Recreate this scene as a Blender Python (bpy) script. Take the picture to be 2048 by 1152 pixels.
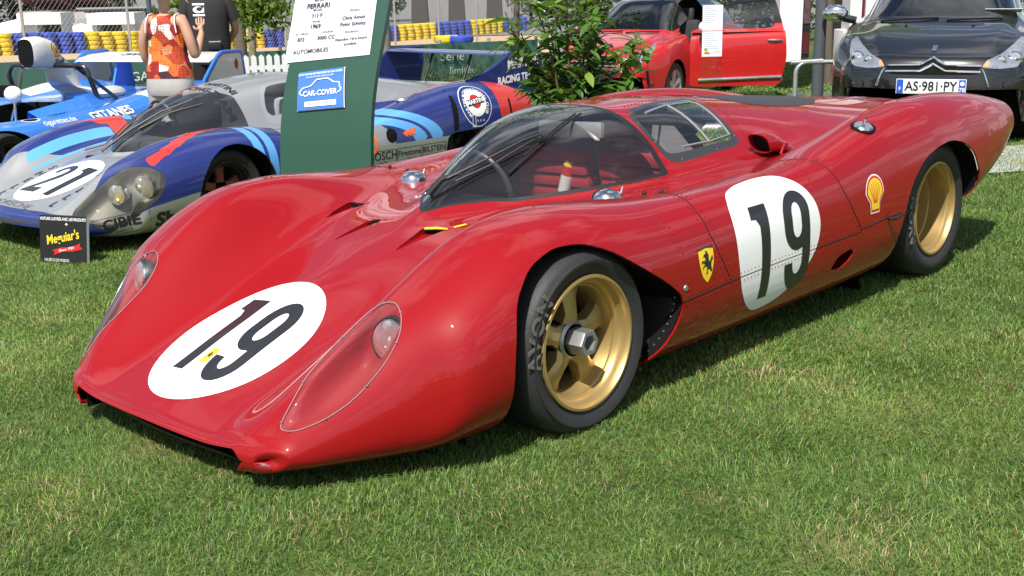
import bpy, bmesh, math, random
import numpy as np
from mathutils import Vector, Matrix
from mathutils.bvhtree import BVHTree
from mathutils.geometry import tessellate_polygon

for o in list(bpy.data.objects): bpy.data.objects.remove(o, do_unlink=True)
scene = bpy.context.scene
COL = scene.collection
R = math.radians
random.seed(7); rng = np.random.default_rng(7)

# ------------------------------------------------------------------ camera, sky, sun, exposure
CAM = np.array((2.46298725, 2.89815154, 1.31316649))
FW = np.array((-0.6983517, -0.66583319, -0.26262344)); RT = np.array((-0.68596893, 0.72735614, -0.0199917)); UP = np.array((-0.20433191, -0.16619029, 0.96469128))
FPX = 2258.33
cam_data = bpy.data.cameras.new('camera'); cam = bpy.data.objects.new('camera', cam_data); COL.objects.link(cam)
cam_data.sensor_width = 36; cam_data.lens = FPX/2048*36; cam_data.clip_start = .05; cam_data.clip_end = 2000
cam.matrix_world = Matrix(((RT[0], UP[0], -FW[0], CAM[0]), (RT[1], UP[1], -FW[1], CAM[1]), (RT[2], UP[2], -FW[2], CAM[2]), (0, 0, 0, 1)))
scene.camera = cam
SUN_EL, SUN_AZ = R(56), math.atan2(.42, .90)          # direction towards the sun, azimuth from +x towards +y
world = bpy.data.worlds.new('World'); scene.world = world; world.use_nodes = True
nt = world.node_tree; nt.nodes.clear()
def nd(tree, typ, **kw):
    n = tree.nodes.new(typ)
    for k, v in kw.items():
        if k in n.inputs: n.inputs[k].default_value = v
        else: setattr(n, k, v)
    return n
sky = nd(nt, 'ShaderNodeTexSky', sky_type='NISHITA', sun_disc=False, sun_elevation=SUN_EL, sun_rotation=math.pi/2-SUN_AZ)
sky.dust_density = 1.5; sky.air_density = 1.0
tc = nd(nt, 'ShaderNodeTexCoord'); sep = nd(nt, 'ShaderNodeSeparateXYZ'); nt.links.new(tc.outputs['Generated'], sep.inputs[0])
zz = nd(nt, 'ShaderNodeMath', operation='MAXIMUM'); zz.inputs[1].default_value = .12; nt.links.new(sep.outputs['Z'], zz.inputs[0])
vd = nd(nt, 'ShaderNodeVectorMath', operation='DIVIDE'); cmb = nd(nt, 'ShaderNodeCombineXYZ')
for a in 'XYZ': nt.links.new(zz.outputs[0], cmb.inputs[a])
nt.links.new(tc.outputs['Generated'], vd.inputs[0]); nt.links.new(cmb.outputs[0], vd.inputs[1])
cn = nd(nt, 'ShaderNodeTexNoise', Scale=1.5, Detail=7.0, Roughness=.58, Distortion=.25); nt.links.new(vd.outputs[0], cn.inputs['Vector'])
cr = nd(nt, 'ShaderNodeValToRGB'); cr.color_ramp.elements[0].position = .49; cr.color_ramp.elements[1].position = .61
nt.links.new(cn.outputs['Fac'], cr.inputs[0])
cf = nd(nt, 'ShaderNodeMath', operation='MULTIPLY'); cf.inputs[1].default_value = .8; nt.links.new(cr.outputs[0], cf.inputs[0])
mx = nd(nt, 'ShaderNodeMix', data_type='RGBA'); nt.links.new(cf.outputs[0], mx.inputs[0]); nt.links.new(sky.outputs[0], mx.inputs[6]); mx.inputs[7].default_value = (10.0, 10.2, 10.5, 1)
bgn = nd(nt, 'ShaderNodeBackground', Strength=.08); nt.links.new(mx.outputs[2], bgn.inputs[0])
wo = nd(nt, 'ShaderNodeOutputWorld'); nt.links.new(bgn.outputs[0], wo.inputs[0])
sd = Vector((math.cos(SUN_EL)*math.cos(SUN_AZ), math.cos(SUN_EL)*math.sin(SUN_AZ), math.sin(SUN_EL)))
sl = bpy.data.lights.new('sun', 'SUN'); sl.energy = 4.9; sl.angle = R(.6); sl.color = (1, .95, .88)
so = bpy.data.objects.new('sun', sl); COL.objects.link(so); so.rotation_euler = sd.to_track_quat('Z', 'Y').to_euler()
vs = scene.view_settings; vs.view_transform = 'Standard'; vs.look = 'None'; vs.gamma = 1; vs.exposure = 0.5; vs.use_curve_mapping = False

# ------------------------------------------------------------------ helpers
UH = np.array((FW[0], FW[1], 0.)); UH /= np.linalg.norm(UH); LH = np.array((-UH[1], UH[0], 0.))
def ray(px, py):
    d = FW+RT*(px-1024)/FPX+UP*(576-py)/FPX; return d/np.linalg.norm(d)
def at(px, py, t):
    """world point at horizontal depth t metres seen at a photograph pixel"""
    d = ray(px, py); return CAM+d*(t/(d@UH))
def ground(x, y):
    x = np.asarray(x, float); y = np.asarray(y, float)
    s = np.clip((.9-y)/5.0, 0, 1); h = -.31*s*s*(3-2*s)
    t = (x-CAM[0])*UH[0]+(y-CAM[1])*UH[1]
    return h-np.clip(t-24, 0, 46)*.043
def on_ground(px, py, t):
    p = at(px, py, t); p[2] = ground(p[0], p[1]); return p
MATS = {}
def mat(name, col, rough=.5, metal=0., coat=0., var=.08, scale=6., bump=0., bscale=60., spec=.5, emit=0., coatr=.03, vary_r=.0):
    if name in MATS: return MATS[name]
    m = bpy.data.materials.new(name); m.use_nodes = True; t = m.node_tree; b = t.nodes['Principled BSDF']
    b.inputs['Base Color'].default_value = (*col, 1); b.inputs['Roughness'].default_value = rough; b.inputs['Metallic'].default_value = metal
    b.inputs['Coat Weight'].default_value = coat; b.inputs['Coat Roughness'].default_value = coatr; b.inputs['Specular IOR Level'].default_value = spec
    co = t.nodes.new('ShaderNodeTexCoord')
    if var > 0:
        n = nd(t, 'ShaderNodeTexNoise', Scale=scale, Detail=5.0, Roughness=.6); t.links.new(co.outputs['Object'], n.inputs['Vector'])
        rp = t.nodes.new('ShaderNodeMix'); rp.data_type = 'RGBA'
        rp.inputs[6].default_value = (*[c*(1-var) for c in col], 1); rp.inputs[7].default_value = (*[min(1, c*(1+var)) for c in col], 1)
        t.links.new(n.outputs['Fac'], rp.inputs[0]); t.links.new(rp.outputs[2], b.inputs['Base Color'])
        if vary_r > 0:
            mr = nd(t, 'ShaderNodeMapRange'); mr.inputs['From Min'].default_value = .3; mr.inputs['From Max'].default_value = .7
            mr.inputs['To Min'].default_value = max(0, rough-vary_r); mr.inputs['To Max'].default_value = rough+vary_r
            t.links.new(n.outputs['Fac'], mr.inputs[0]); t.links.new(mr.outputs[0], b.inputs['Roughness'])
    if bump > 0:
        n2 = nd(t, 'ShaderNodeTexNoise', Scale=bscale, Detail=4.0); t.links.new(co.outputs['Object'], n2.inputs['Vector'])
        bp = nd(t, 'ShaderNodeBump', Strength=bump, Distance=.01); t.links.new(n2.outputs['Fac'], bp.inputs['Height']); t.links.new(bp.outputs[0], b.inputs['Normal']); t.links.new(bp.outputs[0], b.inputs['Coat Normal'])
    if emit: b.inputs['Emission Color'].default_value = (*col, 1); b.inputs['Emission Strength'].default_value = emit
    MATS[name] = m; return m
def glass(name, tint=(.75, .78, .78), refl=1.0, ior=1.5, rough=.0, haze=0.0):
    if name in MATS: return MATS[name]
    m = bpy.data.materials.new(name); m.use_nodes = True; t = m.node_tree; t.nodes.clear()
    tr = nd(t, 'ShaderNodeBsdfTransparent'); tr.inputs[0].default_value = (*tint, 1)
    gl = nd(t, 'ShaderNodeBsdfGlossy', Roughness=rough); gl.inputs[0].default_value = (1, 1, 1, 1)
    fr = nd(t, 'ShaderNodeFresnel', IOR=ior); mu = nd(t, 'ShaderNodeMath', operation='MULTIPLY_ADD'); mu.inputs[1].default_value = refl*1.6; mu.inputs[2].default_value = .02; mu.use_clamp = True
    t.links.new(fr.outputs[0], mu.inputs[0]); mi = nd(t, 'ShaderNodeMixShader'); t.links.new(mu.outputs[0], mi.inputs[0]); t.links.new(tr.outputs[0], mi.inputs[1]); t.links.new(gl.outputs[0], mi.inputs[2])
    out = nd(t, 'ShaderNodeOutputMaterial'); last = mi
    if haze > 0:      # dust film on the pane
        df = nd(t, 'ShaderNodeBsdfDiffuse'); df.inputs[0].default_value = (.55, .55, .55, 1); m2 = nd(t, 'ShaderNodeMixShader'); m2.inputs[0].default_value = haze
        t.links.new(mi.outputs[0], m2.inputs[1]); t.links.new(df.outputs[0], m2.inputs[2]); last = m2
    t.links.new(last.outputs[0], out.inputs[0]); MATS[name] = m; return m
def props(o, label=None, cat=None, group=None, kind=None):
    for k, v in (('label', label), ('category', cat), ('group', group), ('kind', kind)):
        if v: o[k] = v
    return o
def empty(name, loc=(0, 0, 0), rz=0., label=None, cat=None, group=None):
    o = bpy.data.objects.new(name, None); COL.objects.link(o); o.location = tuple(float(v) for v in loc); o.rotation_euler = (0, 0, rz); o.empty_display_size = .1
    return props(o, label, cat, group)
def link(name, me, parent=None, **kw):
    o = bpy.data.objects.new(name, me); COL.objects.link(o)
    if parent: o.parent = parent
    return props(o, **kw)
def mesh(name, V, F, m, parent=None, smooth=35, solid=0., **kw):
    if not len(F): return None
    me = bpy.data.meshes.new(name); V = np.asarray(V, float)
    used = sorted({i for f in F for i in f}); mp = {a: b for b, a in enumerate(used)}
    me.from_pydata([tuple(V[i]) for i in used], [], [[mp[i] for i in f] for f in F]); me.validate(clean_customdata=False)
    me.materials.append(m)
    if smooth:
        me.shade_smooth()
        if smooth < 180: me.set_sharp_from_angle(angle=R(smooth))
    o = link(name, me, parent, **kw)
    if solid:
        md = o.modifiers.new('thickness', 'SOLIDIFY'); md.thickness = abs(solid); md.offset = -1 if solid > 0 else 1
        es = o.modifiers.new('split', 'EDGE_SPLIT'); es.split_angle = R(55)
    return o
def terminator(o):
    o.cycles.shadow_terminator_geometry_offset = .35; o.cycles.shadow_terminator_offset = .15; return o
class MB:
    def __init__(s): s.v = []; s.f = []
    def add(s, V, F):
        k = len(s.v); s.v += [tuple(float(c) for c in p) for p in V]; s.f += [tuple(i+k for i in f) for f in F]; return s
    def box(s, c, d, rot=None):
        x, y, z = [v/2 for v in d]; P = [(a*x, b*y, e*z) for a in (-1, 1) for b in (-1, 1) for e in (-1, 1)]
        if rot is not None: P = [tuple(rot @ Vector(p)) for p in P]
        return s.add([(p[0]+c[0], p[1]+c[1], p[2]+c[2]) for p in P], [(0, 1, 3, 2), (4, 6, 7, 5), (0, 4, 5, 1), (2, 3, 7, 6), (0, 2, 6, 4), (1, 5, 7, 3)])
    def rbox(s, c, d, r=.01, rot=None):
        """box with chamfered edges"""
        bm = bmesh.new(); bmesh.ops.create_cube(bm, size=1)
        for v in bm.verts: v.co = Vector((v.co.x*d[0], v.co.y*d[1], v.co.z*d[2]))
        bmesh.ops.bevel(bm, geom=list(bm.edges), offset=r, segments=2, profile=.6, affect='EDGES'); bm.verts.index_update()
        P = [v.co.copy() for v in bm.verts]
        if rot is not None: P = [rot @ p for p in P]
        s.add([(p[0]+c[0], p[1]+c[1], p[2]+c[2]) for p in P], [tuple(v.index for v in f.verts) for f in bm.faces]); bm.free(); return s
    def tube(s, path, r, n=8, caps=True, closed=False):
        P = [Vector(p) for p in path]; m = len(P)
        if m < 2: return s
        rr = r if hasattr(r, '__len__') else [r]*m; ring = []; up = None
        for i in range(m):
            d = (P[(i+1) % m]-P[i-1]) if closed else (P[min(i+1, m-1)]-P[max(i-1, 0)])
            d = d.normalized() if d.length > 1e-9 else Vector((0, 0, 1))
            if up is None: up = Vector((0, 0, 1)) if abs(d.z) < .9 else Vector((1, 0, 0))
            a = d.cross(up); a = a.normalized() if a.length > 1e-6 else d.orthogonal().normalized(); b = a.cross(d); up = b
            ring.append([P[i]+rr[i]*(math.cos(2*math.pi*k/n)*a+math.sin(2*math.pi*k/n)*b) for k in range(n)])
        V = [p for q in ring for p in q]; F = []
        for i in range(m if closed else m-1):
            j = (i+1) % m
            for k in range(n): F.append((i*n+k, i*n+(k+1) % n, j*n+(k+1) % n, j*n+k))
        if caps and not closed: F += [tuple(range(n-1, -1, -1)), tuple((m-1)*n+k for k in range(n))]
        return s.add(V, F)
    def cyl(s, a, b, r0, r1=None, n=16): return s.tube([a, b], [r0, r0 if r1 is None else r1], n)
    def lathe(s, prof, c=(0, 0, 0), axis='y', n=48, a0=0., a1=2*math.pi, cap=False):
        full = abs(a1-a0-2*math.pi) < 1e-6; k = n if full else n+1; V = []
        for r, h in prof:
            for i in range(k):
                a = a0+(a1-a0)*i/n; u, w = r*math.cos(a), r*math.sin(a)
                V.append({'y': (c[0]+u, c[1]+h, c[2]+w), 'z': (c[0]+u, c[1]+w, c[2]+h), 'x': (c[0]+h, c[1]+u, c[2]+w)}[axis])
        F = []
        for j in range(len(prof)-1):
            for i in range(n):
                i2 = (i+1) % k; F.append((j*k+i, (j+1)*k+i, (j+1)*k+i2, j*k+i2))
        if cap: F += [tuple(range(k)), tuple((len(prof)-1)*k+i for i in range(k-1, -1, -1))]
        return s.add(V, F)
    def ball(s, c, r, n=12, sq=(1, 1, 1)):
        V = [(c[0], c[1], c[2]+r*sq[2])]; F = []; m = n//2
        for j in range(1, m):
            a = math.pi*j/m
            for i in range(n): b = 2*math.pi*i/n; V.append((c[0]+r*sq[0]*math.sin(a)*math.cos(b), c[1]+r*sq[1]*math.sin(a)*math.sin(b), c[2]+r*sq[2]*math.cos(a)))
        V.append((c[0], c[1], c[2]-r*sq[2])); L = len(V)-1
        for i in range(n):
            F.append((0, 1+i, 1+(i+1) % n)); F.append((L, L-n+(i+1) % n, L-n+i))
            for j in range(m-2): k = 1+j*n; F.append((k+i, k+n+i, k+n+(i+1) % n, k+(i+1) % n))
        return s.add(V, F)
    def build(s, name, m, parent=None, smooth=35, rev=False, **kw): return mesh(name, s.v, [f[::-1] for f in s.f] if rev else s.f, m, parent, smooth, **kw)
def grid_faces(nr, nc, k0=0): return [(k0+i*nc+j, k0+i*nc+j+1, k0+(i+1)*nc+j+1, k0+(i+1)*nc+j) for i in range(nr-1) for j in range(nc-1)]
def cut(V, F, g):
    """split the faces along the zero line of the field g; returns (V, faces with g>0, faces with g<0)"""
    V = [tuple(p) for p in V]; g = list(g); cache = {}; pos = []; neg = []
    def mid(a, b):
        k = (a, b) if a < b else (b, a)
        if k not in cache:
            t = g[k[0]]/(g[k[0]]-g[k[1]]); p, q = V[k[0]], V[k[1]]
            V.append(tuple(p[i]+(q[i]-p[i])*t for i in range(3))); g.append(0.); cache[k] = len(V)-1
        return cache[k]
    for f in F:
        s = [g[i] > 0 for i in f]
        if all(s): pos.append(f); continue
        if not any(s): neg.append(f); continue
        P = []; N = []
        for k in range(len(f)):
            a, b = f[k], f[(k+1) % len(f)]
            (P if s[k] else N).append(a)
            if s[k] != s[(k+1) % len(f)]: m_ = mid(a, b); P.append(m_); N.append(m_)
        if len(P) > 2: pos.append(tuple(P))
        if len(N) > 2: neg.append(tuple(N))
    return np.array(V), pos, neg
def round_poly(P, n=6, r=.3):
    """closed loop with its corners rounded"""
    P = [np.array(p, float) for p in P]; out = []
    for i in range(len(P)):
        a, b, c = P[i-1], P[i], P[(i+1) % len(P)]; s = b+(a-b)*r; e = b+(c-b)*r
        for k in range(n+1): t = k/n; out.append((1-t)**2*s+2*t*(1-t)*b+t*t*e)
    return np.array(out)
def sdf(P, x, y):
    """signed distance to a closed loop, positive inside"""
    P = np.asarray(P, float); x = np.asarray(x, float).ravel(); y = np.asarray(y, float).ravel(); d = np.full(x.shape, 1e9); ins = np.zeros(x.shape, bool)
    for i in range(len(P)):
        a, b = P[i], P[(i+1) % len(P)]; e = b-a; L = e@e+1e-12
        t = np.clip(((x-a[0])*e[0]+(y-a[1])*e[1])/L, 0, 1); d = np.minimum(d, np.hypot(x-a[0]-t*e[0], y-a[1]-t*e[1]))
        c = (a[1] > y) != (b[1] > y); ins ^= c & (x < (b[0]-a[0])*(y-a[1])/(b[1]-a[1]+1e-15)+a[0])
    return np.where(ins, d, -d)
# flat shapes and lettering, later laid on a surface
_tc = {}
def letters(txt, size=1., bold=0., shear=0., space=1., align='CENTER', wide=1.):
    k = (txt, bold, shear, space, align)
    if k not in _tc:
        c = bpy.data.curves.new('lettering', 'FONT'); c.body = txt; c.align_x = align; c.align_y = 'CENTER'; c.offset = bold; c.shear = shear; c.space_character = space; c.resolution_u = 3; c.fill_mode = 'FRONT'
        o = bpy.data.objects.new('lettering', c); me = o.to_mesh()
        V = np.array([v.co[:2] for v in me.vertices]).reshape(-1, 2); F = [tuple(f.vertices) for f in me.polygons]
        o.to_mesh_clear(); bpy.data.objects.remove(o); bpy.data.curves.remove(c); _tc[k] = (V, F)
    V, F = _tc[k]; return V*np.array((size*wide, size)), F
def loops(*L):
    """filled outlines; an outline inside another is a hole"""
    c = bpy.data.curves.new('outline', 'CURVE'); c.dimensions = '2D'; c.fill_mode = 'FRONT'
    for P in L:
        s = c.splines.new('POLY'); s.points.add(len(P)-1); s.use_cyclic_u = True
        for q, p in zip(s.points, P): q.co = (p[0], p[1], 0, 1)
    o = bpy.data.objects.new('outline', c); me = o.to_mesh()
    V = np.array([v.co[:2] for v in me.vertices]).reshape(-1, 2); F = [tuple(f.vertices) for f in me.polygons]
    o.to_mesh_clear(); bpy.data.objects.remove(o); bpy.data.curves.remove(c); return V, F
def circle(cx, cy, rx, ry=None, n=48, a0=0., a1=2*math.pi):
    ry = rx if ry is None else ry; e = 0 if abs(a1-a0-2*math.pi) < 1e-6 else 1
    return [(cx+rx*math.cos(a0+(a1-a0)*i/n), cy+ry*math.sin(a0+(a1-a0)*i/n)) for i in range(n+e)]
def rect(x0, y0, x1, y1): return [(x0, y0), (x1, y0), (x1, y1), (x0, y1)]
def xf(VF, dx=0., dy=0., s=1., rot=0., sx=1.):
    V, F = VF; c, d = math.cos(rot), math.sin(rot); V = V*np.array((s*sx, s)); return np.stack([V[:, 0]*c-V[:, 1]*d+dx, V[:, 0]*d+V[:, 1]*c+dy], 1), F
def join(*parts):
    V = []; F = []; k = 0
    for v, f in parts: V.append(v); F += [tuple(i+k for i in g) for g in f]; k += len(v)
    return np.concatenate(V), F
def dice(VF, cell):
    V, F = VF; bm = bmesh.new(); vs_ = [bm.verts.new((p[0], p[1], 0)) for p in V]
    for f in F:
        try: bm.faces.new([vs_[i] for i in f])
        except ValueError: pass
    for ax in (0, 1):
        lo, hi = V[:, ax].min(), V[:, ax].max(); k = math.floor(lo/cell)+1
        while k*cell < hi:
            co = [0, 0, 0]; no = [0, 0, 0]; co[ax] = k*cell; no[ax] = 1
            bmesh.ops.bisect_plane(bm, geom=bm.verts[:]+bm.edges[:]+bm.faces[:], dist=1e-7, plane_co=co, plane_no=no); k += 1
    bm.verts.index_update(); r = (np.array([v.co[:2] for v in bm.verts]), [tuple(v.index for v in f.verts) for f in bm.faces]); bm.free(); return r
def lay(VF, bvh, o, u, v, d, m, parent, name, off=.0012, cell=.03, **kw):
    """lay a flat shape on a surface: shape axes u, v at o, thrown along d"""
    V, F = dice(VF, cell) if cell else VF
    o, u, v, d = Vector(o), Vector(u).normalized(), Vector(v).normalized(), Vector(d).normalized(); P = []; bad = set()
    for i, (a, b) in enumerate(V):
        q = o+u*float(a)+v*float(b)-d*.6; h, n, _, _ = bvh.ray_cast(q, d, 1.4)
        if h is None: bad.add(i); P.append(tuple(o+u*float(a)+v*float(b))); continue
        if n.dot(d) > 0: n = -n
        P.append(tuple(h+n*off))
    F = [f for f in F if not any(i in bad for i in f)]
    if not F: return None
    nrm = sum(((V[f[1]]-V[f[0]])[0]*(V[f[2]]-V[f[0]])[1]-(V[f[1]]-V[f[0]])[1]*(V[f[2]]-V[f[0]])[0]) for f in F[:20] if len(f) > 2)
    if (nrm > 0) != (u.cross(v).dot(d) < 0): F = [f[::-1] for f in F]
    return mesh(name, P, F, m, parent, smooth=180, **kw)
def snap(bvh, pts, d, step=.02, off=0.):
    """polyline dropped on a surface along d"""
    P = [Vector(p) for p in pts]; out = []; d = Vector(d).normalized()
    for a, b in zip(P, P[1:]):
        n = max(1, int((b-a).length/step))
        for i in range(n): out.append(a.lerp(b, i/n))
    out.append(P[-1]); res = []
    for q in out:
        h, n, _, _ = bvh.ray_cast(q-d*.4, d, .9)
        if h is not None: res.append(h+(n if n.dot(d) < 0 else -n)*off)
    return res
def copy_tree(o, parent=None):
    c = o.copy(); COL.objects.link(c); c.parent = parent
    for ch in [k for k in bpy.data.objects if k.parent == o]: copy_tree(ch, c)
    return c
def smooth_curve(tab, sigma=.05, n=900):
    """smooth function of one variable through a table of (x, value)"""
    tab = sorted(tab); tx = np.array([a for a, b in tab], float); ty = np.array([b for a, b in tab], float)
    lo, hi = tx[0], tx[-1]; pad = 4*sigma
    g = np.linspace(lo-pad, hi+pad, n); v = np.interp(g, tx, ty)
    sl = (ty[1]-ty[0])/(tx[1]-tx[0]); sr = (ty[-1]-ty[-2])/(tx[-1]-tx[-2])
    v = np.where(g < lo, ty[0]+sl*(g-lo), v); v = np.where(g > hi, ty[-1]+sr*(g-hi), v)
    d = g[1]-g[0]; k = int(3*sigma/d)
    if k > 0:
        w = np.exp(-.5*(np.arange(-k, k+1)*d/sigma)**2); w /= w.sum()
        vp = np.concatenate([v[0]+(np.arange(-k, 0))*(v[1]-v[0]), v, v[-1]+np.arange(1, k+1)*(v[-1]-v[-2])])
        v = np.convolve(vp, w, 'valid')
    return lambda x: np.interp(x, g, v)
def sstep(t):
    t = np.clip(t, 0, 1); return t*t*(3-2*t)
def smax(a, b, k):
    h = np.clip(.5+.5*(a-b)/k, 0, 1); return b*(1-h)+a*h+k*h*(1-h)
class Shell:
    """car skin: a table of cross-sections plus a cabin dome, evaluated as a height over (x, y) and as a side wrap"""
    def __init__(s, rows, dome, blend, sig=.06, esup=.8, dsig=.05, nose=None):
        cols = list(zip(*rows)); x = cols[0]
        s.zc, s.yv, s.zv, s.yk, s.zk, s.yw, s.zw, s.yb, s.zb = [smooth_curve(list(zip(x, c)), sig) for c in cols[1:]]
        s.x0, s.x1 = min(x), max(x); s.esup = esup; s.nose = nose
        if dome:
            dc = list(zip(*dome)); s.dz, s.dw, s.db, s.dn = [smooth_curve(list(zip(dc[0], c)), dsig) for c in dc[1:]]
        s.dome = dome; s.blend = smooth_curve(blend, .1) if blend else None
    def base(s, x, y):
        u = np.abs(y); yv, yk = s.yv(x), s.yk(x); zc, zv, zk = s.zc(x), s.zv(x), s.zk(x)
        a = zc+(zv-zc)*sstep(u/yv); b = zv+(zk-zv)*sstep((u-yv)/np.maximum(yk-yv, 1e-3))
        return np.where(u < yv, a, b)
    def cab(s, x, y):
        u = np.abs(y); w = np.maximum(s.dw(x), .012); z = s.dz(x); b = s.db(x)
        return z-(z-b)*np.minimum(u/w, 2.5)**s.dn(x)
    def top(s, x, y):
        b = s.base(x, y)
        return smax(s.cab(x, y), b, s.blend(x)) if s.dome else b
    def sweep(s, x, y):
        return 0*x if s.nose is None else s.nose(x, y)
    def section(s, x, nt, nk, nb):
        """half section as (y, z), centre top to sill"""
        yk, zk, yw, zw, yb, zb = [float(f(x)) for f in (s.yk, s.zk, s.yw, s.zw, s.yb, s.zb)]
        t = np.linspace(0, 1, nt+1); y = yk*t; z = s.top(np.full_like(y, x), y)
        a = np.linspace(0, math.pi/2, nk+1)[1:]; e = s.esup
        y2 = yk+(yw-yk)*np.sin(a)**e; z2 = zw+(zk-zw)*np.maximum(np.cos(a), 0)**e
        a = np.linspace(0, math.pi/2, nb+1)[1:]
        y3 = yb+(yw-yb)*np.maximum(np.cos(a), 0)**.9; z3 = zw+(zb-zw)*np.sin(a)**.9
        return np.concatenate([y, y2, y3]), np.concatenate([z, z2, z3])
    def grid(s, nx, nt, nk, nb, xs=None):
        xs = np.linspace(s.x1, s.x0, nx+1) if xs is None else xs
        rows = []
        for x in xs:
            y, z = s.section(x, nt, nk, nb)
            Y = np.concatenate([-y[:0:-1], y]); Z = np.concatenate([z[:0:-1], z]); X = np.full_like(Y, x)
            rows.append(np.stack([X-s.sweep(X, Y), Y, Z], 1))
        return np.array(rows)
#        x     zc    yv   zv    yk   zk    yw   zw    yb   zb
FER = [(.945, .139, .300, .136, .500, .150, .590, .116, .440, .064),
       (.880, .170, .300, .165, .540, .234, .685, .145, .500, .062),
       (.750, .222, .300, .208, .570, .334, .780, .190, .580, .060),
       (.627, .278, .310, .257, .590, .410, .840, .220, .630, .062),
       (.500, .325, .320, .301, .605, .490, .882, .255, .660, .065),
       (.360, .385, .340, .361, .618, .575, .912, .305, .690, .070),
       (.240, .426, .350, .406, .628, .630, .924, .325, .700, .075),
       (.120, .463, .360, .451, .636, .655, .932, .345, .720, .080),
       (-.05, .516, .370, .506, .645, .662, .935, .350, .740, .090),
       (-.20, .551, .380, .536, .658, .650, .935, .355, .750, .095),
       (-.40, .567, .420, .562, .690, .628, .930, .355, .760, .100),
       (-.60, .571, .450, .580, .740, .616, .930, .360, .770, .100),
       (-.90, .575, .500, .598, .775, .618, .930, .370, .780, .100),
       (-1.2, .580, .520, .606, .780, .630, .932, .375, .780, .100),
       (-1.4, .580, .530, .610, .770, .648, .938, .378, .780, .100),
       (-1.65,.580, .540, .615, .765, .700, .948, .385, .780, .100),
       (-1.87,.580, .540, .620, .762, .748, .957, .395, .790, .110),
       (-2.2, .590, .530, .632, .760, .788, .970, .410, .800, .160),
       (-2.5, .600, .500, .644, .755, .792, .970, .430, .820, .240),
       (-2.8, .610, .460, .650, .745, .777, .955, .470, .840, .330),
       (-3.05,.630, .420, .655, .730, .748, .930, .520, .850, .430),
       (-3.27,.650, .400, .660, .710, .712, .885, .580, .835, .540)]
#        x     zr    w    zb    n
FERD = [(1.0, -.3, .02, -.35, 2.), (.1, .30, .02, .25, 2.), (-.10, .465, .03, .38, 2.0), (-.20,.588, .06,.53, 2.0), (-.30,.640, .14,.565, 2.0), (-.40,.694, .21,.58, 2.1),
        (-.50,.742, .275,.590, 2.3), (-.60,.784, .335,.60, 2.5), (-.70,.818, .385,.61, 2.7), (-.80,.843, .425,.62, 3.0), (-.96,.865, .465,.635, 3.2),
        (-1.28,.866,.485,.645, 2.9), (-1.56,.850,.485,.64, 2.6), (-2.03,.812,.52,.62, 2.2), (-2.5,.770, .58,.61, 2.), (-2.9,.733,.62,.61, 2.), (-3.27,.70,.65,.61, 2.)]
def fer_nose(x, y):
    r = sstep((x-.45)/.5); return r*(.03*(y/.5)**2+1.3*np.maximum(0, np.abs(y)-.44)**2)
FS = Shell(FER, FERD, [(.2,.06),(-.2,.055),(-.5,.035),(-1.2,.05),(-1.6,.10),(-2.2,.14),(-3.27,.08)], sig=.055, esup=.78, dsig=.04, nose=fer_nose)
# ------------------------------------------------------------------ lawn
def terrain():
    us = np.concatenate([np.arange(-60, -12, 4), np.arange(-12, 14, .5), np.arange(14, 62, 4)]); ts = np.concatenate([np.arange(-4, 22, .5), np.arange(22, 80, 3), np.array((100, 150, 250, 400, 700))])
    V = []
    for t in ts:
        for u in us: k = 1 if t < 60 else t/60; p = CAM+UH*t-LH*u*k; V.append((p[0], p[1], float(ground(p[0], p[1]))))
    t = np.array(V)
    m = bpy.data.materials.new('lawn_soil'); m.use_nodes = True; tr = m.node_tree; b = tr.nodes['Principled BSDF']; b.inputs['Roughness'].default_value = 1; b.inputs['Specular IOR Level'].default_value = .1
    co = nd(tr, 'ShaderNodeNewGeometry'); n1 = nd(tr, 'ShaderNodeTexNoise', Scale=1.6, Detail=8.0, Roughness=.7); n2 = nd(tr, 'ShaderNodeTexNoise', Scale=60., Detail=5.0)
    for n in (n1, n2): tr.links.new(co.outputs['Position'], n.inputs['Vector'])
    ad = nd(tr, 'ShaderNodeMath', operation='MULTIPLY_ADD'); ad.inputs[1].default_value = .6; tr.links.new(n2.outputs[0], ad.inputs[0]); tr.links.new(n1.outputs[0], ad.inputs[2])
    rp = nd(tr, 'ShaderNodeValToRGB'); e = rp.color_ramp.elements; e[0].position = .55; e[0].color = (.018, .026, .008, 1); e[1].position = 1.1; e[1].color = (.16, .16, .06, 1)
    e2 = e.new(.8); e2.color = (.060, .095, .022, 1)
    tr.links.new(ad.outputs[0], rp.inputs[0]); tr.links.new(rp.outputs[0], b.inputs['Base Color'])
    o = mesh('lawn_ground', V, grid_faces(len(ts), len(us)), m, smooth=180, kind='structure'); return o
terrain()
def vnoise(x, y, seed=0):
    r_ = np.random.default_rng(seed); T = r_.random((64, 64)); xi = np.floor(x).astype(int); yi = np.floor(y).astype(int); fx = x-xi; fy = y-yi; fx = fx*fx*(3-2*fx); fy = fy*fy*(3-2*fy)
    g = lambda a, b: T[a % 64, b % 64]
    return (g(xi, yi)*(1-fx)+g(xi+1, yi)*fx)*(1-fy)+(g(xi, yi+1)*(1-fx)+g(xi+1, yi+1)*fx)*fy
def gq(px, py):
    for t in np.arange(2., 30, .01):
        p = at(px, py, t)
        if p[2] <= ground(p[0], p[1]): break
    return p
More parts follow.
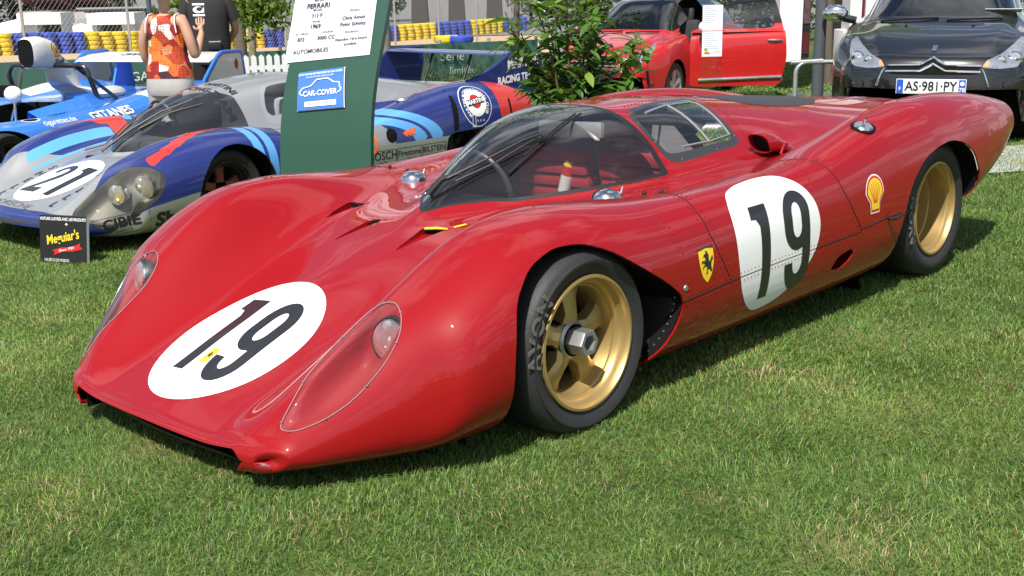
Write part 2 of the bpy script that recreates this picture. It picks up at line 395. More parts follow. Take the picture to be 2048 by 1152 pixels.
def grass_blades():
    pts = []
    def scatter(t0, t1, dens, size, wid):
        n = int((t1**2-t0**2)*.5*1.36*dens); t = np.sqrt(rng.random(n)*(t1**2-t0**2)+t0**2); u = (rng.random(n)-.5)*1.36*t
        x = CAM[0]+UH[0]*t-LH[0]*u; y = CAM[1]+UH[1]*t-LH[1]*u
        k = ~((x < .55) & (x > -3.0) & (np.abs(y) < .62) & (y < .6))       # under the car nothing is seen
        pts.append((x[k], y[k], np.full(k.sum(), size), np.full(k.sum(), wid)))
    scatter(1.75, 3.6, 24000, .030, .0021); scatter(3.6, 5.2, 17000, .031, .0027); scatter(5.2, 7.4, 9000, .034, .0036); scatter(7.4, 11, 3200, .040, .006); scatter(11, 22, 900, .05, .012)
    x, y, s, w = [np.concatenate(c) for c in zip(*pts)]; n = len(x); z = ground(x, y)
    n1 = vnoise(x*1.3+9, y*1.3+3, 1); n2 = vnoise(x*4+1, y*4+7, 2); n3 = vnoise(x*11+5, y*11, 3)
    tuft = .55*n1+.3*n2+.15*n3
    h = s*(.40+.72*rng.random(n))*(.70+.5*n2); az = 14*vnoise(x*1.7+3, y*1.7+8, 6)+rng.normal(size=n)*1.7; lean = (.45+1.05*rng.random(n))*(.7+.6*n3); face = rng.random(n)*np.pi
    ax, ay = np.cos(az)*lean*h, np.sin(az)*lean*h; wx, wy = np.cos(face)*w*.5, np.sin(face)*w*.5
    V = np.empty((n, 5, 3)); V[:, 0] = np.stack([x-wx, y-wy, z-.004], 1); V[:, 1] = np.stack([x+wx, y+wy, z-.004], 1)
    mz = z+h*.62*np.sqrt(np.maximum(.15, 1-(.5*lean)**2)); V[:, 2] = np.stack([x+.35*ax+wx*.8, y+.35*ay+wy*.8, mz], 1); V[:, 3] = np.stack([x+.35*ax-wx*.8, y+.35*ay-wy*.8, mz], 1)
    V[:, 4] = np.stack([x+ax, y+ay, z+h*np.maximum(.3, 1-.35*lean)], 1)
    me = bpy.data.meshes.new('lawn_grass'); me.vertices.add(n*5); me.vertices.foreach_set('co', V.ravel())
    base = np.arange(n)[:, None]*5; li = np.concatenate([base+np.array((0, 1, 2, 3)), base+np.array((3, 2, 4))], 1).ravel()
    me.loops.add(n*7); me.loops.foreach_set('vertex_index', li.astype(np.int32)); me.polygons.add(n*2)
    st = (np.arange(n)[:, None]*7+np.array((0, 4))).ravel(); tot = np.tile((4, 3), n); me.polygons.foreach_set('loop_start', st.astype(np.int32)); me.polygons.foreach_set('loop_total', tot.astype(np.int32)); me.update(calc_edges=True)
    # each blade keeps the colour it grew with: fresh, blue green, yellow or dry
    pal = np.array([(.118, .235, .036), (.075, .165, .030), (.165, .285, .050), (.140, .225, .085), (.225, .290, .065), (.44, .37, .18), (.27, .19, .09)])
    dry = np.clip((n1*.5+n2*.5-.66)*1.4, 0, .25)
    for px, py, rad, k in ((1530, 748, .075, .9), (1600, 757, .05, .8), (1660, 775, .07, .6), (1990, 772, .08, .35), (1760, 1050, .09, .5), (1720, 1110, .12, .45), (30, 870, .06, .7), (300, 905, .10, .45), (380, 925, .07, .4), (435, 955, .05, .6), (1420, 745, .09, .3), (1430, 1000, .05, .5), (650, 1050, .10, .3), (1000, 1000, .12, .25), (1210, 960, .10, .25)):
        q = gq(px, py); dry = np.maximum(dry, .8*k*np.exp(-(((x-q[0])**2+(y-q[1])**2)/rad**2)*(.5+n3)))
    r_ = rng.random(n); ci = rng.integers(0, 4, n); ci = np.where(rng.random(n) < .10+.25*(n1 > .6), 4, ci); ci = np.where(r_ < .05+dry, 5, ci); ci = np.where(r_ < .02+dry*.4, 6, ci)
    c = pal[ci]*(.55+.75*rng.random(n))[:, None]*(.86+.50*tuft)[:, None]
    at_ = me.color_attributes.new('blade', 'FLOAT_COLOR', 'POINT'); cc = np.ones((n, 5, 4)); cc[:, :, :3] = c[:, None, :]
    at_.data.foreach_set('color', cc.ravel())
    m = bpy.data.materials.new('grass_blade'); m.use_nodes = True; t = m.node_tree; b = t.nodes['Principled BSDF']; a = nd(t, 'ShaderNodeVertexColor', layer_name='blade'); t.links.new(a.outputs[0], b.inputs['Base Color'])
    b.inputs['Roughness'].default_value = .55; b.inputs['Specular IOR Level'].default_value = .35
    tl = nd(t, 'ShaderNodeBsdfTranslucent'); t.links.new(a.outputs[0], tl.inputs[0]); mi = nd(t, 'ShaderNodeMixShader'); mi.inputs[0].default_value = .3
    t.links.new(b.outputs[0], mi.inputs[1]); t.links.new(tl.outputs[0], mi.inputs[2]); t.links.new(mi.outputs[0], t.nodes['Material Output'].inputs[0])
    me.materials.append(m); link('lawn_grass', me, label='short mown lawn with yellowed and bare patches', cat='grass', kind='stuff')
grass_blades()
# ------------------------------------------------------------------ the red racing coupe
def digit_1(): return loops([(.16, 0), (.35, 0), (.36, 1), (.02, 1), (.0, .85), (.10, .84), (.16, .76)])
def arc(cx, cy, rx, ry, a0, a1, n=14): return [(cx+rx*math.cos(R(a0+(a1-a0)*i/n)), cy+ry*math.sin(R(a0+(a1-a0)*i/n))) for i in range(n+1)]
def digit_9():
    out = [(0, .26)]+arc(.27, .26, .27, .26, 180, 360)+arc(.27, .73, .27, .27, 0, 180)+arc(.27, .62, .27, .25, 180, 270)+[(.37, .385), (.37, .26)]+arc(.27, .26, .10, .12, 0, -180)
    return loops(out, arc(.27, .74, .092, .125, 0, 180)+arc(.27, .61, .092, .115, 180, 360))
def digit_2():
    out = [(0, 0), (.56, 0), (.60, .17), (.26, .15)]+[(.34, .24), (.48, .42), (.56, .56)]+arc(.29, .72, .28, .28, -20, 175, 18)+[(.01, .70), (.17, .68)]+arc(.285, .72, .115, .145, 170, -25, 12)+[(.34, .52), (.22, .34), (.08, .17), (0, .08)]
    return loops(out)
RED = mat('red_paint', (.27, .0045, .007), .5, coat=.85, var=.05, scale=2.5, coatr=.015, spec=.08, bump=.035, bscale=6.)
BLACK = mat('black_plastic', (.012, .012, .013), .45); MATT = mat('matt_black', (.006, .006, .006), .9, var=0, spec=.15)
DARKGREY = mat('dark_grey_film', (.05, .052, .056), .5); RUBBER = mat('tyre_rubber', (.022, .022, .023), .62, var=.25, scale=14, bump=.12, bscale=90)
RUBTEXT = mat('tyre_lettering', (.13, .125, .115), .7); GOLD = mat('gold_magnesium', (.47, .33, .13), .42, metal=.65, var=.12, scale=9, coat=.2)
ALU = mat('cast_aluminium', (.40, .41, .42), .46, metal=.85, var=.15, scale=25); STEEL = mat('polished_steel', (.68, .68, .68), .14, metal=1., var=.05)
WHITE = mat('white_vinyl', (.80, .81, .81), .42, coat=.25, var=.02); BLACKV = mat('black_vinyl', (.012, .013, .016), .4, coat=.3); YELLOW = mat('yellow_vinyl', (.80, .55, .02), .4, coat=.3)
REDV = mat('red_vinyl', (.55, .02, .02), .4); SEAM = mat('panel_gap', (.018, .003, .004), .8, var=0)
GLASS = glass('perspex', (.90, .92, .93), .75, haze=.015); LENSG = glass('lamp_cover', (.97, .98, .98), .5, haze=.012)
LAMPG = glass('lamp_lens', (.88, .88, .86), 1.0, haze=.16)
CHROME = mat('chrome', (.80, .81, .82), .07, metal=1., var=0)
def wheel(root, cx, cy, cz, Rt, w, side, rear, name='wheel', rim_mat=GOLD, dish=None, word='AVON', wa=None, spoke_mat=None, nut=True):
    """one road wheel; side +1 puts its outer face towards +y"""
    wr = empty(name, (cx, cy, cz)); wr.parent = root
    if side < 0: wr.rotation_euler = (0, 0, math.pi)
    rr = .2075; hw = w/2
    pr = [(rr-.012, -hw+.02), (rr+.01, -hw+.012), (rr+.035, -hw), (Rt-.03, -hw+.004), (Rt-.012, -hw+.014), (Rt-.003, -hw+.035), (Rt, -hw+.07), (Rt+.001, 0), (Rt, hw-.07), (Rt-.003, hw-.035), (Rt-.012, hw-.014), (Rt-.022, hw-.006), (Rt-.032, hw-.001), (Rt-.034, hw+.001), (rr+.045, hw+.004), (rr+.038, hw+.0045), (rr+.012, hw-.008), (rr+.004, hw-.012), (rr-.012, hw-.02)]
    ty = MB().lathe(pr, n=96).build('tyre', RUBBER, wr, smooth=50)
    if word:
        V, F = letters(word, .070, bold=.022, space=1.15); V, F = dice((V, F), .02); r0 = (Rt+rr)/2+.002; P = []
        for a, b in V: an = wa+a/r0; r_ = r0+b; P.append((r_*math.cos(an), hw+.0035, r_*math.sin(an)))
        mesh('lettering', P, F, RUBTEXT, ty, smooth=180, solid=.002)
    d = dish if dish else (.17 if rear else .075)
    yo = hw-.006
    pr = [(rr-.004, yo-.016), (rr, yo-.004), (rr-.002, yo+.002), (rr-.010, yo+.003), (rr-.015, yo-.004), (rr-.017, yo-.018), (rr-.026, yo-.024), (rr-.030, yo-.030), (rr-.034, yo-.6*d), (rr-.040, yo-.62*d), (rr-.05, yo-d), (rr-.053, yo-d-.02), (rr-.054, -hw+.02)]
    MB().lathe(pr, n=80).build('rim', rim_mat, wr, smooth=30)
    sb = MB(); yd = yo-d
    for k in range(5):
        a = 2*math.pi*k/5+(.35 if not rear else .1); u = np.array((math.cos(a), 0, math.sin(a))); v = np.array((-math.sin(a), 0, math.cos(a))); n_ = np.array((0, 1., 0))
        r0, r1 = .052, rr-.048; S = []
        for r_, hwid, top, edge in ((r0, .036, .012, .004), (r0+.03, .026, .020, .008), (r1-.03, .032, .010, .0), (r1+.004, .052, .004, -.004)):
            S.append([u*r_-v*hwid+n_*(yd-.035), u*r_-v*hwid+n_*(yd+edge), u*r_-v*hwid*.45+n_*(yd+top), u*r_+v*hwid*.45+n_*(yd+top), u*r_+v*hwid+n_*(yd+edge), u*r_+v*hwid+n_*(yd-.035)])
        V = [p for q in S for p in q]; sb.add(V, [(i*6+j, i*6+j+1, (i+1)*6+j+1, (i+1)*6+j) for i in range(3) for j in range(5)])
    sb.build('spokes', spoke_mat or rim_mat, wr, smooth=30)
    MB().lathe([(.001, yd-.012), (.05, yd-.012), (.066, yd-.004), (.07, yd-.03)], n=32).build('hub', MATT if not rear else rim_mat, wr)
    MB().lathe([(.001, yd-.07), (.15, yd-.07), (.15, yd-.08), (rr-.053, yd-.10)], n=40).build('brake_disc', mat('brake_iron', (.03, .028, .026), .55, metal=.6), wr)
    if nut:
        nb = MB(); nb.lathe([(.052, yd-.01), (.058, yd+.012), (.050, yd+.02)], n=32)
        for ri, h0, h1 in ((.043, yd+.016, yd+.072),):
            nb.lathe([(ri, h0), (ri, h1), (ri*.93, h1+.006), (ri*.62, h1+.006), (ri*.55, h1-.03), (.001, h1-.034)], n=6)
        nb.build('wheel_nut', ALU, wr, smooth=25)
        bl = MB()
        for k in range(5): a = 2*math.pi*(k+.5)/5+.35; bl.cyl((.058*math.cos(a), yd-.01, .058*math.sin(a)), (.058*math.cos(a), yd+.004, .058*math.sin(a)), .006, n=8)
        bl.build('bolts', ALU, wr, kind='stuff')
    return wr
def liner(root, loop, y0f, y1, m, name='wheel_arch_liner', sgn=1, top=None):
    """wheel well: the arch outline carried inwards from the skin, and its inner wall"""
    n = len(loop); lim = lambda x, z: min(z, float(top(np.array([x]), np.array([y1]))[0])-.03) if top else z
    V = [(x, sgn*y0f(x, z), z) for x, z in loop]+[(x, sgn*(y1+.5*max(0, z-lim(x, z))), lim(x, z)) for x, z in loop]
    F = [(i, (i+1) % n, n+(i+1) % n, n+i) for i in range(n)]+[tuple(range(n, 2*n))]
    return mesh(name, V, F, m, root, smooth=40)
def nose_rows(G, core, rad, k=7):
    """rounded closing rows in front of the first section"""
    f = G[0]; rows = []
    for i in range(k, 0, -1):
        a = math.pi/2*i/k; c = core(f); q = c+(f-c)*math.cos(a); q[:, 0] = f[:, 0]+rad*math.sin(a); rows.append(q)
    return np.concatenate([np.array(rows), G])
def side_y(S):
    def f(x, z):
        yk, zk, yw, zw, yb, zb = [float(g(x)) for g in (S.yk, S.zk, S.yw, S.zw, S.yb, S.zb)]; e = S.esup
        if z > zw: c = min(1, max(0, (z-zw)/(zk-zw)))**(1/e); return yk+(yw-yk)*math.sqrt(max(0, 1-c*c))**e-.010
        s_ = min(1, max(0, (zw-z)/(zw-zb)))**(1/.9); return yb+(yw-yb)*math.sqrt(max(0, 1-s_*s_))**.9-.010
    return f
def rivet_row(mb, pts, nrm, gap=.022, r=.0032):
    acc = 0.; last = None
    for p in pts:
        if last is not None: acc += (p-last).length
        last = p
        if acc >= gap: acc = 0.; mb.ball(p, r, 6)
def hll_edge(bvh, loop, sgn):
    """the cover outline, given as (x, (y-z)/sqrt2), found on the skin"""
    out = []
    for x, w in loop:
        c = Vector((x, sgn*.5, .5)); q = Vector((0, sgn*.7071, -.7071)); d = Vector((0, -sgn*.7071, -.7071)); base = Vector((x, 0, 0))+q*w
        h, n, _, _ = bvh.ray_cast(base-d*1.2, d, 2.)
        if h is not None: out.append(h+(n if n.dot(d) < 0 else -n)*.002)
    return out
def red_coupe():
    TH = R(2.0)
    root = empty('racing_coupe', (0, .88-.88*math.cos(TH)-.03, -.88*math.sin(TH)), label='red low racing coupe number 19 with gold wheels in the foreground', cat='racing car')
    root.rotation_euler = (TH, 0, 0); root.scale = (1, 1.032, 1)
    xs = np.concatenate([np.linspace(.945, -1.7, 150), np.linspace(-1.7, -3.27, 66)[1:]])
    G = FS.grid(0, 56, 20, 12, xs=xs)
    def core(f):
        c = f.copy(); c[:, 1] = np.clip(f[:, 1], -.50, .50); k = sstep((np.abs(f[:, 1])-.425)/.03); c[:, 2] = (f[:, 2]-.012)*(1-k)+.105*k; return c
    # even out the cowl in front of the windscreen
    mk = sstep((G[..., 0]+.42)/.12)*sstep((.25-G[..., 0])/.15)*sstep((.50-np.abs(G[..., 1]))/.12); Z = G[..., 2]
    for _ in range(40):
        av = Z.copy(); av[1:-1, 1:-1] = (Z[:-2, 1:-1]+Z[2:, 1:-1]+Z[1:-1, :-2]+Z[1:-1, 2:])/4; Z = Z+mk*.6*(av-Z)
    G[..., 2] = Z
    G = nose_rows(G, core, .028)
    # the lip curls under between the two pods
    nr, nc = G.shape[:2]; V = G.reshape(-1, 3); F = grid_faces(nr, nc)
    bvh = BVHTree.FromPolygons([tuple(p) for p in V], F)
    sy = side_y(FS)
    # wheel arches
    fa = round_poly([(.345, -.05), (.365, .28), (.33, .46), (.24, .545), (.13, .582), (.02, .578), (-.08, .54), (-.17, .485), (-.32, .395), (-.415, .325), (-.375, .22), (-.30, .10), (-.29, -.05)], 4, .35)
    ra = round_poly([(-1.90, -.05), (-1.89, .28), (-1.965, .47), (-2.09, .562), (-2.22, .598), (-2.36, .612), (-2.50, .585), (-2.60, .53), (-2.675, .43), (-2.695, .33), (-2.66, .20), (-2.62, -.05)], 4, .35)
    for lp in (fa, ra):
        g = np.where(np.abs(V[:, 1]) > FS.yk(V[:, 0])-.002, -sdf(lp, V[:, 0], V[:, 2]), 1.); V, F, _ = cut(V, F, g)
    def hole(V, F, fld): return cut(V, F, -fld(V))
    # windscreen, side windows, head-lamp covers are cut out of the skin and become panes
    def f_ws(V):
        q = FS.cab(V[:, 0], V[:, 1])-FS.base(V[:, 0], V[:, 1])-.006
        q = np.minimum(q, -.12-V[:, 0])
        return np.minimum(np.minimum(q, V[:, 0]+.978+.02*np.maximum(0, .35-np.abs(V[:, 1]))), .01+(V[:, 2] > .5)*1.)
    swl = round_poly([(-1.008, .462), (-.988, .37), (-1.0, .295), (-1.055, .232), (-1.18, .205), (-1.40, .17), (-1.60, .138), (-1.565, .25), (-1.53, .37), (-1.505, .464), (-1.24, .474)], 5, .32)
    def f_sw(V): return sdf(swl, V[:, 0], np.abs(V[:, 1]))
    hll = round_poly([(.872, .243), (.805, .190), (.742, .146), (.625, .098), (.538, .076), (.518, .106), (.543, .161), (.581, .215), (.635, .257), (.719, .292), (.788, .295), (.850, .278)], 4, .4)
    def f_hl(V): return np.where(V[:, 2] > .12, sdf(hll, V[:, 0], (np.abs(V[:, 1])-V[:, 2])*.707), -1)
    V, F, f_w = hole(V, F, f_ws); V, F, f_s = hole(V, F, f_sw); V, F, f_h = hole(V, F, f_hl)
    # panes, each with its dark edge band
    inner = f_ws(V); q = FS.cab(V[:, 0], V[:, 1])-FS.base(V[:, 0], V[:, 1])-.006
    V2, gl, band = cut(V, f_w, np.minimum(q-.017, V[:, 0]+.950+.015*np.maximum(0, .35-np.abs(V[:, 1]))))
    ws = mesh('windscreen', V2, gl, GLASS, root, smooth=180); mesh('windscreen_edge_band', V2, band, BLACK, ws, smooth=180)
    for sgn in (1, -1):
        fs = [f for f in f_s if V[f[0]][1]*sgn > 0]; V3, gl, band = cut(V, fs, f_sw(V)-.024)
        sw = mesh('side_window', V3, gl, GLASS, root, smooth=180); mesh('window_frame', V3, band, mat('dark_window_frame', (.035, .037, .04), .4), sw, smooth=180, solid=.006)
        fh = [f for f in f_h if V[f[0]][1]*sgn > 0]
        cv = mesh('headlamp_cover', V+np.array((0, 0, .001)), fh, LENSG, root, smooth=180)
        dep = sstep(f_hl(V)/.055)*np.clip((.90-V[:, 0])*.36, 0, .11); W = V.copy(); W[:, 2] -= dep+.003; W[:, 1] -= sgn*dep*.55; W[:, 0] -= dep*.2
        terminator(mesh('headlamp_bowl', W, fh, RED, root, smooth=180))
        # lamp unit at the rear of the bowl
        c = Vector((.578, sgn*.655, .385)); ax = Vector((.93, sgn*.18, .25)).normalized(); rot = Vector((0, 0, 1)).rotation_difference(ax).to_matrix()
        lm = MB().lathe([(.052, -.05), (.058, -.004), (.054, .001)], n=28, axis='z'); ln = MB().lathe([(.054, .0), (.040, .006), (.020, .009), (.001, .010)], n=28, axis='z')
        tr = lambda b: [tuple(c+rot @ Vector(p)) for p in b.v]
        lmp = mesh('headlamp', tr(lm), lm.f, STEEL, root); mesh('lens', tr(ln), ln.f, LAMPG, lmp)
        rf = MB().lathe([(.053, -.001), (.045, -.018), (.03, -.030), (.012, -.036), (.001, -.036)], n=28, axis='z'); mesh('reflector', tr(rf), rf.f, CHROME, lmp)
        bu = MB().ball((0, 0, -.012), .010, 10); mesh('bulb', tr(bu), bu.f, mat('bulb_glass', (.6, .6, .58), .15), lmp)
        ed = [Vector(p) for p in hll_edge(bvh, hll, sgn)]
        MB().tube(ed, .0013, 6, closed=True).build('cover_edge', mat('clear_edge', (.34, .24, .23), .2, coat=1), cv)
        hs = MB().lathe([(.060, -.004), (.066, -.012), (.074, -.06), (.05, -.09)], n=28, axis='z'); mesh('lamp_housing', tr(hs), hs.f, BLACK, lmp)
        sc = MB()
        for i in range(3, len(ed), max(1, len(ed)//8)): sc.ball(ed[i], .0048, 8)
        sc.build('screws', STEEL, cv, kind='stuff')
        # perspex slider frame riveted in the side window
        sl_ = MB(); bar = [(-1.115, .275), (-1.30, .243), (-1.50, .215), (-1.527, .235), (-1.49, .36), (-1.468, .425), (-1.30, .440), (-1.13, .432)]
        pts = snap(bvh, [(x, sgn*y, .8) for x, y in bar], (0, 0, -1), .03, .003); sl_.tube(pts, .0055, 6)
        sl_.tube(snap(bvh, [(-1.30, sgn*.243, .8), (-1.30, sgn*.44, .8)], (0, 0, -1), .03, .003), .006, 6)
        sl_.build('sliding_pane_frame', mat('clear_strip', (.20, .21, .22), .2, coat=.6), sw)
        rv = MB()
        for i in range(len(swl)): 
            if i % 6 == 0:
                cx, cy = swl.mean(0); x, y = swl[i]*.955+np.array((cx, cy))*.045
                h, n_, _, _ = bvh.ray_cast(Vector((x, sgn*y, 1)), Vector((0, 0, -1)))
                if h: rv.ball(h, .0048, 6)
        rv.build('rivets', STEEL, sw, kind='stuff')
    # hood ducts: three-sided recesses with a dark mouth
    for tip, l, r_, d in (((.085, -.215), (-.10, -.205), (-.125, -.135), .022), ((.085, .120), (-.09, .09), (-.125, .185), .022), ((-.05, -.405), (-.22, -.445), (-.25, -.385), .022)):
        tri = np.array([tip, l, r_]); V, F, _ = cut(V, F, -np.where(V[:, 2] > .2, sdf(tri, V[:, 0], V[:, 1]), -1))
        zt = lambda p: float(FS.top(np.array([p[0]]), np.array([p[1]]))[0])
        T, L_, R_ = [np.array((p[0], p[1], zt(p))) for p in (tip, l, r_)]; dz = np.array((0, 0, -d)); back = np.array((-.05, 0, 0))
        mesh('hood_duct', [T, L_, R_, L_+dz, R_+dz, L_+dz+back, R_+dz+back, L_+back, R_+back], [(0, 3, 4), (0, 1, 3), (0, 4, 2)], RED, root, smooth=0)
        mesh('duct_mouth', [L_+dz, R_+dz, R_+dz*.05, L_+dz*.05], [(0, 1, 2, 3)], MATT, root, smooth=0)
    # rear deck scoop beside the filler
    tri = [(-1.93, .60), (-1.97, .70), (-2.22, .745), (-2.26, .60)]
    # sill duct behind the door
    for sgn in (1, -1):
        dl = round_poly([(-1.372, .225), (-1.412, .272), (-1.522, .290), (-1.535, .248), (-1.455, .213)], 4, .25)
        V, F, _ = cut(V, F, -np.where(V[:, 1]*sgn > .6, sdf(dl, V[:, 0], V[:, 2]), -1))
        n = len(dl); P = [(x, sgn*sy(x, z), z) for x, z in dl]+[(x-.05, sgn*(sy(x, z)-.09), z) for x, z in dl]
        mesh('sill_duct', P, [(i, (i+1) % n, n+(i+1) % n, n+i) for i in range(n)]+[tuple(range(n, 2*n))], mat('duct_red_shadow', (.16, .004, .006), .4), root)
    body = mesh('body_shell', V, F, RED, root, smooth=60, solid=.006); terminator(body)
    # wells, floor, intake
    for sgn in (1, -1):
        for lp in (fa, ra): liner(root, [(x, z) for x, z in lp], sy, .46, MATT, sgn=sgn, top=FS.top)
        # riveted black plate behind the front wheel
        pl = [(-.418, .325), (-.385, .22), (-.305, .09), (-.225, .08), (-.25, .17), (-.30, .245)]
        P = [(x-.004, sgn*(.925 if i < 3 else .66), z) for i, (x, z) in enumerate(pl)]; ed = [(-.418, .322), (-.405, .26), (-.375, .19), (-.34, .13), (-.30, .085)]
        V4 = []; 
        for x, z in ed: V4 += [(x+.006, sgn*(sy(x, max(z, .1))-.002), z), (x+.075, sgn*.60, z)]
        pb = mesh('arch_plate', V4, [(2*i, 2*i+1, 2*i+3, 2*i+2) for i in range(4)], mat('black_sheet', (.02, .02, .021), .38, metal=.3, var=.3, scale=8), root, solid=.004)
        rv = MB()
        for i in range(13):
            t = i/12*4; k = min(3, int(t)); u = t-k; x = ed[k][0]+(ed[k+1][0]-ed[k][0])*u; z = ed[k][1]+(ed[k+1][1]-ed[k][1])*u; rv.ball((x+.018, sgn*(sy(x, max(z, .1))-.022), z+.006), .0035, 6)
        rv.build('rivets', ALU, pb, kind='stuff')
    fl = MB(); fl.box((-1.2, 0, .085), (3.4, 1.40, .012)); fl.box((.55, 0, .07), (.5, .96, .012)); fl.build('floor_pan', MATT, root, smooth=0)
    it = MB(); it.add([(.885, -.44, .060), (.885, .44, .060), (.55, .44, .060), (.55, -.44, .060)], [(0, 1, 2, 3)]); it.add([(.58, -.44, .03), (.58, .44, .03), (.58, .44, .25), (.58, -.44, .25)], [(0, 1, 2, 3)])
    it.add([(.925, -.44, .05), (.55, -.44, .05), (.55, -.44, .24), (.925, -.44, .115)], [(0, 1, 2, 3)]); it.add([(.925, .44, .05), (.925, .44, .115), (.55, .44, .24), (.55, .44, .05)], [(0, 1, 2, 3)])
    it.build('radiator_intake', MATT, root, smooth=0)
    sp = MB(); P = [(.93-.035*(y/.44)**2, y) for y in np.linspace(-.435, .435, 15)]
    sp.add([(x-.035, y, .058) for x, y in P]+[(x-.035, y, .050) for x, y in P]+[(.6, y, .058) for x, y in P], [(i, i+1, 16+i, 15+i) for i in range(14)]+[(30+i, 31+i, i+1, i) for i in range(14)])
    sp.build('splitter', BLACK, root)
    for sgn in (1, -1):
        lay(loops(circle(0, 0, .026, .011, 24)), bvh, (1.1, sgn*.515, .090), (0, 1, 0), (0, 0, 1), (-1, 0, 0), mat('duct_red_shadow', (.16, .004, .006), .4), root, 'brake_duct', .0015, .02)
        mesh('intake_cheek', [(.895, sgn*.441, .070), (.91, sgn*.441, .122), (.70, sgn*.441, .21), (.60, sgn*.441, .070)], [(0, 1, 2, 3)], RED, root, smooth=0, solid=.004)
    # decals
    dn = (0, 0, -1)
    cx, cy = .605, -.028
    lay(loops(circle(0, 0, .268, .285, 72)), bvh, (cx, cy, .8), (0, 1, 0), (-1, 0, 0), dn, WHITE, root, 'number_roundel', .0012, .03)
    # digits are read from the front of the car: up = towards the rear, right = +y
    lay(join(xf(digit_1(), -.155, -.172, .345, sx=.80), xf(digit_9(), .012, -.185, .372, sx=.70)), bvh, (cx, cy, .8), (0, 1, 0), (-1, 0, 0), dn, BLACKV, root, 'race_number', .0022, .03)
    lay(loops(rect(-.016, -.030, .016, .030)), bvh, (cx+.098, cy-.010, .8), (0, 1, 0), (-1, 0, 0), dn, YELLOW, root, 'hood_emblem', .0036, .03)
    horse = [(-.1, -.42), (.02, -.38), (.0, -.25), (.12, -.22), (.22, -.35), (.30, -.32), (.25, -.12), (.28, .02), (.40, .10), (.36, .25), (.25, .12), (.16, .02), (.12, .12), (.14, .26), (.06, .42), (-.06, .46), (-.02, .36), (-.14, .34), (-.22, .24), (-.10, .24), (-.10, .10), (-.30, .12), (-.36, .02), (-.24, .04), (-.12, -.02), (-.26, -.10), (-.28, -.22), (-.16, -.10), (-.02, -.12), (-.04, -.28)]
    lay(xf(loops(horse), 0, 0, .030), bvh, (cx+.098, cy-.010, .8), (0, 1, 0), (-1, 0, 0), dn, BLACKV, root, 'emblem_horse', .0046, .03)
    for sgn in (1, -1):
        d = Vector((0, -sgn*.88, -.475)); u = Vector((-sgn, 0, 0)); v = Vector((0, -sgn*.475, .88)); o = Vector((-.955, sgn*.93, .42))
        def uv(x, y, z): p = Vector((x, sgn*y, z))-o; return (p.dot(u), p.dot(v))
        ring = [(-.765, .85, .604), (-.86, .825, .617), (-.99, .815, .622), (-1.10, .83, .62), (-1.19, .890, .578), (-1.25, .918, .50), (-1.268, .932, .42), (-1.24, .934, .334), (-1.14, .932, .25), (-1.0, .925, .20), (-.86, .927, .195), (-.79, .93, .23), (-.74, .93, .29), (-.718, .928, .40), (-.712, .915, .50), (-.722, .885, .56)]
        rl = np.array([uv(*p) for p in ring]);
        if sgn < 0: rl = rl[::-1]*np.array((1, 1))
        lay(loops(round_poly(rl, 4, .4)), bvh, o, u, v, d, WHITE, root, 'side_roundel', .0012, .025)
        if sgn > 0: dg = join(xf(digit_1(), -.138, -.165, .295, sx=1.0), xf(digit_9(), .062, -.175, .322, sx=1.0))
        else: dg = join(xf(digit_1(), -.18, -.165, .295, sx=1.0), xf(digit_9(), .02, -.175, .322, sx=1.0))
        lay(dg, bvh, o, u, v, d, BLACKV, root, 'side_number', .0022, .025)
        # shield and oil company shell
        o2 = Vector((-.532, sgn*.93, .418)); sh = [(-.042, .05), (0, .055), (.042, .05), (.040, .0), (.026, -.04), (0, -.066), (-.026, -.04), (-.040, 0)]
        side = Vector((0, -sgn, 0)); uu = Vector((-sgn, 0, 0)); vv = Vector((0, 0, 1))
        lay(loops(round_poly(sh, 3, .2)), bvh, o2, uu, vv, side, YELLOW, root, 'shield', .0014, .03)
        lay(xf(loops(horse), 0, .0, .088), bvh, o2, uu, vv, side, BLACKV, root, 'shield_horse', .0024, .03)
        lay(loops([(-.041, .044), (0, .049), (.041, .044), (.042, .05), (0, .055), (-.042, .05)]), bvh, o2, uu, vv, side, BLACKV, root, 'shield_band', .0026, .03)
        o3 = Vector((-1.668, sgn*.94, .478))
        def scallop(s): return [(-.030*s, -.068*s), (.030*s, -.068*s), (.034*s, -.030*s), (.060*s, .0)]+[(.062*s*math.cos(a), (.002+.066*math.sin(a))*s) for a in np.linspace(0, math.pi, 18)]+[(-.060*s, .0), (-.034*s, -.030*s)]
        lay(loops(scallop(1.12)), bvh, o3, uu, vv, side, WHITE, root, 'shell_emblem', .0012, .03); lay(loops(scallop(1.04)), bvh, o3, uu, vv, side, REDV, root, 'shell_red', .0018, .03); lay(loops(scallop(.90)), bvh, o3, uu, vv, side, YELLOW, root, 'shell_yellow', .0024, .03)
        rb = [loops([(-.002+.012*math.sin(a), -.035), (.002+.012*math.sin(a), -.035), (.0015+.050*math.sin(a), -.002+.050*math.cos(a)), (-.0015+.050*math.sin(a), -.002+.050*math.cos(a))]) for a in (-.9, -.55, -.2, .2, .55, .9)]
        lay(join(*rb), bvh, o3, uu, vv, side, REDV, root, 'shell_ribs', .003, .03)
        # panel gaps
        gp = MB(); rv = MB(); sd_ = (0, -sgn, 0)
        def line(pts, d_, r_=.0030, riv=None):
            P = snap(bvh, [(p[0], p[1]*sgn, p[2]) for p in pts], d_, .015, -.0008)
            if len(P) > 1: gp.tube(P, r_, 5)
            if riv:
                for off in riv:
                    Q = snap(bvh, [(p[0]+off[0], p[1]*sgn, p[2]+off[1]) for p in pts], d_, .011, .0)
                    rivet_row(rv, Q, None)
        diag = (0, -sgn*.7, -.7)
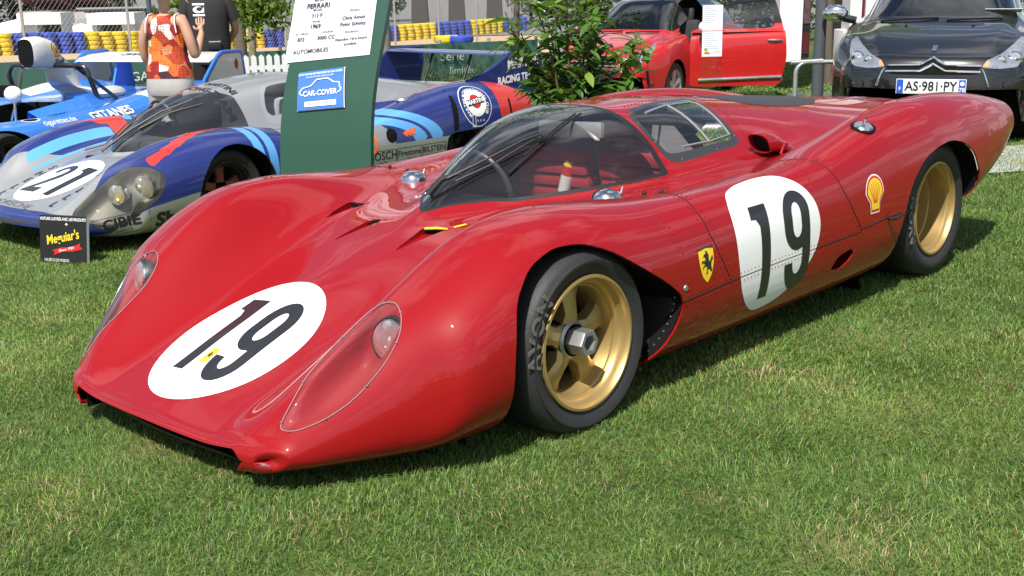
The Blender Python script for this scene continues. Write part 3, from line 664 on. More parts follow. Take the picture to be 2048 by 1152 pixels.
        line([(-.645, .66, .612), (-.60, .76, .612), (-.565, .86, .58), (-.575, .91, .50), (-.61, .926, .43), (-.655, .93, .36), (-.675, .93, .335)], diag, riv=[(.022, 0), (-.022, 0)])
        line([(-.40, .93, .318), (-.70, .93, .330), (-1.0, .93, .336), (-1.265, .934, .338), (-1.56, .944, .345)], sd_, riv=[(0, .014), (0, -.014)])
        line([(-1.29, .70, .636), (-1.36, .80, .645), (-1.40, .875, .61), (-1.445, .925, .52), (-1.50, .94, .44), (-1.568, .945, .355)], diag, riv=[(.02, 0)])
        line([(-1.56, .944, .352), (-1.70, .95, .362), (-1.885, .957, .372)], sd_, riv=[(0, -.014)])
        line([(-1.29, .70, .634), (-1.25, .86, .60), (-1.285, .925, .50), (-1.29, .93, .42), (-1.265, .934, .338)], diag, .0010, riv=[(0, 0)])
        line([(-.36, .80, .60), (-.38, .90, .52), (-.405, .925, .42), (-.412, .93, .33)], diag, .0012, riv=[(-.018, 0)])
        line([(-.655, .335, .62), (-.80, .44, .62), (-1.0, .50, .62), (-1.3, .52, .62), (-1.60, .53, .63)], dn, .0016, riv=[(0, 0)])
        gp.build('panel_gaps', SEAM, root, kind='stuff'); rv.build('rivets', RED, root, kind='stuff')
    # black film on the rear deck, roof seams
    lay(loops(round_poly([(-1.70, -.18), (-1.78, .16), (-1.95, .26), (-2.25, .285), (-2.48, .26), (-2.62, .18), (-2.66, -.1), (-2.5, -.25), (-1.9, -.27)], 5, .35)), bvh, (0, 0, 1), (1, 0, 0), (0, 1, 0), dn, mat('deck_film', (.035, .036, .04), .55), root, 'deck_film', .0015, .04)
    sm = MB()
    for pts in ([(-.235, -.56, .7), (-.225, -.42, .7), (-.175, -.2, .7), (-.165, 0, .7), (-.175, .2, .7), (-.225, .42, .7), (-.24, .56, .7)], [(-1.0, -.46, .7), (-1.02, -.2, .9), (-1.02, 0, .9), (-1.02, .2, .9)], [(-1.62, -.4, .8), (-1.66, -.1, .9), (-1.66, .12, .9), (-1.58, .40, .8), (-1.56, .47, .8)]): sm.tube(snap(bvh, pts, dn, .02, -.001), .0016, 5)
    rv = MB()
    for pts in ([(-1.64, -.3, .9), (-1.68, .05, .9), (-1.62, .30, .8), (-1.56, .46, .7)], [(-1.06, .20, .9), (-1.3, .16, .9), (-1.60, .11, .9)]): rivet_row(rv, snap(bvh, pts, dn, .01), None, .03, .0036)
    sm.build('roof_seams', SEAM, root, kind='stuff'); rv.build('roof_rivets', RED, root, kind='stuff')
    lay(loops(round_poly([(-1.395, .085), (-1.41, .12), (-1.45, .125), (-1.46, .09)], 3, .4)), bvh, (0, 0, 1), (1, 0, 0), (0, 1, 0), dn, RED, root, 'roof_tab', .02, 0)
    # snorkel intake behind the cabin
    for sgn in (1, -1):
        mouth = np.array([(-1.49+.02*math.sin(q), .548+.045*math.copysign(abs(math.cos(q))**.75, math.cos(q))-.010*math.sin(q), .676+.041*math.copysign(abs(math.sin(q))**.75, math.sin(q))) for q in np.linspace(0, 2*math.pi, 24, endpoint=False)])
        V4 = []; m_ = len(mouth); sc = [(0., 0., 1.), (-.03, 0, 1.04), (-.10, -.01, 1.0), (-.20, -.03, .75), (-.32, -.05, .35)]
        c0 = mouth.mean(0)
        for dx, dz, s_ in sc:
            for p in mouth: q = c0+(p-c0)*s_; V4.append((q[0]+dx, sgn*q[1], q[2]+dz-(1-s_)*.05))
        sn = mesh('intake_snorkel', V4, [(i*m_+j, i*m_+(j+1) % m_, (i+1)*m_+(j+1) % m_, (i+1)*m_+j) for i in range(4) for j in range(m_)], RED, root, smooth=60, solid=-.005)
        mesh('snorkel_mouth', [(p[0]-.03, p[1]*sgn, p[2]) for p in (c0+(mouth-c0)*.98)], [tuple(range(m_))], MATT, sn, smooth=0)
        # fuel caps
        h, n_, _, _ = bvh.ray_cast(Vector((-.585, sgn*.49, 1)), Vector((0, 0, -1)))
        cap = MB().lathe([(.001, .040), (.022, .037), (.042, .027), (.052, .010), (.056, -.006)], c=h, axis='z', n=32).build('fuel_cap', STEEL, root, smooth=60)
        lv = MB(); lv.tube([h+Vector((-.05, sgn*.01, .008)), h+Vector((-.068, sgn*.012, .012)), h+Vector((-.078, sgn*.013, .036))], [.006, .005, .003], 8); lv.ball(h+Vector((-.06, sgn*.01, .012)), .009, 8); lv.build('cap_lever', ALU, cap)
        pn = MB()
        for x, y in ((-.655, .60), (-.635, .685)):
            h, n_, _, _ = bvh.ray_cast(Vector((x, sgn*y, 1)), Vector((0, 0, -1))); pn.ball(h+Vector((0, 0, .004)), .0085, 8)
        pn.build('hood_pins', BLACK, root, kind='stuff')
        # tail lug and side latch
        h, n_, _, _ = bvh.ray_cast(Vector((-1.585, sgn*.60, 1)), Vector((0, 0, -1)))
        MB().tube([h+Vector((.02, 0, 0)), h+Vector((.0, 0, .028)), h+Vector((-.012, 0, .04)), h+Vector((-.03, 0, .036))], .006, 8).build('deck_hook', RED, root)
        MB().tube([(-1.772, sgn*.957, .362), (-1.80, sgn*.975, .362), (-1.845, sgn*.985, .372)], [.006, .008, .005], 8).build('latch', BLACK, root)
        h, n_, _, _ = bvh.ray_cast(Vector((-.412, sgn*2, .36)), Vector((0, -sgn, 0)))
        if h: MB().lathe([(.001, .003), (.009, .003), (.011, 0)], c=h, axis='y', n=16).build('turn_fastener', ALU, root)
    # oil filler sunk in the left rear wing
    h, n_, _, _ = bvh.ray_cast(Vector((-1.79, .832, 1.2)), Vector((0, 0, -1))); rot = Vector((0, 0, 1)).rotation_difference(n_ if n_.z > 0 else -n_).to_matrix()
    def placed(b): return [tuple(h+rot @ Vector(p)) for p in b.v]
    b = MB().lathe([(.001, .0015), (.058, .0015), (.060, .0)], axis='z', n=32); fb = mesh('filler_recess', [tuple(h+rot @ Vector((p[0]*.95, p[1]*.8, p[2]))) for p in b.v], b.f, MATT, root)
    b = MB().lathe([(.001, .010), (.032, .010), (.038, .004), (.038, .001)], axis='z', n=28).cyl((0, 0, .01), (.01, .006, .05), .0035, n=8); b.cyl((0, 0, .012), (0, 0, .032), .007, n=8)
    mesh('filler_cap', placed(b), b.f, STEEL, fb)
    # yellow pull pin in the near hood duct and its tape mark
    z_ = lambda x, y: float(FS.top(np.array([x]), np.array([y]))[0])
    MB().tube([(-.085, .105, z_(-.085, .105)+.002), (-.10, .15, z_(-.10, .15)+.004), (-.112, .19, z_(-.112, .19)+.002)], [.004, .005, .003], 8).build('pull_pin', YELLOW, root)
    lay(loops(rect(-.007, -.022, .007, .022)), bvh, (-.155, .205, 1), (.5, .87, 0), (-.87, .5, 0), dn, YELLOW, root, 'tape_mark', .0015, .02)
    # raised lip of the deck scoop
    pts = snap(bvh, [(-1.955, .60, 1), (-1.955, .665, 1), (-2.03, .72, 1), (-2.24, .735, 1)], dn, .02, -.002); MB().tube(pts, .006, 8).build('scoop_lip', RED, root)
    # wiper
    on = lambda x, y, o=.0: Vector((x, y, float(FS.top(np.array([x]), np.array([y]))[0])+o))
    wp = empty('wiper', tuple(on(-.255, -.03, .0))); wp.parent = root; w0 = on(-.255, -.03, .0)
    def rel(pts): return [p-w0 for p in pts]
    b = MB(); b.tube(rel([on(-.24, -.035, .012), on(-.28, -.005, .03), on(-.33, .035, .025)]), [.015, .012, .007], 10); b.tube(rel([on(-.29, .015, .03), on(-.42, .085, .032), on(-.56, .142, .035), on(-.625, .172, .033)]), [.005, .0045, .004, .004], 6)
    b.tube(rel([on(-.30, .045, .022), on(-.43, .115, .026), on(-.57, .16, .03), on(-.63, .18, .03)]), .004, 6); b.build('wiper_arm', BLACK, wp)
    b = MB(); bl = [on(-.445+(-.833+.445)*t, .169+(.188-.169)*t+.012*math.sin(math.pi*t), .018) for t in np.linspace(0, 1, 12)]; b.tube(rel(bl), .0045, 6); b.tube(rel([q+Vector((0, .0, .012)) for q in bl[2:-1]]), .0035, 6); b.box(tuple(on(-.61, .185, .030)-w0), (.05, .02, .012)); b.build('wiper_blade', BLACK, wp)
    # cockpit
    UPH = mat('red_upholstery', (.30, .015, .02), .8, var=.2, scale=30); TUB = mat('cockpit_grey', (.06, .063, .066), .5)
    MB().add([(-1.30, -.5, .1), (-1.30, .5, .1), (-1.29, .44, .60), (-1.27, .30, .76), (-1.27, -.30, .76), (-1.29, -.44, .60)], [(0, 1, 2, 3, 4, 5)]).build('bulkhead', mat('bulkhead_alloy', (.50, .51, .52), .45, metal=.5), root)
    for sgn, nm in ((1, 'seat'), (-1, 'seat')):
        b = MB(); y0 = sgn*.23
        for k in range(6): b.rbox((-1.20+.012*k, y0, .36+.055*k), (.06, .40, .054), .018)
        b.rbox((-.95, y0, .26), (.5, .40, .09), .03); st = b.build(nm, UPH, root)
        bb = MB()
        for dy in (-.10, .10): bb.box((-1.165, y0+dy, .50), (.012, .05, .33))
        bb.build('harness', mat('harness_red', (.42, .01, .015), .7), st)
    b = MB().cyl((-1.12, -.19, .36), (-1.14, -.12, .625), .026, n=20); ex = b.build('fire_extinguisher', mat('extinguisher_red', (.42, .02, .02), .4), root)
    MB().cyl((-1.129, -.158, .48), (-1.134, -.14, .55), .0265, n=20).build('extinguisher_label', mat('label_white', (.55, .54, .50), .5), ex)
    MB().cyl((-1.137, -.130, .59), (-1.139, -.122, .615), .0265, n=20).build('extinguisher_collar', YELLOW, ex)
    b = MB(); b.rbox((-.50, 0, .50), (.22, .60, .10), .03); b.build('dashboard', MATT, root)
    MB().tube([(-.72+.05*math.sin(a), -.24+.15*math.cos(a), .56+.14*math.sin(a)) for a in np.linspace(0, 2*math.pi, 28, endpoint=False)], .011, 8, closed=True).build('steering_wheel', mat('wheel_leather', (.05, .05, .052), .4), root)
    b = MB().rbox((-.80, .165, .790), (.03, .29, .062), .014, rot=Matrix.Rotation(R(4), 3, 'Z')); mr = b.build('rear_mirror', ALU, root)
    MB().box((-.817, .165, .790), (.008, .27, .045)).build('mirror_glass', mat('mirror', (.75, .78, .8), .03, metal=1, var=0), mr)
    # wheels
    wheel(root, 0, .883-.135, .270, .285, .262, 1, False, wa=R(20)); wheel(root, 0, -.748, .270, .285, .262, -1, False, wa=R(20))
    wheel(root, -2.37, .905-.185, .305, .305, .36, 1, True, wa=R(-4)); wheel(root, -2.37, -.72, .305, .305, .36, -1, True, wa=R(-4))
    # tail panel
    f = G[-1]; mesh('tail_panel', [(-3.262, p[1]*.985, p[2]-.004) for p in f], [tuple(range(len(f)))], MATT, root, smooth=0)
    for sgn in (1, -1): MB().lathe([(.04, 0), (.038, -.012), (.001, -.018)], c=(-3.266, sgn*.62, .64), axis='x', n=20).build('tail_lamp', mat('lamp_red', (.5, .01, .01), .2, coat=1), root)
    return root
RED_CAR = red_coupe()
#        x     zc    yv   zv    yk   zk    yw   zw    yb   zb
POR = [(1.16, .245, .35, .243, .58, .250, .76, .190, .62, .115),
       (1.05, .285, .35, .280, .60, .325, .84, .215, .70, .105),
       (.90,  .335, .36, .325, .61, .425, .90, .250, .74, .100),
       (.75,  .385, .36, .370, .62, .510, .94, .280, .76, .100),
       (.60,  .430, .37, .415, .63, .575, .96, .310, .78, .100),
       (.40,  .485, .38, .470, .64, .640, .975, .340, .79, .100),
       (.15,  .540, .40, .525, .65, .680, .985, .360, .80, .105),
       (-.05, .560, .42, .550, .66, .690, .985, .370, .81, .110),
       (-.30, .570, .45, .570, .67, .678, .980, .375, .82, .110),
       (-.50, .575, .48, .580, .68, .648, .970, .380, .82, .110),
       (-.80, .580, .52, .590, .71, .618, .955, .380, .82, .110),
       (-1.1, .585, .54, .600, .73, .615, .950, .385, .82, .110),
       (-1.4, .590, .55, .610, .73, .645, .955, .390, .82, .110),
       (-1.7, .600, .54, .630, .70, .705, .965, .400, .82, .110),
       (-1.94,.620, .52, .660, .68, .760, .980, .410, .82, .130),
       (-2.3, .650, .48, .690, .66, .815, .990, .430, .84, .180),
       (-2.6, .670, .45, .700, .66, .822, .985, .450, .86, .260),
       (-2.9, .680, .42, .695, .66, .780, .970, .480, .88, .330),
       (-3.12,.670, .40, .675, .66, .715, .940, .520, .88, .420)]
PORD = [(1.2, -.2, .02, -.3, 2.), (.45, .38, .05, .34, 2.), (.30, .540, .10, .50, 2.), (.20, .615, .22, .55, 2.2), (.10, .685, .31, .57, 2.4), (-.10, .795, .40, .58, 2.7),
        (-.30, .872, .45, .60, 3.0), (-.50, .918, .48, .61, 3.2), (-.80, .960, .50, .62, 3.2), (-1.07, .975, .50, .62, 3.0), (-1.5, .935, .48, .62, 2.6), (-2.0, .870, .46, .63, 2.4), (-2.5, .800, .44, .64, 2.2), (-3.12, .735, .42, .62, 2.)]
def por_nose(x, y):
    r = sstep((x-.6)/.55); return r*(.10*(y/.6)**2+.9*np.maximum(0, np.abs(y)-.55)**2)
PS = Shell(POR, PORD, [(1.2,.02),(.3,.03),(-.5,.04),(-1.2,.06),(-2.,.10),(-3.12,.08)], sig=.06, esup=.78, dsig=.05, nose=por_nose)
# ------------------------------------------------------------------ shared car pieces for the neighbours
SILVER = mat('silver_paint', (.42, .43, .43), .34, metal=.55, coat=.8, var=.05, scale=3, coatr=.04); NAVY = mat('dark_blue_paint', (.014, .026, .155), .35, coat=1., var=.06, scale=4, coatr=.03)
SKYB = mat('light_blue_paint', (.10, .34, .72), .35, coat=.9, var=.04, coatr=.03); ORED = mat('orange_red_paint', (.55, .035, .022), .35, coat=.9, var=.04, coatr=.03); GLO = mat('fluorescent_orange', (.9, .16, .03), .5)
DGLASS = glass('smoked_perspex', (.90, .92, .94), .8, haze=.02)
def paint(V, groups, field, m):
    """give the part of the skin where field > 0 another paint"""
    f = field; out = {}; new = []
    for k, F in groups.items():
        V, pos, neg = cut(V, F, f(V)); new += pos; out[k] = neg
    out[m] = out.get(m, [])+new; return V, out
def skin(name, V, groups, parent, smooth=60, solid=.006):
    ms = [k for k in groups if groups[k]]; V = np.asarray(V); F = []; mi = []
    for i, k in enumerate(ms): F += groups[k]; mi += [i]*len(groups[k])
    used = sorted({i for f in F for i in f}); mp = {a: b for b, a in enumerate(used)}
    me = bpy.data.meshes.new(name); me.from_pydata([tuple(V[i]) for i in used], [], [[mp[i] for i in f] for f in F])
    for k in ms: me.materials.append(k)
    me.polygons.foreach_set('material_index', mi); me.shade_smooth(); me.set_sharp_from_angle(angle=R(smooth)); me.update()
    o = link(name, me, parent); md = o.modifiers.new('thickness', 'SOLIDIFY'); md.thickness = solid; md.offset = -1; es = o.modifiers.new('split', 'EDGE_SPLIT'); es.split_angle = R(55); return terminator(o)
def arc_letters(txt, rad, a_mid, size, bold=.0, inside=False, wide=1.):
    ch = []; tot = 0
    for c in txt:
        if c == ' ': ch.append(None); tot += size*.35; continue
        v, f = letters(c, size, bold, wide=wide); w = v[:, 0].max()-v[:, 0].min(); v = v-np.array(((v[:, 0].max()+v[:, 0].min())/2, 0)); ch.append((v, f, w)); tot += w+size*.10
    out = []; p = -tot/2
    for c in ch:
        if c is None: p += size*.35; continue
        v, f, w = c; m = p+w/2+size*.05; p += w+size*.10; a = a_mid-m/rad
        out.append(xf((v, f), rad*math.cos(a), rad*math.sin(a), 1., a-math.pi/2))
    return join(*out)
def side_frame(sgn): return Vector((0, -sgn, 0)), Vector((-sgn, 0, 0)), Vector((0, 0, 1))
def car_decal(shape, bvh, x, z, m, root, name, off=.0015, sgn=1, y=.95, tilt=0., pitch=0.):
    d, u, v = side_frame(sgn)
    if pitch: d = Vector((0, -sgn*math.cos(pitch), -math.sin(pitch))); v = Vector((0, -sgn*math.sin(pitch), math.cos(pitch)))
    if tilt: c, s = math.cos(tilt), math.sin(tilt); u, v = Vector((-sgn*c, 0, s)), Vector((sgn*s, 0, c))
    return lay(shape, bvh, (x, sgn*y, z), u, v, d, m, root, name, off, .05)
def frame_loop(w, h, t): return loops(rect(-w/2, -h/2, w/2, h/2), rect(-w/2+t, -h/2+t, w/2-t, h/2-t))
# ------------------------------------------------------------------ the silver and blue long coupe, number 21
def silver_coupe():
    root = empty('racing_coupe', (-1.647, -4.54, -.305), .046, 'silver and dark blue striped racing coupe number 21 parked behind the red one', 'racing car')
    G = PS.grid(0, 40, 16, 10, xs=np.linspace(1.16, -3.12, 170))
    def core(f): c = f.copy(); c[:, 1] = np.clip(f[:, 1], -.68, .68); c[:, 2] = .18; return c
    G = nose_rows(G, core, .035); V = G.reshape(-1, 3); F = grid_faces(*G.shape[:2]); bvh = BVHTree.FromPolygons([tuple(p) for p in V], F); sy = side_y(PS)
    fa = round_poly([(.315, -.05), (.325, .25), (.27, .42), (.175, .535), (.06, .595), (-.06, .607), (-.17, .575), (-.26, .50), (-.325, .37), (-.345, .2), (-.34, -.05)], 4, .35)
    ra = round_poly([(-2.00, -.05), (-2.00, .40), (-2.06, .455), (-2.5, .465), (-2.68, .43), (-2.70, .3), (-2.66, -.05)], 4, .25)
    for lp in (fa, ra): V, F, _ = cut(V, F, np.where(np.abs(V[:, 1]) > PS.yk(V[:, 0])-.002, -sdf(lp, V[:, 0], V[:, 2]), 1.))
    w45 = lambda V: (np.abs(V[:, 1])-V[:, 2])*.707
    def f_ws(V):
        q = PS.cab(V[:, 0], V[:, 1])-PS.base(V[:, 0], V[:, 1])-.012; y = np.abs(V[:, 1])
        return np.minimum(np.minimum(q, .38-V[:, 0]), V[:, 0]+.27+.75*np.minimum(y, .30))
    dl = round_poly([(-.66, .49), (-.66, .40), (-.72, .32), (-.80, .26), (-1.10, .25), (-1.22, .33), (-1.22, .48)], 4, .3)
    def f_dw(V): return np.minimum(sdf(dl, V[:, 0], np.abs(V[:, 1])), PS.cab(V[:, 0], V[:, 1])-PS.base(V[:, 0], V[:, 1])-.02)
    hl = round_poly([(1.04, .265), (.885, .186), (.752, .158), (.68, .154), (.60, .222), (.529, .306), (.522, .371), (.58, .437), (.69, .470), (.844, .458), (.975, .391)], 4, .4)
    def f_hl(V): return np.where(V[:, 2] > .15, sdf(hl, V[:, 0], w45(V)), -1)
    V, F, f_w = cut(V, F, -f_ws(V)); V, F, f_d = cut(V, F, -f_dw(V)); V, F, f_h = cut(V, F, -f_hl(V))
    ws = mesh('windscreen', V, f_w, DGLASS, root, smooth=180)
    for sgn in (1, -1):
        fs = [f for f in f_d if V[f[0]][1]*sgn > 0]; V3, gl, band = cut(V, fs, f_dw(V)-.03)
        sw = mesh('door_window', V3, gl, DGLASS, root, smooth=180); mesh('window_frame', V3, band, mat('window_alloy', (.5, .51, .52), .35, metal=.6), sw, smooth=180, solid=.008)
        fh = [f for f in f_h if V[f[0]][1]*sgn > 0]
        mesh('headlamp_cover', V+np.array((0, 0, .001)), fh, glass('amber_cover', (.96, .95, .86), .55, haze=.01), root, smooth=180)
        dep = sstep(f_hl(V)/.07)*.10; W = V.copy(); W[:, 2] -= dep*.7+.003; W[:, 1] -= sgn*dep*.7; W[:, 0] -= dep*.3
        mesh('headlamp_bowl', W, fh, mat('lamp_bowl_grey', (.10, .10, .10), .5), root, smooth=180)
        for x, y, z, r_ in ((.775, .765, .365, .068), (.625, .84, .400, .082)):
            b = MB().lathe([(r_*.9, -.06), (r_, -.01), (r_*.96, .0)], axis='x', n=28); rot = Matrix.Rotation(sgn*.35, 3, 'Z'); P = lambda b_: [tuple(rot @ Vector(p)+Vector((x, sgn*y, z))) for p in b_.v]
            lm = mesh('headlamp', P(b), b.f, CHROME, root); b = MB().lathe([(r_*.94, .0), (r_*.7, .012), (r_*.35, .019), (.001, .021)], axis='x', n=28)
            mesh('lens', P(b), b.f, glass('yellow_lens', (.92, .86, .50), .9, haze=.22), lm); b = MB().lathe([(r_*.93, -.002), (r_*.8, -.028), (r_*.45, -.048), (.001, -.055)], axis='x', n=28); mesh('reflector', P(b), b.f, mat('yellow_reflector', (.85, .80, .45), .15, metal=.9, var=0), lm)
    # livery
    y_ = lambda V: np.abs(V[:, 1])
    zl = smooth_curve([(-.6, .34), (.32, .336), (.66, .285), (.80, .19), (.90, .08), (1.3, -.3)], .02)
    front = lambda V: np.minimum(V[:, 0]+.47, V[:, 2]-zl(V[:, 0]))
    g = {SILVER: F}
    yin = smooth_curve([(1.2, .80), (1.0, .70), (.85, .655), (.72, .60), (.58, .50), (.45, .435), (.2, .42), (-.6, .42)], .03)
    V, g = paint(V, g, lambda V: np.minimum(front(V), y_(V)-yin(V[:, 0])), NAVY)
    V, g = paint(V, g, lambda V: np.minimum(V[:, 0]-1.06+.12*y_(V), .262-V[:, 2]), NAVY)
    lane = lambda V, a, b: np.minimum(np.minimum(y_(V)-a, b-y_(V)), np.minimum(V[:, 0]-.02, .70-V[:, 0]-.3*(y_(V)-.5)))
    V, g = paint(V, g, lambda V: np.minimum(lane(V, .425, .445), V[:, 2]-.30), SKYB); V, g = paint(V, g, lambda V: np.minimum(lane(V, .485, .555), V[:, 2]-.32), SKYB)
    wc = smooth_curve([(.75, .26), (.57, .205), (.41, .145), (.27, .07), (.09, -.01), (-.15, -.04), (-.5, -.06)], .04)
    saw = lambda x: np.mod(x*9, 1)*.015
    V, g = paint(V, g, lambda V: np.minimum(np.minimum((.030+saw(V[:, 0]))-np.abs(w45(V)-wc(V[:, 0])), V[:, 0]+.14), .57-V[:, 0]), ORED)
    for a, b in ((-.155, -.225), (-.255, -.325)): V, g = paint(V, g, lambda V: np.minimum(np.minimum(a-V[:, 0]-.10*(y_(V)-.75), V[:, 0]-b+.10*(y_(V)-.75)), np.minimum(y_(V)-.60, V[:, 2]-.36)), SKYB)
    back = lambda V: np.minimum(np.minimum(-1.25-V[:, 0], V[:, 2]-.437), y_(V)-.42)
    V, g = paint(V, g, lambda V: np.minimum(back(V), np.where(V[:, 0] < -1.45, 1., V[:, 2]-.52-(V[:, 0]+1.45)*.9)), NAVY)
    rr = lambda V: np.hypot((V[:, 0]+1.22)/.60, (V[:, 2]-.42)/.235)
    V, g = paint(V, g, lambda V: np.minimum(np.minimum(back(V), y_(V)-.6), np.minimum(rr(V)-.76, .98-rr(V))), SKYB); V, g = paint(V, g, lambda V: np.minimum(np.minimum(back(V), y_(V)-.6), np.minimum(rr(V)-1.05, 1.26-rr(V))), SKYB)
    V, g = paint(V, g, lambda V: np.minimum(np.minimum(-2.66-V[:, 0]+.12*(V[:, 2]-.6), V[:, 2]-.40), y_(V)-.75), ORED)
    V, g = paint(V, g, lambda V: np.minimum(np.minimum(-1.3-V[:, 0], V[:, 0]+2.75), .045+saw(V[:, 0])-np.abs(y_(V)-.635)), ORED)
    V, g = paint(V, g, lambda V: np.minimum(np.minimum(-1.3-V[:, 0], V[:, 0]+2.4), .02-np.abs(y_(V)-.50)), SKYB)
    skin('body_shell', V, g, root)
    for sgn in (1, -1):
        for lp in (fa, ra): liner(root, [(x, z) for x, z in lp], sy, .5, MATT, sgn=sgn, top=PS.top)
    b = MB(); b.box((-1.1, 0, .09), (3.9, 1.5, .012)); b.build('floor_pan', MATT, root, smooth=0)
    lay(loops(round_poly(rect(-.62, -.036, .62, .036), 4, .05)), bvh, (1.3, 0, .178), (0, 1, 0), (0, 0, 1), (-1, 0, 0), mat('intake_mesh', (.035, .037, .042), .6, bump=.6, bscale=300), root, 'front_intake', .002, .05)
    b = MB()
    for y in (-.36, -.12, .12, .36): b.tube(snap(bvh, [(1.3, y, .145), (1.3, y, .178), (1.3, y, .212)], (-1, 0, 0), 1., .003), .005, 6)
    b.build('intake_bars', ALU, root, kind='stuff')
    # hood lettering and the number disc
    dn = (0, 0, -1); up = ((0, 1, 0), (-1, 0, 0))
    lay(loops(circle(0, 0, .285, .30, 60)), bvh, (.735, -.01, 1), *up, dn, WHITE, root, 'number_roundel', .0015, .05)
    lay(join(xf(digit_2(), -.205, -.19, .38, sx=.92), xf(digit_1(), .05, -.19, .38, sx=1.0)), bvh, (.735, -.01, 1), *up, dn, BLACKV, root, 'race_number', .003, .05)
    lay(letters('PORSCHE', .075, .0, wide=1.5), bvh, (1.075, -.02, 1), *up, dn, mat('grey_lettering', (.10, .10, .11), .5), root, 'hood_lettering', .002, .05)
    for sgn in (-1, 1):
        for k, c in enumerate('SHELL'): lay(letters(c, .085, .03, wide=1.2), bvh, (.60+.095*k, sgn*.352-(.0 if sgn < 0 else 0), 1), (-.0, 1, 0), (-1, 0, 0), dn, BLACKV, root, 'hood_letter', .002, .05)
    for nm, x, y, z, s_, r_ in (('RACING-TEAM', -.40, .10, .9, .085, .0), ('MARTINI', -.52, .12, .95, .075, .0)):
        lay(letters(nm, s_, .03, wide=1.15), bvh, (x, y, 1.4), (.0, 1, 0), (-1, 0, 0), dn, BLACKV, root, 'roof_lettering', .002, .04)
    # side lettering
    car_decal(xf(letters('CIBIÉ', .088, .04), .0, .012), bvh, .80, .190, BLACKV, root, 'side_lettering', tilt=.16); car_decal(frame_loop(.30, .125, .004), bvh, .80, .188, BLACKV, root, 'label_frame', tilt=.16); car_decal(xf(letters('LIGHTS', .028), .01, -.038), bvh, .80, .190, BLACKV, root, 'side_lettering', tilt=.16)
    car_decal(letters('Shell', .125, .05, wide=1.1), bvh, .485, .20, BLACKV, root, 'side_lettering', tilt=.05)
    for nm, x, w, s_, sub in (('BOSCH', -1.34, .26, .085, 'ELECTRIC'), ('Firestone', -1.605, .25, .062, 'TIRES'), ('BILSTEIN', -1.865, .25, .062, 'SHOCK ABSORBERS')):
        car_decal(xf(letters(nm, s_, .012), 0, .012), bvh, x, .345, BLACKV, root, 'side_lettering'); car_decal(frame_loop(w, .11, .004), bvh, x, .345, BLACKV, root, 'label_frame'); car_decal(xf(letters(sub, .02), 0, -.036), bvh, x, .345, BLACKV, root, 'side_lettering')
    # drinks-club roundel
    cx, cz = -2.385, .645
    car_decal(loops(circle(0, 0, .178)), bvh, cx, cz, WHITE, root, 'club_roundel', .002, y=.93, pitch=.55); car_decal(loops(circle(0, 0, .171)), bvh, cx, cz, NAVY, root, 'roundel_ring', .003, y=.93, pitch=.55); car_decal(loops(circle(0, .012, .116)), bvh, cx, cz, WHITE, root, 'roundel_disc', .004, y=.93, pitch=.55)
    car_decal(loops(circle(0, .018, .06)), bvh, cx, cz, REDV, root, 'roundel_ball', .005, y=.93, pitch=.55); car_decal(xf(loops(rect(-.102, -.027, .102, .027)), 0, .016, 1, .10), bvh, cx, cz, BLACKV, root, 'roundel_bar', .006, y=.93, pitch=.55); car_decal(xf(letters('MARTINI', .052, .03), 0, .016, 1, .10), bvh, cx, cz, WHITE, root, 'roundel_lettering', .007, y=.93, pitch=.55)
    car_decal(arc_letters('MARTINI INTERNATIONAL CLUB', .128, R(92), .038, .02), bvh, cx, cz, WHITE, root, 'roundel_lettering', .005, y=.93, pitch=.55)
    b = [loops(circle(x, -.135, .008, n=12), circle(x, -.135, .005, n=12)) for x in (-.02, .015, .05)]+[xf(loops(rect(-.02, -.045, .02, .045), rect(-.014, -.039, .014, .039)), -.062, -.130, 1, -.1)]
    car_decal(join(*b), bvh, cx, cz, WHITE, root, 'roundel_buckle', .006, y=.93, pitch=.55)
    car_decal(xf(loops([(0, 0), (.05, .03), (.05, .012), (.09, .035), (.09, .012), (.14, .04), (.12, -.02), (.085, -.005), (.08, -.028), (.045, -.008), (.05, -.03)]), -.05, 0), bvh, -1.60, .505, GLO, root, 'battery_arrow', .003)
    car_decal(loops(circle(0, 0, .052)), bvh, -1.44, .502, MATT, root, 'round_opening', .003); car_decal(loops(circle(0, 0, .085), circle(0, 0, .06)), bvh, -1.21, .46, GLO, root, 'orange_ring', .003)
    car_decal(loops([(-.045, -.16), (-.03, .02), (.035, .17), (.03, .03), (.005, -.15)]), bvh, -2.135, .625, MATT, root, 'vent_slot', .003)
    car_decal(loops(rect(-.012, -.06, .012, .06)), bvh, -2.80, .60, MATT, root, 'vent_slot', .003)
    lay(loops([(-.035, .04), (0, .045), (.035, .04), (.03, -.02), (0, -.045), (-.03, -.02)]), bvh, (-1.42, .26, 1.4), (0, 1, 0), (-1, 0, 0), dn, mat('crest_gold', (.45, .25, .04), .4), root, 'crest', .002, .04)
    lay(loops([(-.026, .03), (0, .034), (.026, .03), (.022, -.012), (0, -.03), (-.022, -.012)], [(-.008, .01), (.008, .01), (.008, -.012), (-.008, -.012)]), bvh, (-1.42, .26, 1.4), (0, 1, 0), (-1, 0, 0), dn, mat('crest_dark', (.12, .012, .012), .4), root, 'crest_field', .003, .04)
    h, n_, _, _ = bvh.ray_cast(Vector((-1.80, .70, 1.4)), Vector((0, 0, -1)))
    if h: MB().lathe([(.001, .018), (.04, .016), (.052, .004), (.056, -.004)], c=h, axis='z', n=28).build('fuel_cap', ALU, root)
    # hood scoop, wipers
    T, L_, R_ = [np.array((x, y, float(PS.top(np.array([x]), np.array([y]))[0])+.004)) for x, y in ((.62, .25), (.33, .18), (.36, .36))]
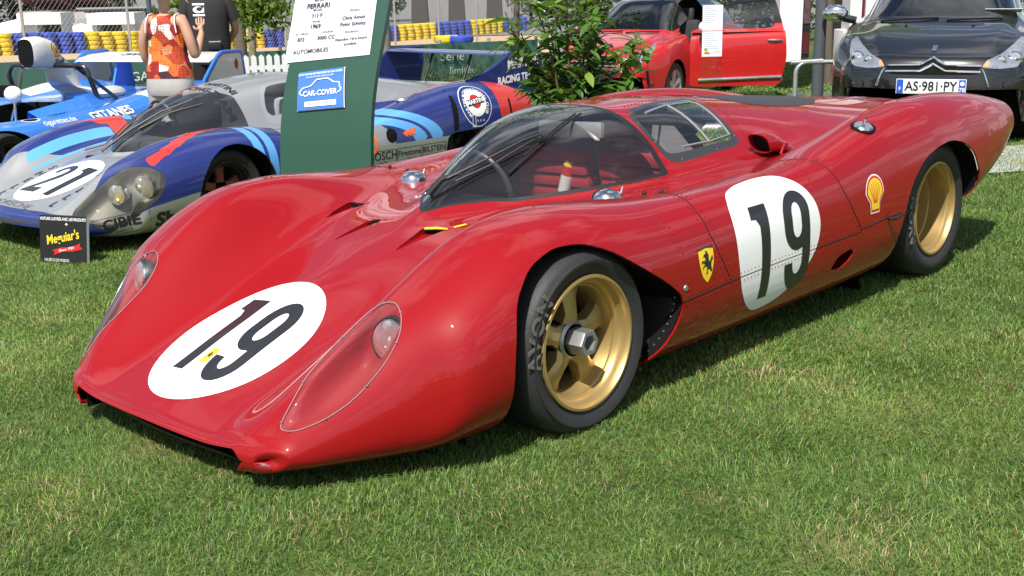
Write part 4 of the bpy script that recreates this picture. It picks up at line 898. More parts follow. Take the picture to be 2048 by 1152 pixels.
    mesh('hood_duct', [T, L_, R_], [(0, 2, 1)], NAVY, root, smooth=0)
    mesh('hood_duct', [np.array((x, y, float(PS.top(np.array([x]), np.array([y]))[0])+.004)) for x, y in ((.38, -.27), (.36, -.20), (.42, -.22))], [(0, 1, 2)], MATT, root, smooth=0)
    on = lambda x, y, o=.02: Vector((x, y, float(PS.top(np.array([x]), np.array([y]))[0])+o))
    for pts in ([(.34, -.36), (.22, -.28), (.08, -.20), (-.08, -.10)], [(.36, -.10), (.18, .0), (-.02, .10), (-.22, .20)]):
        b = MB(); b.tube([on(*q, .03) for q in pts], [.012, .008, .006, .005], 6); b.tube([on(q[0]-.04, q[1]+.06, .015) for q in pts[1:]], .006, 6); b.build('wiper', BLACK, root)
    # cockpit
    b = MB(); b.rbox((-.02, 0, .52), (.25, .80, .10), .03); b.build('dashboard', mat('dash_grey', (.06, .06, .065), .6), root)
    for y in (-.24, .24):
        b = MB(); b.rbox((-.95, y, .50), (.14, .40, .60), .05); b.rbox((-.65, y, .26), (.55, .40, .10), .04); b.build('seat', mat('seat_grey', (.46, .47, .48), .7), root)
    MB().tube([(-.25+.04*math.sin(a), -.24+.16*math.cos(a), .66+.15*math.sin(a)) for a in np.linspace(0, 2*math.pi, 24, endpoint=False)], .012, 8, closed=True).build('steering_wheel', BLACK, root)
    MB().add([(-1.15, -.5, .1), (-1.15, .5, .1), (-1.15, .42, .85), (-1.15, -.42, .85)], [(0, 1, 2, 3)]).build('bulkhead', mat('bulkhead_grey', (.34, .35, .36), .6), root)
    # tail fins and wing
    for sgn in (1, -1):
        y = sgn*.74; out = [(-2.50, .815), (-2.72, .86), (-2.92, .94), (-3.06, 1.015), (-3.45, 1.02), (-3.48, .90), (-3.42, .70), (-3.12, .62), (-2.9, .70)]
        V5, F5 = loops(out); P = [(x, y-.015, z) for x, z in V5]+[(x, y+.015, z) for x, z in V5]; n = len(V5); k = len(out)
        FF = [f[::-1] for f in F5]+[tuple(i+n for i in f) for f in F5]; fn = mesh('tail_fin', P, FF, NAVY, root, smooth=30)
        b = MB(); b.tube([(x, y, z) for x, z in out], .016, 8, closed=True); b.build('fin_edge', NAVY, fn)
        if sgn > 0:
            fb = BVHTree.FromPolygons([tuple(p) for p in P], FF)
            for tx, x, z, s_ in (('MARTINI', -3.22, .93, .115), ('RACING TEAM', -3.14, .80, .085)): lay(xf(letters(tx, s_, .045, wide=.92), 0, 0), fb, (x, y+.02, z), (-1, 0, .06), (.06, 0, 1), (0, -1, 0), WHITE, fn, 'fin_lettering', .003, 0)
    prof = [(-2.98, 1.0), (-3.05, 1.022), (-3.25, 1.018), (-3.38, 1.0), (-3.25, .995), (-3.05, .99)]; n = len(prof); P = [(x, y, z) for y in (-.73, .73) for x, z in prof]
    mesh('rear_wing', P, [(i, (i+1) % n, n+(i+1) % n, n+i) for i in range(n)]+[tuple(range(n)), tuple(range(2*n-1, n-1, -1))], NAVY, root, smooth=60)
    b = MB()
    for y in (-.22, .26): b.cyl((-2.95, y, .70), (-3.1, y, 1.0), .012, n=8)
    b.build('wing_struts', BLACK, root, kind='stuff')
    DRIM = mat('dark_magnesium', (.035, .035, .036), .5, metal=.4)
    for sgn in (1, -1):
        wheel(root, 0, sgn*.745, .285, .285, .27, sgn, False, rim_mat=DRIM, dish=.11, wa=R(15), spoke_mat=mat('orange_spoke', (.30, .08, .04), .5), nut=False)
        wheel(root, -2.30, sgn*.735, .30, .30, .37, sgn, True, rim_mat=DRIM, wa=R(15), nut=False)
    f = G[-1]; mesh('tail_panel', [(-3.115, p[1]*.985, p[2]-.004) for p in f], [tuple(range(len(f)))], MATT, root, smooth=0)
    return root
silver_coupe()
# ------------------------------------------------------------------ the light blue open sports prototype
BLU = [(.95, .20, .35, .20, .58, .215, .80, .16, .65, .09), (.75, .27, .36, .27, .60, .34, .87, .22, .74, .08), (.5, .34, .36, .35, .62, .47, .91, .27, .78, .08), (.25, .39, .38, .41, .64, .565, .93, .32, .8, .09),
       (0, .43, .40, .45, .66, .60, .94, .35, .82, .10), (-.25, .46, .42, .48, .68, .60, .94, .36, .82, .10), (-.5, .50, .45, .52, .70, .595, .93, .36, .83, .10), (-1.0, .56, .50, .575, .72, .59, .93, .36, .83, .10),
       (-1.5, .60, .50, .60, .72, .61, .94, .37, .83, .10), (-1.9, .62, .48, .62, .70, .66, .95, .38, .83, .12), (-2.3, .62, .46, .63, .68, .715, .96, .40, .84, .15), (-2.6, .62, .44, .64, .68, .73, .96, .42, .85, .22), (-3.0, .62, .42, .63, .68, .70, .95, .45, .86, .30), (-3.4, .60, .40, .60, .68, .64, .93, .5, .86, .42)]
BLS = Shell(BLU, None, None, sig=.07, esup=.8, nose=lambda x, y: sstep((x-.5)/.5)*(.12*(y/.6)**2))
def blue_spider():
    root = empty('open_racing_car', (-.90, -6.93, -.31), .42, 'light blue open racing car with white airbox and black roll hoop', 'racing car')
    BP = mat('bright_blue_paint', (.035, .20, .68), .35, coat=1, var=.05, scale=3, coatr=.03); WP = mat('white_paint', (.70, .69, .64), .4, coat=.5, var=.05, scale=6)
    G = BLS.grid(0, 30, 12, 8, xs=np.linspace(.95, -3.4, 120)); G = nose_rows(G, lambda f: np.stack([f[:, 0], np.clip(f[:, 1], -.7, .7), 0*f[:, 2]+.15], 1), .03); V = G.reshape(-1, 3); F = grid_faces(*G.shape[:2]); bvh = BVHTree.FromPolygons([tuple(p) for p in V], F)
    fa = np.array([(.33*math.cos(a), .27+.29*math.sin(a)) for a in np.linspace(-.9, math.pi+.9, 40)]); ra = fa*np.array((1.05, 1.05))+np.array((-2.56, .0))
    for lp in (fa, ra): V, F, _ = cut(V, F, np.where(np.abs(V[:, 1]) > BLS.yk(V[:, 0])-.002, -sdf(lp, V[:, 0], V[:, 2]), 1.))
    ck = round_poly([(-.55, -.40), (-.50, 0), (-.55, .40), (-1.0, .46), (-1.62, .42), (-1.62, -.42), (-1.0, -.46)], 5, .3)
    V, F, _ = cut(V, F, -np.where(V[:, 2] > .4, sdf(ck, V[:, 0], V[:, 1]), -1))
    g = {BP: F}; V, g = paint(V, g, lambda V: np.minimum(np.minimum(-1.90-V[:, 0]+.2*(V[:, 2]-.6), V[:, 0]+2.35), np.minimum(np.abs(V[:, 1])-.55, V[:, 2]-.42)), WP)
    skin('body_shell', V, g, root); sy = side_y(BLS)
    for sgn in (1, -1):
        for lp in (fa, ra): liner(root, [(x, z) for x, z in lp], sy, .5, MATT, sgn=sgn, top=BLS.top)
    n = len(ck); zt = [float(BLS.top(np.array([x]), np.array([y]))[0]) for x, y in ck]
    mesh('cockpit_tub', [(x, y, z) for (x, y), z in zip(ck, zt)]+[(x, y, .15) for x, y in ck], [(i, (i+1) % n, n+(i+1) % n, n+i) for i in range(n)]+[tuple(range(n, 2*n))], MATT, root)
    # raised blue cockpit surround on the near side, screen and padding
    sr = MB(); P = [(-.75, .44, .62), (-1.1, .47, .66), (-1.45, .46, .69), (-1.70, .42, .69), (-1.75, 0, .68)]
    for i in range(len(P)-1):
        a, c = P[i], P[i+1]; sr.add([a, c, (c[0], c[1]+.10, .585), (a[0], a[1]+.10, .57), (a[0], a[1]-.02, a[2]-.12), (c[0], c[1]-.02, c[2]-.12)], [(0, 1, 2, 3), (1, 0, 4, 5)])
    sr.build('cockpit_surround', BP, root, smooth=60)
    MB().ball((-2.05, .28, .66), .17, 16, (1.0, .75, .38)).build('engine_hump', mat('grey_cover', (.42, .43, .43), .5), root)
    b = MB(); b.rbox((-1.42, -.36, .72), (.10, .22, .11), .02); b.build('head_rest', MATT, root)
    # airbox: mouth forward, trunk sweeping down to the deck
    S = [((-1.30, 1.075), .088, .125), ((-1.33, 1.075), .105, .142), ((-1.45, 1.075), .115, .145), ((-1.60, 1.05), .115, .150), ((-1.70, .98), .112, .165), ((-1.72, .88), .112, .15), ((-1.74, .79), .125, .135), ((-1.80, .71), .155, .13), ((-1.95, .645), .22, .10), ((-2.15, .60), .28, .06)]
    dirs = [0, 0, 0, -.35, -.85, -1.35, -1.45, -1.1, -.5, -.3]; Vv = []; k = 20
    for ((x, z), wy, wn), a in zip(S, dirs):
        nx, nz = -math.sin(a), math.cos(a)
        for i in range(k):
            t = 2*math.pi*i/k; c, s_ = math.cos(t), math.sin(t); c = math.copysign(abs(c)**.7, c); s_ = math.copysign(abs(s_)**.7, s_); Vv.append((x-nx*wn*s_*-1, wy*c, z+nz*wn*s_))
    ab = mesh('airbox', Vv, [(i*k+j, i*k+(j+1) % k, (i+1)*k+(j+1) % k, (i+1)*k+j) for i in range(len(S)-1) for j in range(k)], WP, root, smooth=60)
    mesh('airbox_mouth', [(p[0]-.008, p[1]*.98, 1.075+(p[2]-1.075)*.98) for p in Vv[:k]], [tuple(range(k))], MATT, ab, smooth=0)
    abv = BVHTree.FromPolygons(Vv, [(i*k+j, i*k+(j+1) % k, (i+1)*k+(j+1) % k, (i+1)*k+j) for i in range(len(S)-1) for j in range(k)])
    def scal(s): return [(-.030*s, -.068*s), (.030*s, -.068*s), (.034*s, -.030*s), (.060*s, .0)]+[(.062*s*math.cos(a), (.002+.066*math.sin(a))*s) for a in np.linspace(0, math.pi, 18)]+[(-.060*s, .0), (-.034*s, -.030*s)]
    for sc_, m_, of in ((1.05, REDV, .002), (.9, YELLOW, .003)): lay(loops(scal(sc_)), abv, (-1.57, .2, 1.10), (-1, 0, 0), (0, 0, 1), (0, -1, 0), m_, ab, 'shell_emblem', of, .03)
    lay(join(*[loops([(-.003+.012*math.sin(a), -.04), (.003+.012*math.sin(a), -.04), (.002+.050*math.sin(a), -.002+.050*math.cos(a)), (-.002+.050*math.sin(a), -.002+.050*math.cos(a))]) for a in (-.8, -.4, 0, .4, .8)]), abv, (-1.57, .2, 1.10), (-1, 0, 0), (0, 0, 1), (0, -1, 0), REDV, ab, 'shell_ribs', .004, .03)
    lay(letters('Shell', .062, .03), abv, (-1.60, .2, .985), (-1, 0, 0), (0, 0, 1), (0, -1, 0), BLACKV, ab, 'airbox_lettering', .003, .03)
    # roll hoop and stays
    hp = [(-1.66, .46, .60)]+[(-1.56, .46-.10*(1-math.cos(a)), .84+.11*math.sin(a)) for a in np.linspace(0, math.pi/2, 6)]+[(-1.56, -.36+.0-.10*math.sin(a), .95-.11*(1-math.cos(a))) for a in np.linspace(0, math.pi/2, 6)]+[(-1.64, -.46, .60)]
    rb = MB().tube(hp, .024, 10).build('roll_hoop', mat('black_tube', (.015, .015, .016), .25, coat=.8), root, smooth=60)
    b = MB(); b.tube([(-1.56, .33, .93), (-1.95, .42, .62)], .018, 8); b.tube([(-1.56, -.30, .93), (-1.16, -.05, .62)], .018, 8); b.tube([(-1.56, .36, .92), (-1.86, .50, .62)], .016, 8); b.build('hoop_stay', MATS['black_tube'], rb, kind='stuff')
    # mirror on its stalk
    m_ = empty('door_mirror', (-.44, .60, .60)); m_.parent = root
    MB().ball((0, 0, .20), .082, 16, (.75, 1, .85)).build('mirror_shell', mat('mirror_white', (.78, .79, .78), .3, coat=.6), m_); MB().tube([(0, 0, .14), (.01, 0, -.02)], .01, 8).build('mirror_stalk', STEEL, m_); MB().tube([(0, -.01, .08), (-.05, -.10, -.02)], .008, 8).build('mirror_brace', STEEL, m_)
    # fender filler ring
    lay(loops(circle(0, 0, .10, .05)), bvh, (-.42, .76, .9), (1, 0, 0), (0, 1, 0), (0, 0, -1), WP, root, 'filler_ring', .002, .04); lay(loops(circle(0, 0, .075, .034)), bvh, (-.42, .76, .9), (1, 0, 0), (0, 1, 0), (0, 0, -1), MATT, root, 'filler_mouth', .003, .04)
    # lettering on the flank
    car_decal(letters('cigarettes.de', .085, .008, wide=.9), bvh, -.66, .555, WHITE, root, 'side_lettering', y=.84, pitch=.65); car_decal(xf(letters('GITANES', .135, .035), -.008, -.008), bvh, -1.30, .533, BLACKV, root, 'letter_shade', y=.85, pitch=.65); car_decal(letters('GITANES', .135, .03), bvh, -1.30, .536, WHITE, root, 'side_lettering', .0035, y=.85, pitch=.65)
    # wing and end plates
    for sgn in (1, -1):
        out = [(-2.76, .70), (-3.02, .93), (-3.12, .98), (-3.50, .975), (-3.54, .70), (-3.4, .55), (-2.9, .55)]
        for s_, m2, t, nm in ((1, BP, .014, 'wing_endplate'), (.86, WP, .017, 'endplate_panel')):
            V5, F5 = loops(round_poly(out, 4, .15)); c = V5.mean(0); V5 = c+(V5-c)*s_; n = len(V5); P = [(x, sgn*.85-t, z) for x, z in V5]+[(x, sgn*.85+t, z) for x, z in V5]
            q = mesh(nm, P, [f[::-1] for f in F5]+[tuple(i+n for i in f) for f in F5], m2, root, smooth=0)
            if s_ == 1: MB().tube([(x, sgn*.85, z) for x, z in round_poly(out, 4, .15)], .015, 6, closed=True).build('endplate_edge', BP, q)
        if sgn > 0:
            for (a, b_), m2, of in (((.035, .055), NAVY, .018), ((.018, .04), REDV, .0195)): V5, F5 = loops(circle(-3.36, .84, a, b_, 24)); mesh('endplate_badge', [(x, .85+of, z) for x, z in V5], F5, m2, root, smooth=0)
    pf = [(-2.92, .885), (-3.0, .92), (-3.2, .945), (-3.46, .955), (-3.2, .925), (-3.0, .89)]; n = 6; P = [(x, y, z) for y in (-.83, .83) for x, z in pf]
    w = mesh('rear_wing', P, [(i, (i+1) % n, n+(i+1) % n, n+i) for i in range(n)]+[tuple(range(n)), tuple(range(2*n-1, n-1, -1))], WP, root, smooth=50)
    wb = BVHTree.FromPolygons(P, [(i, (i+1) % n, n+(i+1) % n, n+i) for i in range(n)]); lay(letters('SIMCA', .20, .03, wide=1.5), wb, (-3.2, 0, 1.2), (0, 1, 0), (-1, 0, 0), (0, 0, -1), BLACKV, w, 'wing_lettering', .002, .1)
    b = MB()
    for y in (-.35, .35): b.add([(-2.85, y-.012, .55), (-3.25, y-.012, .55), (-3.2, y-.012, .93), (-3.0, y-.012, .90), (-2.85, y+.012, .55), (-3.25, y+.012, .55), (-3.2, y+.012, .93), (-3.0, y+.012, .90)], [(0, 1, 2, 3), (7, 6, 5, 4), (0, 3, 7, 4), (1, 5, 6, 2)])
    b.build('wing_pylons', BP, root, smooth=0, kind='stuff')
    for sgn in (1, -1): wheel(root, 0, sgn*.76, .27, .27, .28, sgn, False, rim_mat=mat('dark_magnesium', (.035, .035, .036), .5, metal=.4), wa=R(15), nut=False); wheel(root, -2.56, sgn*.74, .29, .29, .38, sgn, True, rim_mat=MATS['dark_magnesium'], wa=R(15), nut=False)
blue_spider()
# ------------------------------------------------------------------ two small hatchbacks
def gpt(px, py, t0=2.5, t1=40.):
    """ground point seen at a photograph pixel"""
    for t in np.arange(t0, t1, .02):
        p = at(px, py, t)
        if p[2] <= ground(p[0], p[1]): return p
    return at(px, py, t1)
DS = [(.70, .735, .4, .735, .56, .715, .735, .50, .70, .20), (.62, .775, .42, .775, .58, .755, .78, .50, .74, .19), (.45, .84, .44, .84, .61, .815, .83, .50, .79, .18), (.2, .905, .46, .905, .65, .875, .853, .52, .82, .17),
      (-.2, .975, .5, .97, .69, .925, .857, .54, .83, .16), (-.5, 1.0, .5, .985, .72, .945, .857, .55, .83, .16), (-1.5, 1.0, .5, .98, .735, .965, .857, .56, .83, .16), (-2.46, 1.0, .5, .98, .735, .99, .857, .58, .83, .18), (-2.95, 1.0, .5, .98, .70, .98, .82, .60, .78, .24), (-3.15, .98, .45, .96, .62, .94, .73, .62, .70, .30)]
DSD = [(1.0, .2, .5, .15, 4.), (0., .80, .60, .72, 4.), (-.22, .965, .66, .93, 4.), (-.40, 1.075, .68, .95, 4.), (-.65, 1.215, .69, .95, 4.2), (-.95, 1.365, .70, .95, 4.5), (-1.15, 1.425, .70, .95, 4.8), (-1.5, 1.455, .70, .95, 5.), (-2.2, 1.445, .70, .95, 5.), (-2.75, 1.37, .68, .95, 4.6), (-2.95, 1.22, .66, .95, 4.4), (-3.15, 1.0, .62, .90, 4.)]
DSS = Shell(DS, DSD, [(1., .03), (-3.15, .03)], sig=.07, esup=.72, dsig=.06, nose=lambda x, y: sstep((x-.15)/.6)*(.16*(np.abs(y)/.7)**2.4))
def hatchback(name, loc, rz, label, body_m, roof_m, door_open, plate):
    root = empty(name, loc, rz, label, 'car', 'hatchbacks on show'); DG = glass('car_glass', (.42, .48, .50), 1.0)
    G = DSS.grid(0, 32, 14, 9, xs=np.linspace(.70, -3.15, 130)); G = nose_rows(G, lambda f: np.stack([f[:, 0], np.clip(f[:, 1], -.64, .64), .47+0*f[:, 2]], 1), .13, 12)
    V = G.reshape(-1, 3); F = grid_faces(*G.shape[:2]); bvh = BVHTree.FromPolygons([tuple(p) for p in V], F); sy = side_y(DSS)
    wa_ = np.array([(.345*math.cos(a), .31+.345*math.sin(a)) for a in np.linspace(-1.15, math.pi+1.15, 44)]); wb = wa_+np.array((-2.46, 0))
    for lp in (wa_, wb): V, F, _ = cut(V, F, np.where(np.abs(V[:, 1]) > DSS.yk(V[:, 0])-.002, -sdf(lp, V[:, 0], V[:, 2]), 1.))
    up = lambda V: DSS.cab(V[:, 0], V[:, 1])-DSS.base(V[:, 0], V[:, 1])
    def f_ws(V): return np.minimum(np.minimum(up(V)-.03, .64-np.abs(V[:, 1])+.02*V[:, 0]), np.minimum(V[:, 0]+1.02-.10*np.abs(V[:, 1])**2, -.15-V[:, 0]))
    sw1 = round_poly([(-.62, .99), (-1.12, 1.335), (-1.55, 1.36), (-1.62, .995)], 5, .14); sw2 = round_poly([(-1.72, .995), (-1.70, 1.36), (-2.45, 1.33), (-2.62, 1.12), (-2.30, 1.0)], 5, .14)
    def f_s(P): return lambda V: np.where(np.abs(V[:, 1]) > .5, sdf(P, V[:, 0], V[:, 2]), -1)
    V, F, fw = cut(V, F, -f_ws(V)); V, F, f1 = cut(V, F, -f_s(sw1)(V)); V, F, f2 = cut(V, F, -f_s(sw2)(V))
    mesh('windscreen', V, fw, DG, root, smooth=180)
    dr = round_poly([(-.44, .26), (-.44, .70), (-.50, .97), (-.60, 1.0), (-1.10, 1.385), (-1.62, 1.405), (-1.72, 1.0), (-1.74, .6), (-1.66, .26)], 5, .12)
    fdoor = []
    if door_open:
        V, F, fdoor = cut(V, F, -np.where(V[:, 1] > .45, sdf(dr, V[:, 0], V[:, 2]), -1)); f1n = [f for f in f1 if V[f[0]][1] > 0]; f1 = [f for f in f1 if V[f[0]][1] < 0]
    for fs in (f1, f2):
        for sgn in (1, -1):
            q = [f for f in fs if V[f[0]][1]*sgn > 0]
            if q: mesh('side_window', V, q, DG, root, smooth=180)
    BLK = mat('gloss_black', (.01, .01, .011), .2, coat=1, var=0)
    g = {body_m: F}; V, g = paint(V, g, lambda V: np.minimum(np.minimum(up(V)-.36, -.85-V[:, 0]), V[:, 2]-1.375), roof_m)
    V, g = paint(V, g, lambda V: np.minimum(np.minimum(up(V)-.05, V[:, 2]-1.0), np.minimum(-.40-V[:, 0], 1.375-V[:, 2])), BLK)
    skin('body_shell', V, g, root)
    for sgn in (1, -1):
        for lp in (wa_, wb): liner(root, [(x, z) for x, z in lp], sy, .55, MATT, sgn=sgn, top=DSS.top)
    # front: lamps, grille, chevrons, bumper mouth, fog lamps, plate
    fr = ((0, 1, 0), (0, 0, 1), (-1, 0, 0)); LAMP = mat('headlamp_bright', (.36, .39, .44), .16, metal=.6, coat=1, var=.5, scale=22, bump=.25, bscale=40)
    gr = round_poly([(-.36, .655), (-.10, .665), (0, .72), (.10, .665), (.36, .655), (.33, .585), (-.33, .585)], 3, .15)
    lay(loops(gr), bvh, (1, 0, 0), *fr, MATT, root, 'grille', .003, .04)
    for z0 in (.655, .608):
        pts = [(.36, 0), (.10, .005), (0, .058), (-.10, .005), (-.36, 0)]; P = []
        for (a, b), (c, d) in zip(pts, pts[1:]):
            for k in range(8): P.append((1, a+(c-a)*k/8, z0+b+(d-b)*k/8))
        P.append((1, -.36, z0)); MB().tube(snap(bvh, P, (-1, 0, 0), 1., .006), .011, 8).build('chevron', CHROME, root)
    mo = round_poly([(-.38, .57), (.38, .57), (.48, .27), (-.48, .27)], 5, .16); lay(loops(mo), bvh, (1, 0, 0), *fr, BLK, root, 'bumper_mouth', .002, .05)
    P = [(1, .37+.12*q**.8, .63-.36*q) for q in np.linspace(0, 1, 14)]
    for sgn in (1, -1): MB().tube(snap(bvh, [(p[0], sgn*p[1], p[2]) for p in P], (-1, 0, 0), 1., .004), .008, 8).build('mouth_trim', CHROME, root)
    for sgn in (1, -1):
        o = [(.365, .640), (.50, .628), (.625, .640), (.675, .72), (.690, .83), (.650, .86), (.585, .80), (.50, .735), (.40, .695)]; lm = lay(loops(round_poly([(sgn*a, b) for a, b in (o if sgn > 0 else o[::-1])], 4, .2)), bvh, (1, 0, 0), *fr, LAMP, root, 'headlamp', .004, .04)
        for cy, cz, r_ in ((.605, .705, .058), (.505, .688, .042)):
            h, n_, _, _ = bvh.ray_cast(Vector((2, sgn*cy, cz)), Vector((-1, 0, 0)))
            if h: MB().lathe([(r_, .004), (r_*.86, .014), (r_*.8, .004), (r_*.3, .006), (.001, .016)], c=h, axis='x', n=24).build('lamp_unit', CHROME, lm)
        lay(loops([(sgn*a, b) for a, b in ((.372, .645), (.41, .643), (.42, .685), (.40, .69))][::sgn]), bvh, (1, 0, 0), *fr, mat('indicator_amber', (.75, .28, .08), .3), lm, 'indicator', .008, 0)
        fo = round_poly([(sgn*a, b) for a, b in ((.52, .53), (.70, .56), (.74, .40), (.66, .33), (.58, .36))][::sgn], 4, .25); lay(loops(fo), bvh, (1, 0, 0), *fr, body_m, root, 'fog_lamp_bezel', .012, .04)
        h, n_, _, _ = bvh.ray_cast(Vector((2, sgn*.60, .40)), Vector((-1, 0, 0)))
        if h: MB().lathe([(.058, .014), (.052, .024), (.046, .016), (.02, .018), (.001, .022)], c=h, axis='x', n=24).build('fog_lamp', CHROME, root)
        lay(loops(round_poly([(sgn*a, b) for a, b in ((.675, .56), (.70, .56), (.715, .36), (.69, .36))][::sgn], 3, .3)), bvh, (1, 0, 0), *fr, BLK, root, 'side_vent', .014, .04)
    h, n_, _, _ = bvh.ray_cast(Vector((2, 0, .50)), Vector((-1, 0, 0))); px = (h.x if h else .78)+.02
    if plate:
        pm = mesh('number_plate', *[(lambda b: (b.v, b.f))(MB().rbox((px, 0, .495), (.012, .53, .118), .004))][0], mat('plate_white', (.74, .75, .74), .4), root); bands = MB(); bands.box((px+.0075, -.235, .495), (.003, .05, .11)); bands.box((px+.0075, .235, .495), (.003, .05, .11)); bands.build('plate_band', mat('plate_blue', (.02, .09, .50), .4), pm, kind='stuff')
        for tx, y, z, s_, m_ in (('AS·981·PY', 0, .495, .105, BLACKV), ('F', -.235, .475, .04, WHITE), ('78', .235, .47, .045, WHITE)):
            v, f = letters(tx, s_, .012, wide=.88 if len(tx) > 3 else 1.); mesh('plate_lettering', [(px+.0095, y+a, z+b) for a, b in v], f, m_, pm, smooth=0, kind='stuff')
        v, f = loops(circle(.235, .52, .017, n=16)); mesh('plate_badge', [(px+.0098, a, b) for a, b in v], f, WHITE, pm, smooth=0)
    lay(loops([(-.022, -.02), (.014, -.02), (.022, .02), (-.014, .02)]), bvh, (1, 0, .778), *fr, CHROME, root, 'bonnet_badge', .006, 0)
    on = lambda x, y, o=.0: Vector((x, y, float(DSS.top(np.array([x]), np.array([y]))[0])+o))
    for a, b in (((-.16, -.50), (-.24, -.02)), ((-.16, .05), (-.25, .50))): MB().tube([on(*a, .008), on((a[0]+b[0])/2, (a[1]+b[1])/2, .014), on(*b, .010)], .008, 6).build('wiper', MATT, root)
    for y in (-.27, .27): MB().ball(on(.02, y, .004), .014, 8).build('washer_jet', BLACK, root)
    # mirrors
    for sgn in (1, -1):
        if sgn > 0 and door_open: continue
        b = MB().ball((-.58, sgn*.945, 1.03), .12, 18, (.55, 1.0, .66)); mi = b.build('door_mirror', CHROME, root, smooth=180); MB().tube([(-.62, sgn*.76, .96), (-.60, sgn*.84, .98), (-.585, sgn*.92, 1.0)], .036, 8).build('mirror_foot', BLK, mi)
    for sgn in (1, -1):
        P = snap(bvh, [(x, sgn*1.2, .30+.02*(-x)/1.7) for x in np.linspace(-.5, -1.9, 20)], (0, -sgn, 0), 1., .006)
        if not (door_open and sgn > 0): MB().tube(P, .022, 8).build('sill_strip', CHROME, root)
    # cabin
    b = MB(); b.box((-1.3, 0, .22), (3.2, 1.55, .02)); b.build('floor_pan', MATT, root, smooth=0); b = MB().rbox((-.52, 0, .88), (.42, 1.28, .20), .06); b.build('dashboard', mat('dash_black', (.02, .02, .022), .6), root)
    for y in (-.36, .36):
        b = MB(); b.rbox((-1.55, y, .78), (.16, .46, .62), .06); b.rbox((-1.56, y, 1.16), (.10, .26, .18), .04); b.rbox((-1.28, y, .46), (.5, .48, .14), .05); b.build('seat', mat('seat_dark', (.03, .03, .034), .7), root)
    MB().tube([(-.85+.06*math.sin(a), .36+.18*math.cos(a), .98+.17*math.sin(a)) for a in np.linspace(0, 2*math.pi, 24, endpoint=False)], .016, 8, closed=True).build('steering_wheel', BLACK, root)
    if plate: MB().box((-.45, .50, 1.045), (.16, .30, .004), rot=Matrix.Rotation(R(-12), 3, 'Y')).build('dash_paper', mat('paper_green', (.55, .66, .60), .7), root)
    f = G[-1]; mesh('tail_panel', [(-3.148, p[1]*.99, p[2]) for p in f], [tuple(range(len(f)))], body_m, root, smooth=0)
    # wheels
    for x in (0, -2.46):
        for sgn in (1, -1):
            wr = empty('wheel', (x, sgn*.735, .31)); wr.parent = root
            if sgn < 0: wr.rotation_euler = (0, 0, math.pi)
            MB().lathe([(.205, -.09), (.235, -.10), (.29, -.095), (.308, -.07), (.31, 0), (.308, .07), (.29, .095), (.235, .10), (.212, .092)], n=56).build('tyre', RUBBER, wr, smooth=60)
            MB().lathe([(.212, .088), (.214, .095), (.205, .094), (.198, .07), (.17, -.02), (.16, -.08)], n=48).build('rim', ALU, wr, smooth=30); sp = MB()
            for k in range(5):
                a = 2*math.pi*k/5+.3; u = np.array((math.cos(a), 0, math.sin(a))); v = np.array((-math.sin(a), 0, math.cos(a))); n_ = np.array((0, 1., 0)); S = []
                for r_, w_, tp in ((.03, .035, .075), (.10, .028, .085), (.205, .045, .085)): S += [u*r_-v*w_+n_*(tp-.03), u*r_-v*w_*.8+n_*tp, u*r_+v*w_*.8+n_*tp, u*r_+v*w_+n_*(tp-.03)]
                sp.add(S, [(i*4+j, i*4+j+1, (i+1)*4+j+1, (i+1)*4+j) for i in range(2) for j in range(3)])
            sp.lathe([(.001, .082), (.045, .08), (.05, .06)], n=20); sp.build('spokes', mat('alloy_white', (.70, .71, .72), .3, metal=.5), wr, smooth=30); MB().lathe([(.001, .02), (.19, .02)], n=24).build('brake_disc', MATT, wr)
    if door_open:
        # the near front door, swung forward on its hinge
        hx, hy = -.46, .84; d = empty('door', (hx, hy, 0)); d.parent = root; d.rotation_euler = (0, 0, R(-door_open)); off = np.array((hx, hy, 0))
        V6 = V-off; dm = mesh('door_skin', V6, [f for f in fdoor if not all(V[i][2] > 1.0 for i in f)], body_m, d, smooth=60, solid=.03); mesh('window_surround', V6, [f for f in fdoor if all(V[i][2] > 1.0 for i in f)], BLK, d, smooth=60, solid=.02)
        mesh('door_glass', V6, f1n, DG, d, smooth=180); bd = BVHTree.FromPolygons([tuple(p) for p in V6], fdoor+f1n)
        MB().tube(snap(bd, [(-x, .2, .845) for x in (1.02, 1.08, 1.16, 1.22)], (0, -1, 0), 1., .022), [.008, .015, .015, .008], 8).build('door_handle', CHROME, d)
        lay(loops(circle(0, 0, .085, .035)), bd, (-1.12, .1, .845), (-1, 0, 0), (0, 0, 1), (0, -1, 0), REDV if False else body_m, d, 'handle_recess', .004, .03)
        MB().tube(snap(bd, [(x, .2, .345+.025*(-x)) for x in np.linspace(-.12, -1.22, 16)], (0, -1, 0), 1., .008), .022, 8).build('sill_strip', CHROME, d)
        MB().ball((-.16, .12, 1.03), .12, 18, (.55, 1.0, .66)).build('door_mirror', mat('mirror_white', (.78, .79, .78), .3, coat=.6), d, smooth=180)
        b = MB(); b.add([(-.04, -.05, .32), (-1.22, -.05, .32), (-1.24, -.05, .96), (-.04, -.05, .96)], [(0, 1, 2, 3)]); b.build('door_card', BLK, d, smooth=0)
    return root
DS_RED = mat('signal_red_paint', (.42, .012, .012), .33, coat=1, var=.03, coatr=.02, spec=.3); DS_BLACK = mat('black_paint', (.008, .008, .009), .25, coat=1, var=0, coatr=.015)
_w = at(1351, 172, 14.8); _h = R(14.4)
hatchback('hatchback', (_w[0]+.83*math.sin(_h), _w[1]-.83*math.cos(_h), _w[2]-.31), _h, 'red hatchback with a white roof and its front door wide open', DS_RED, mat('roof_white', (.78, .79, .79), .3, coat=1), 62, False)
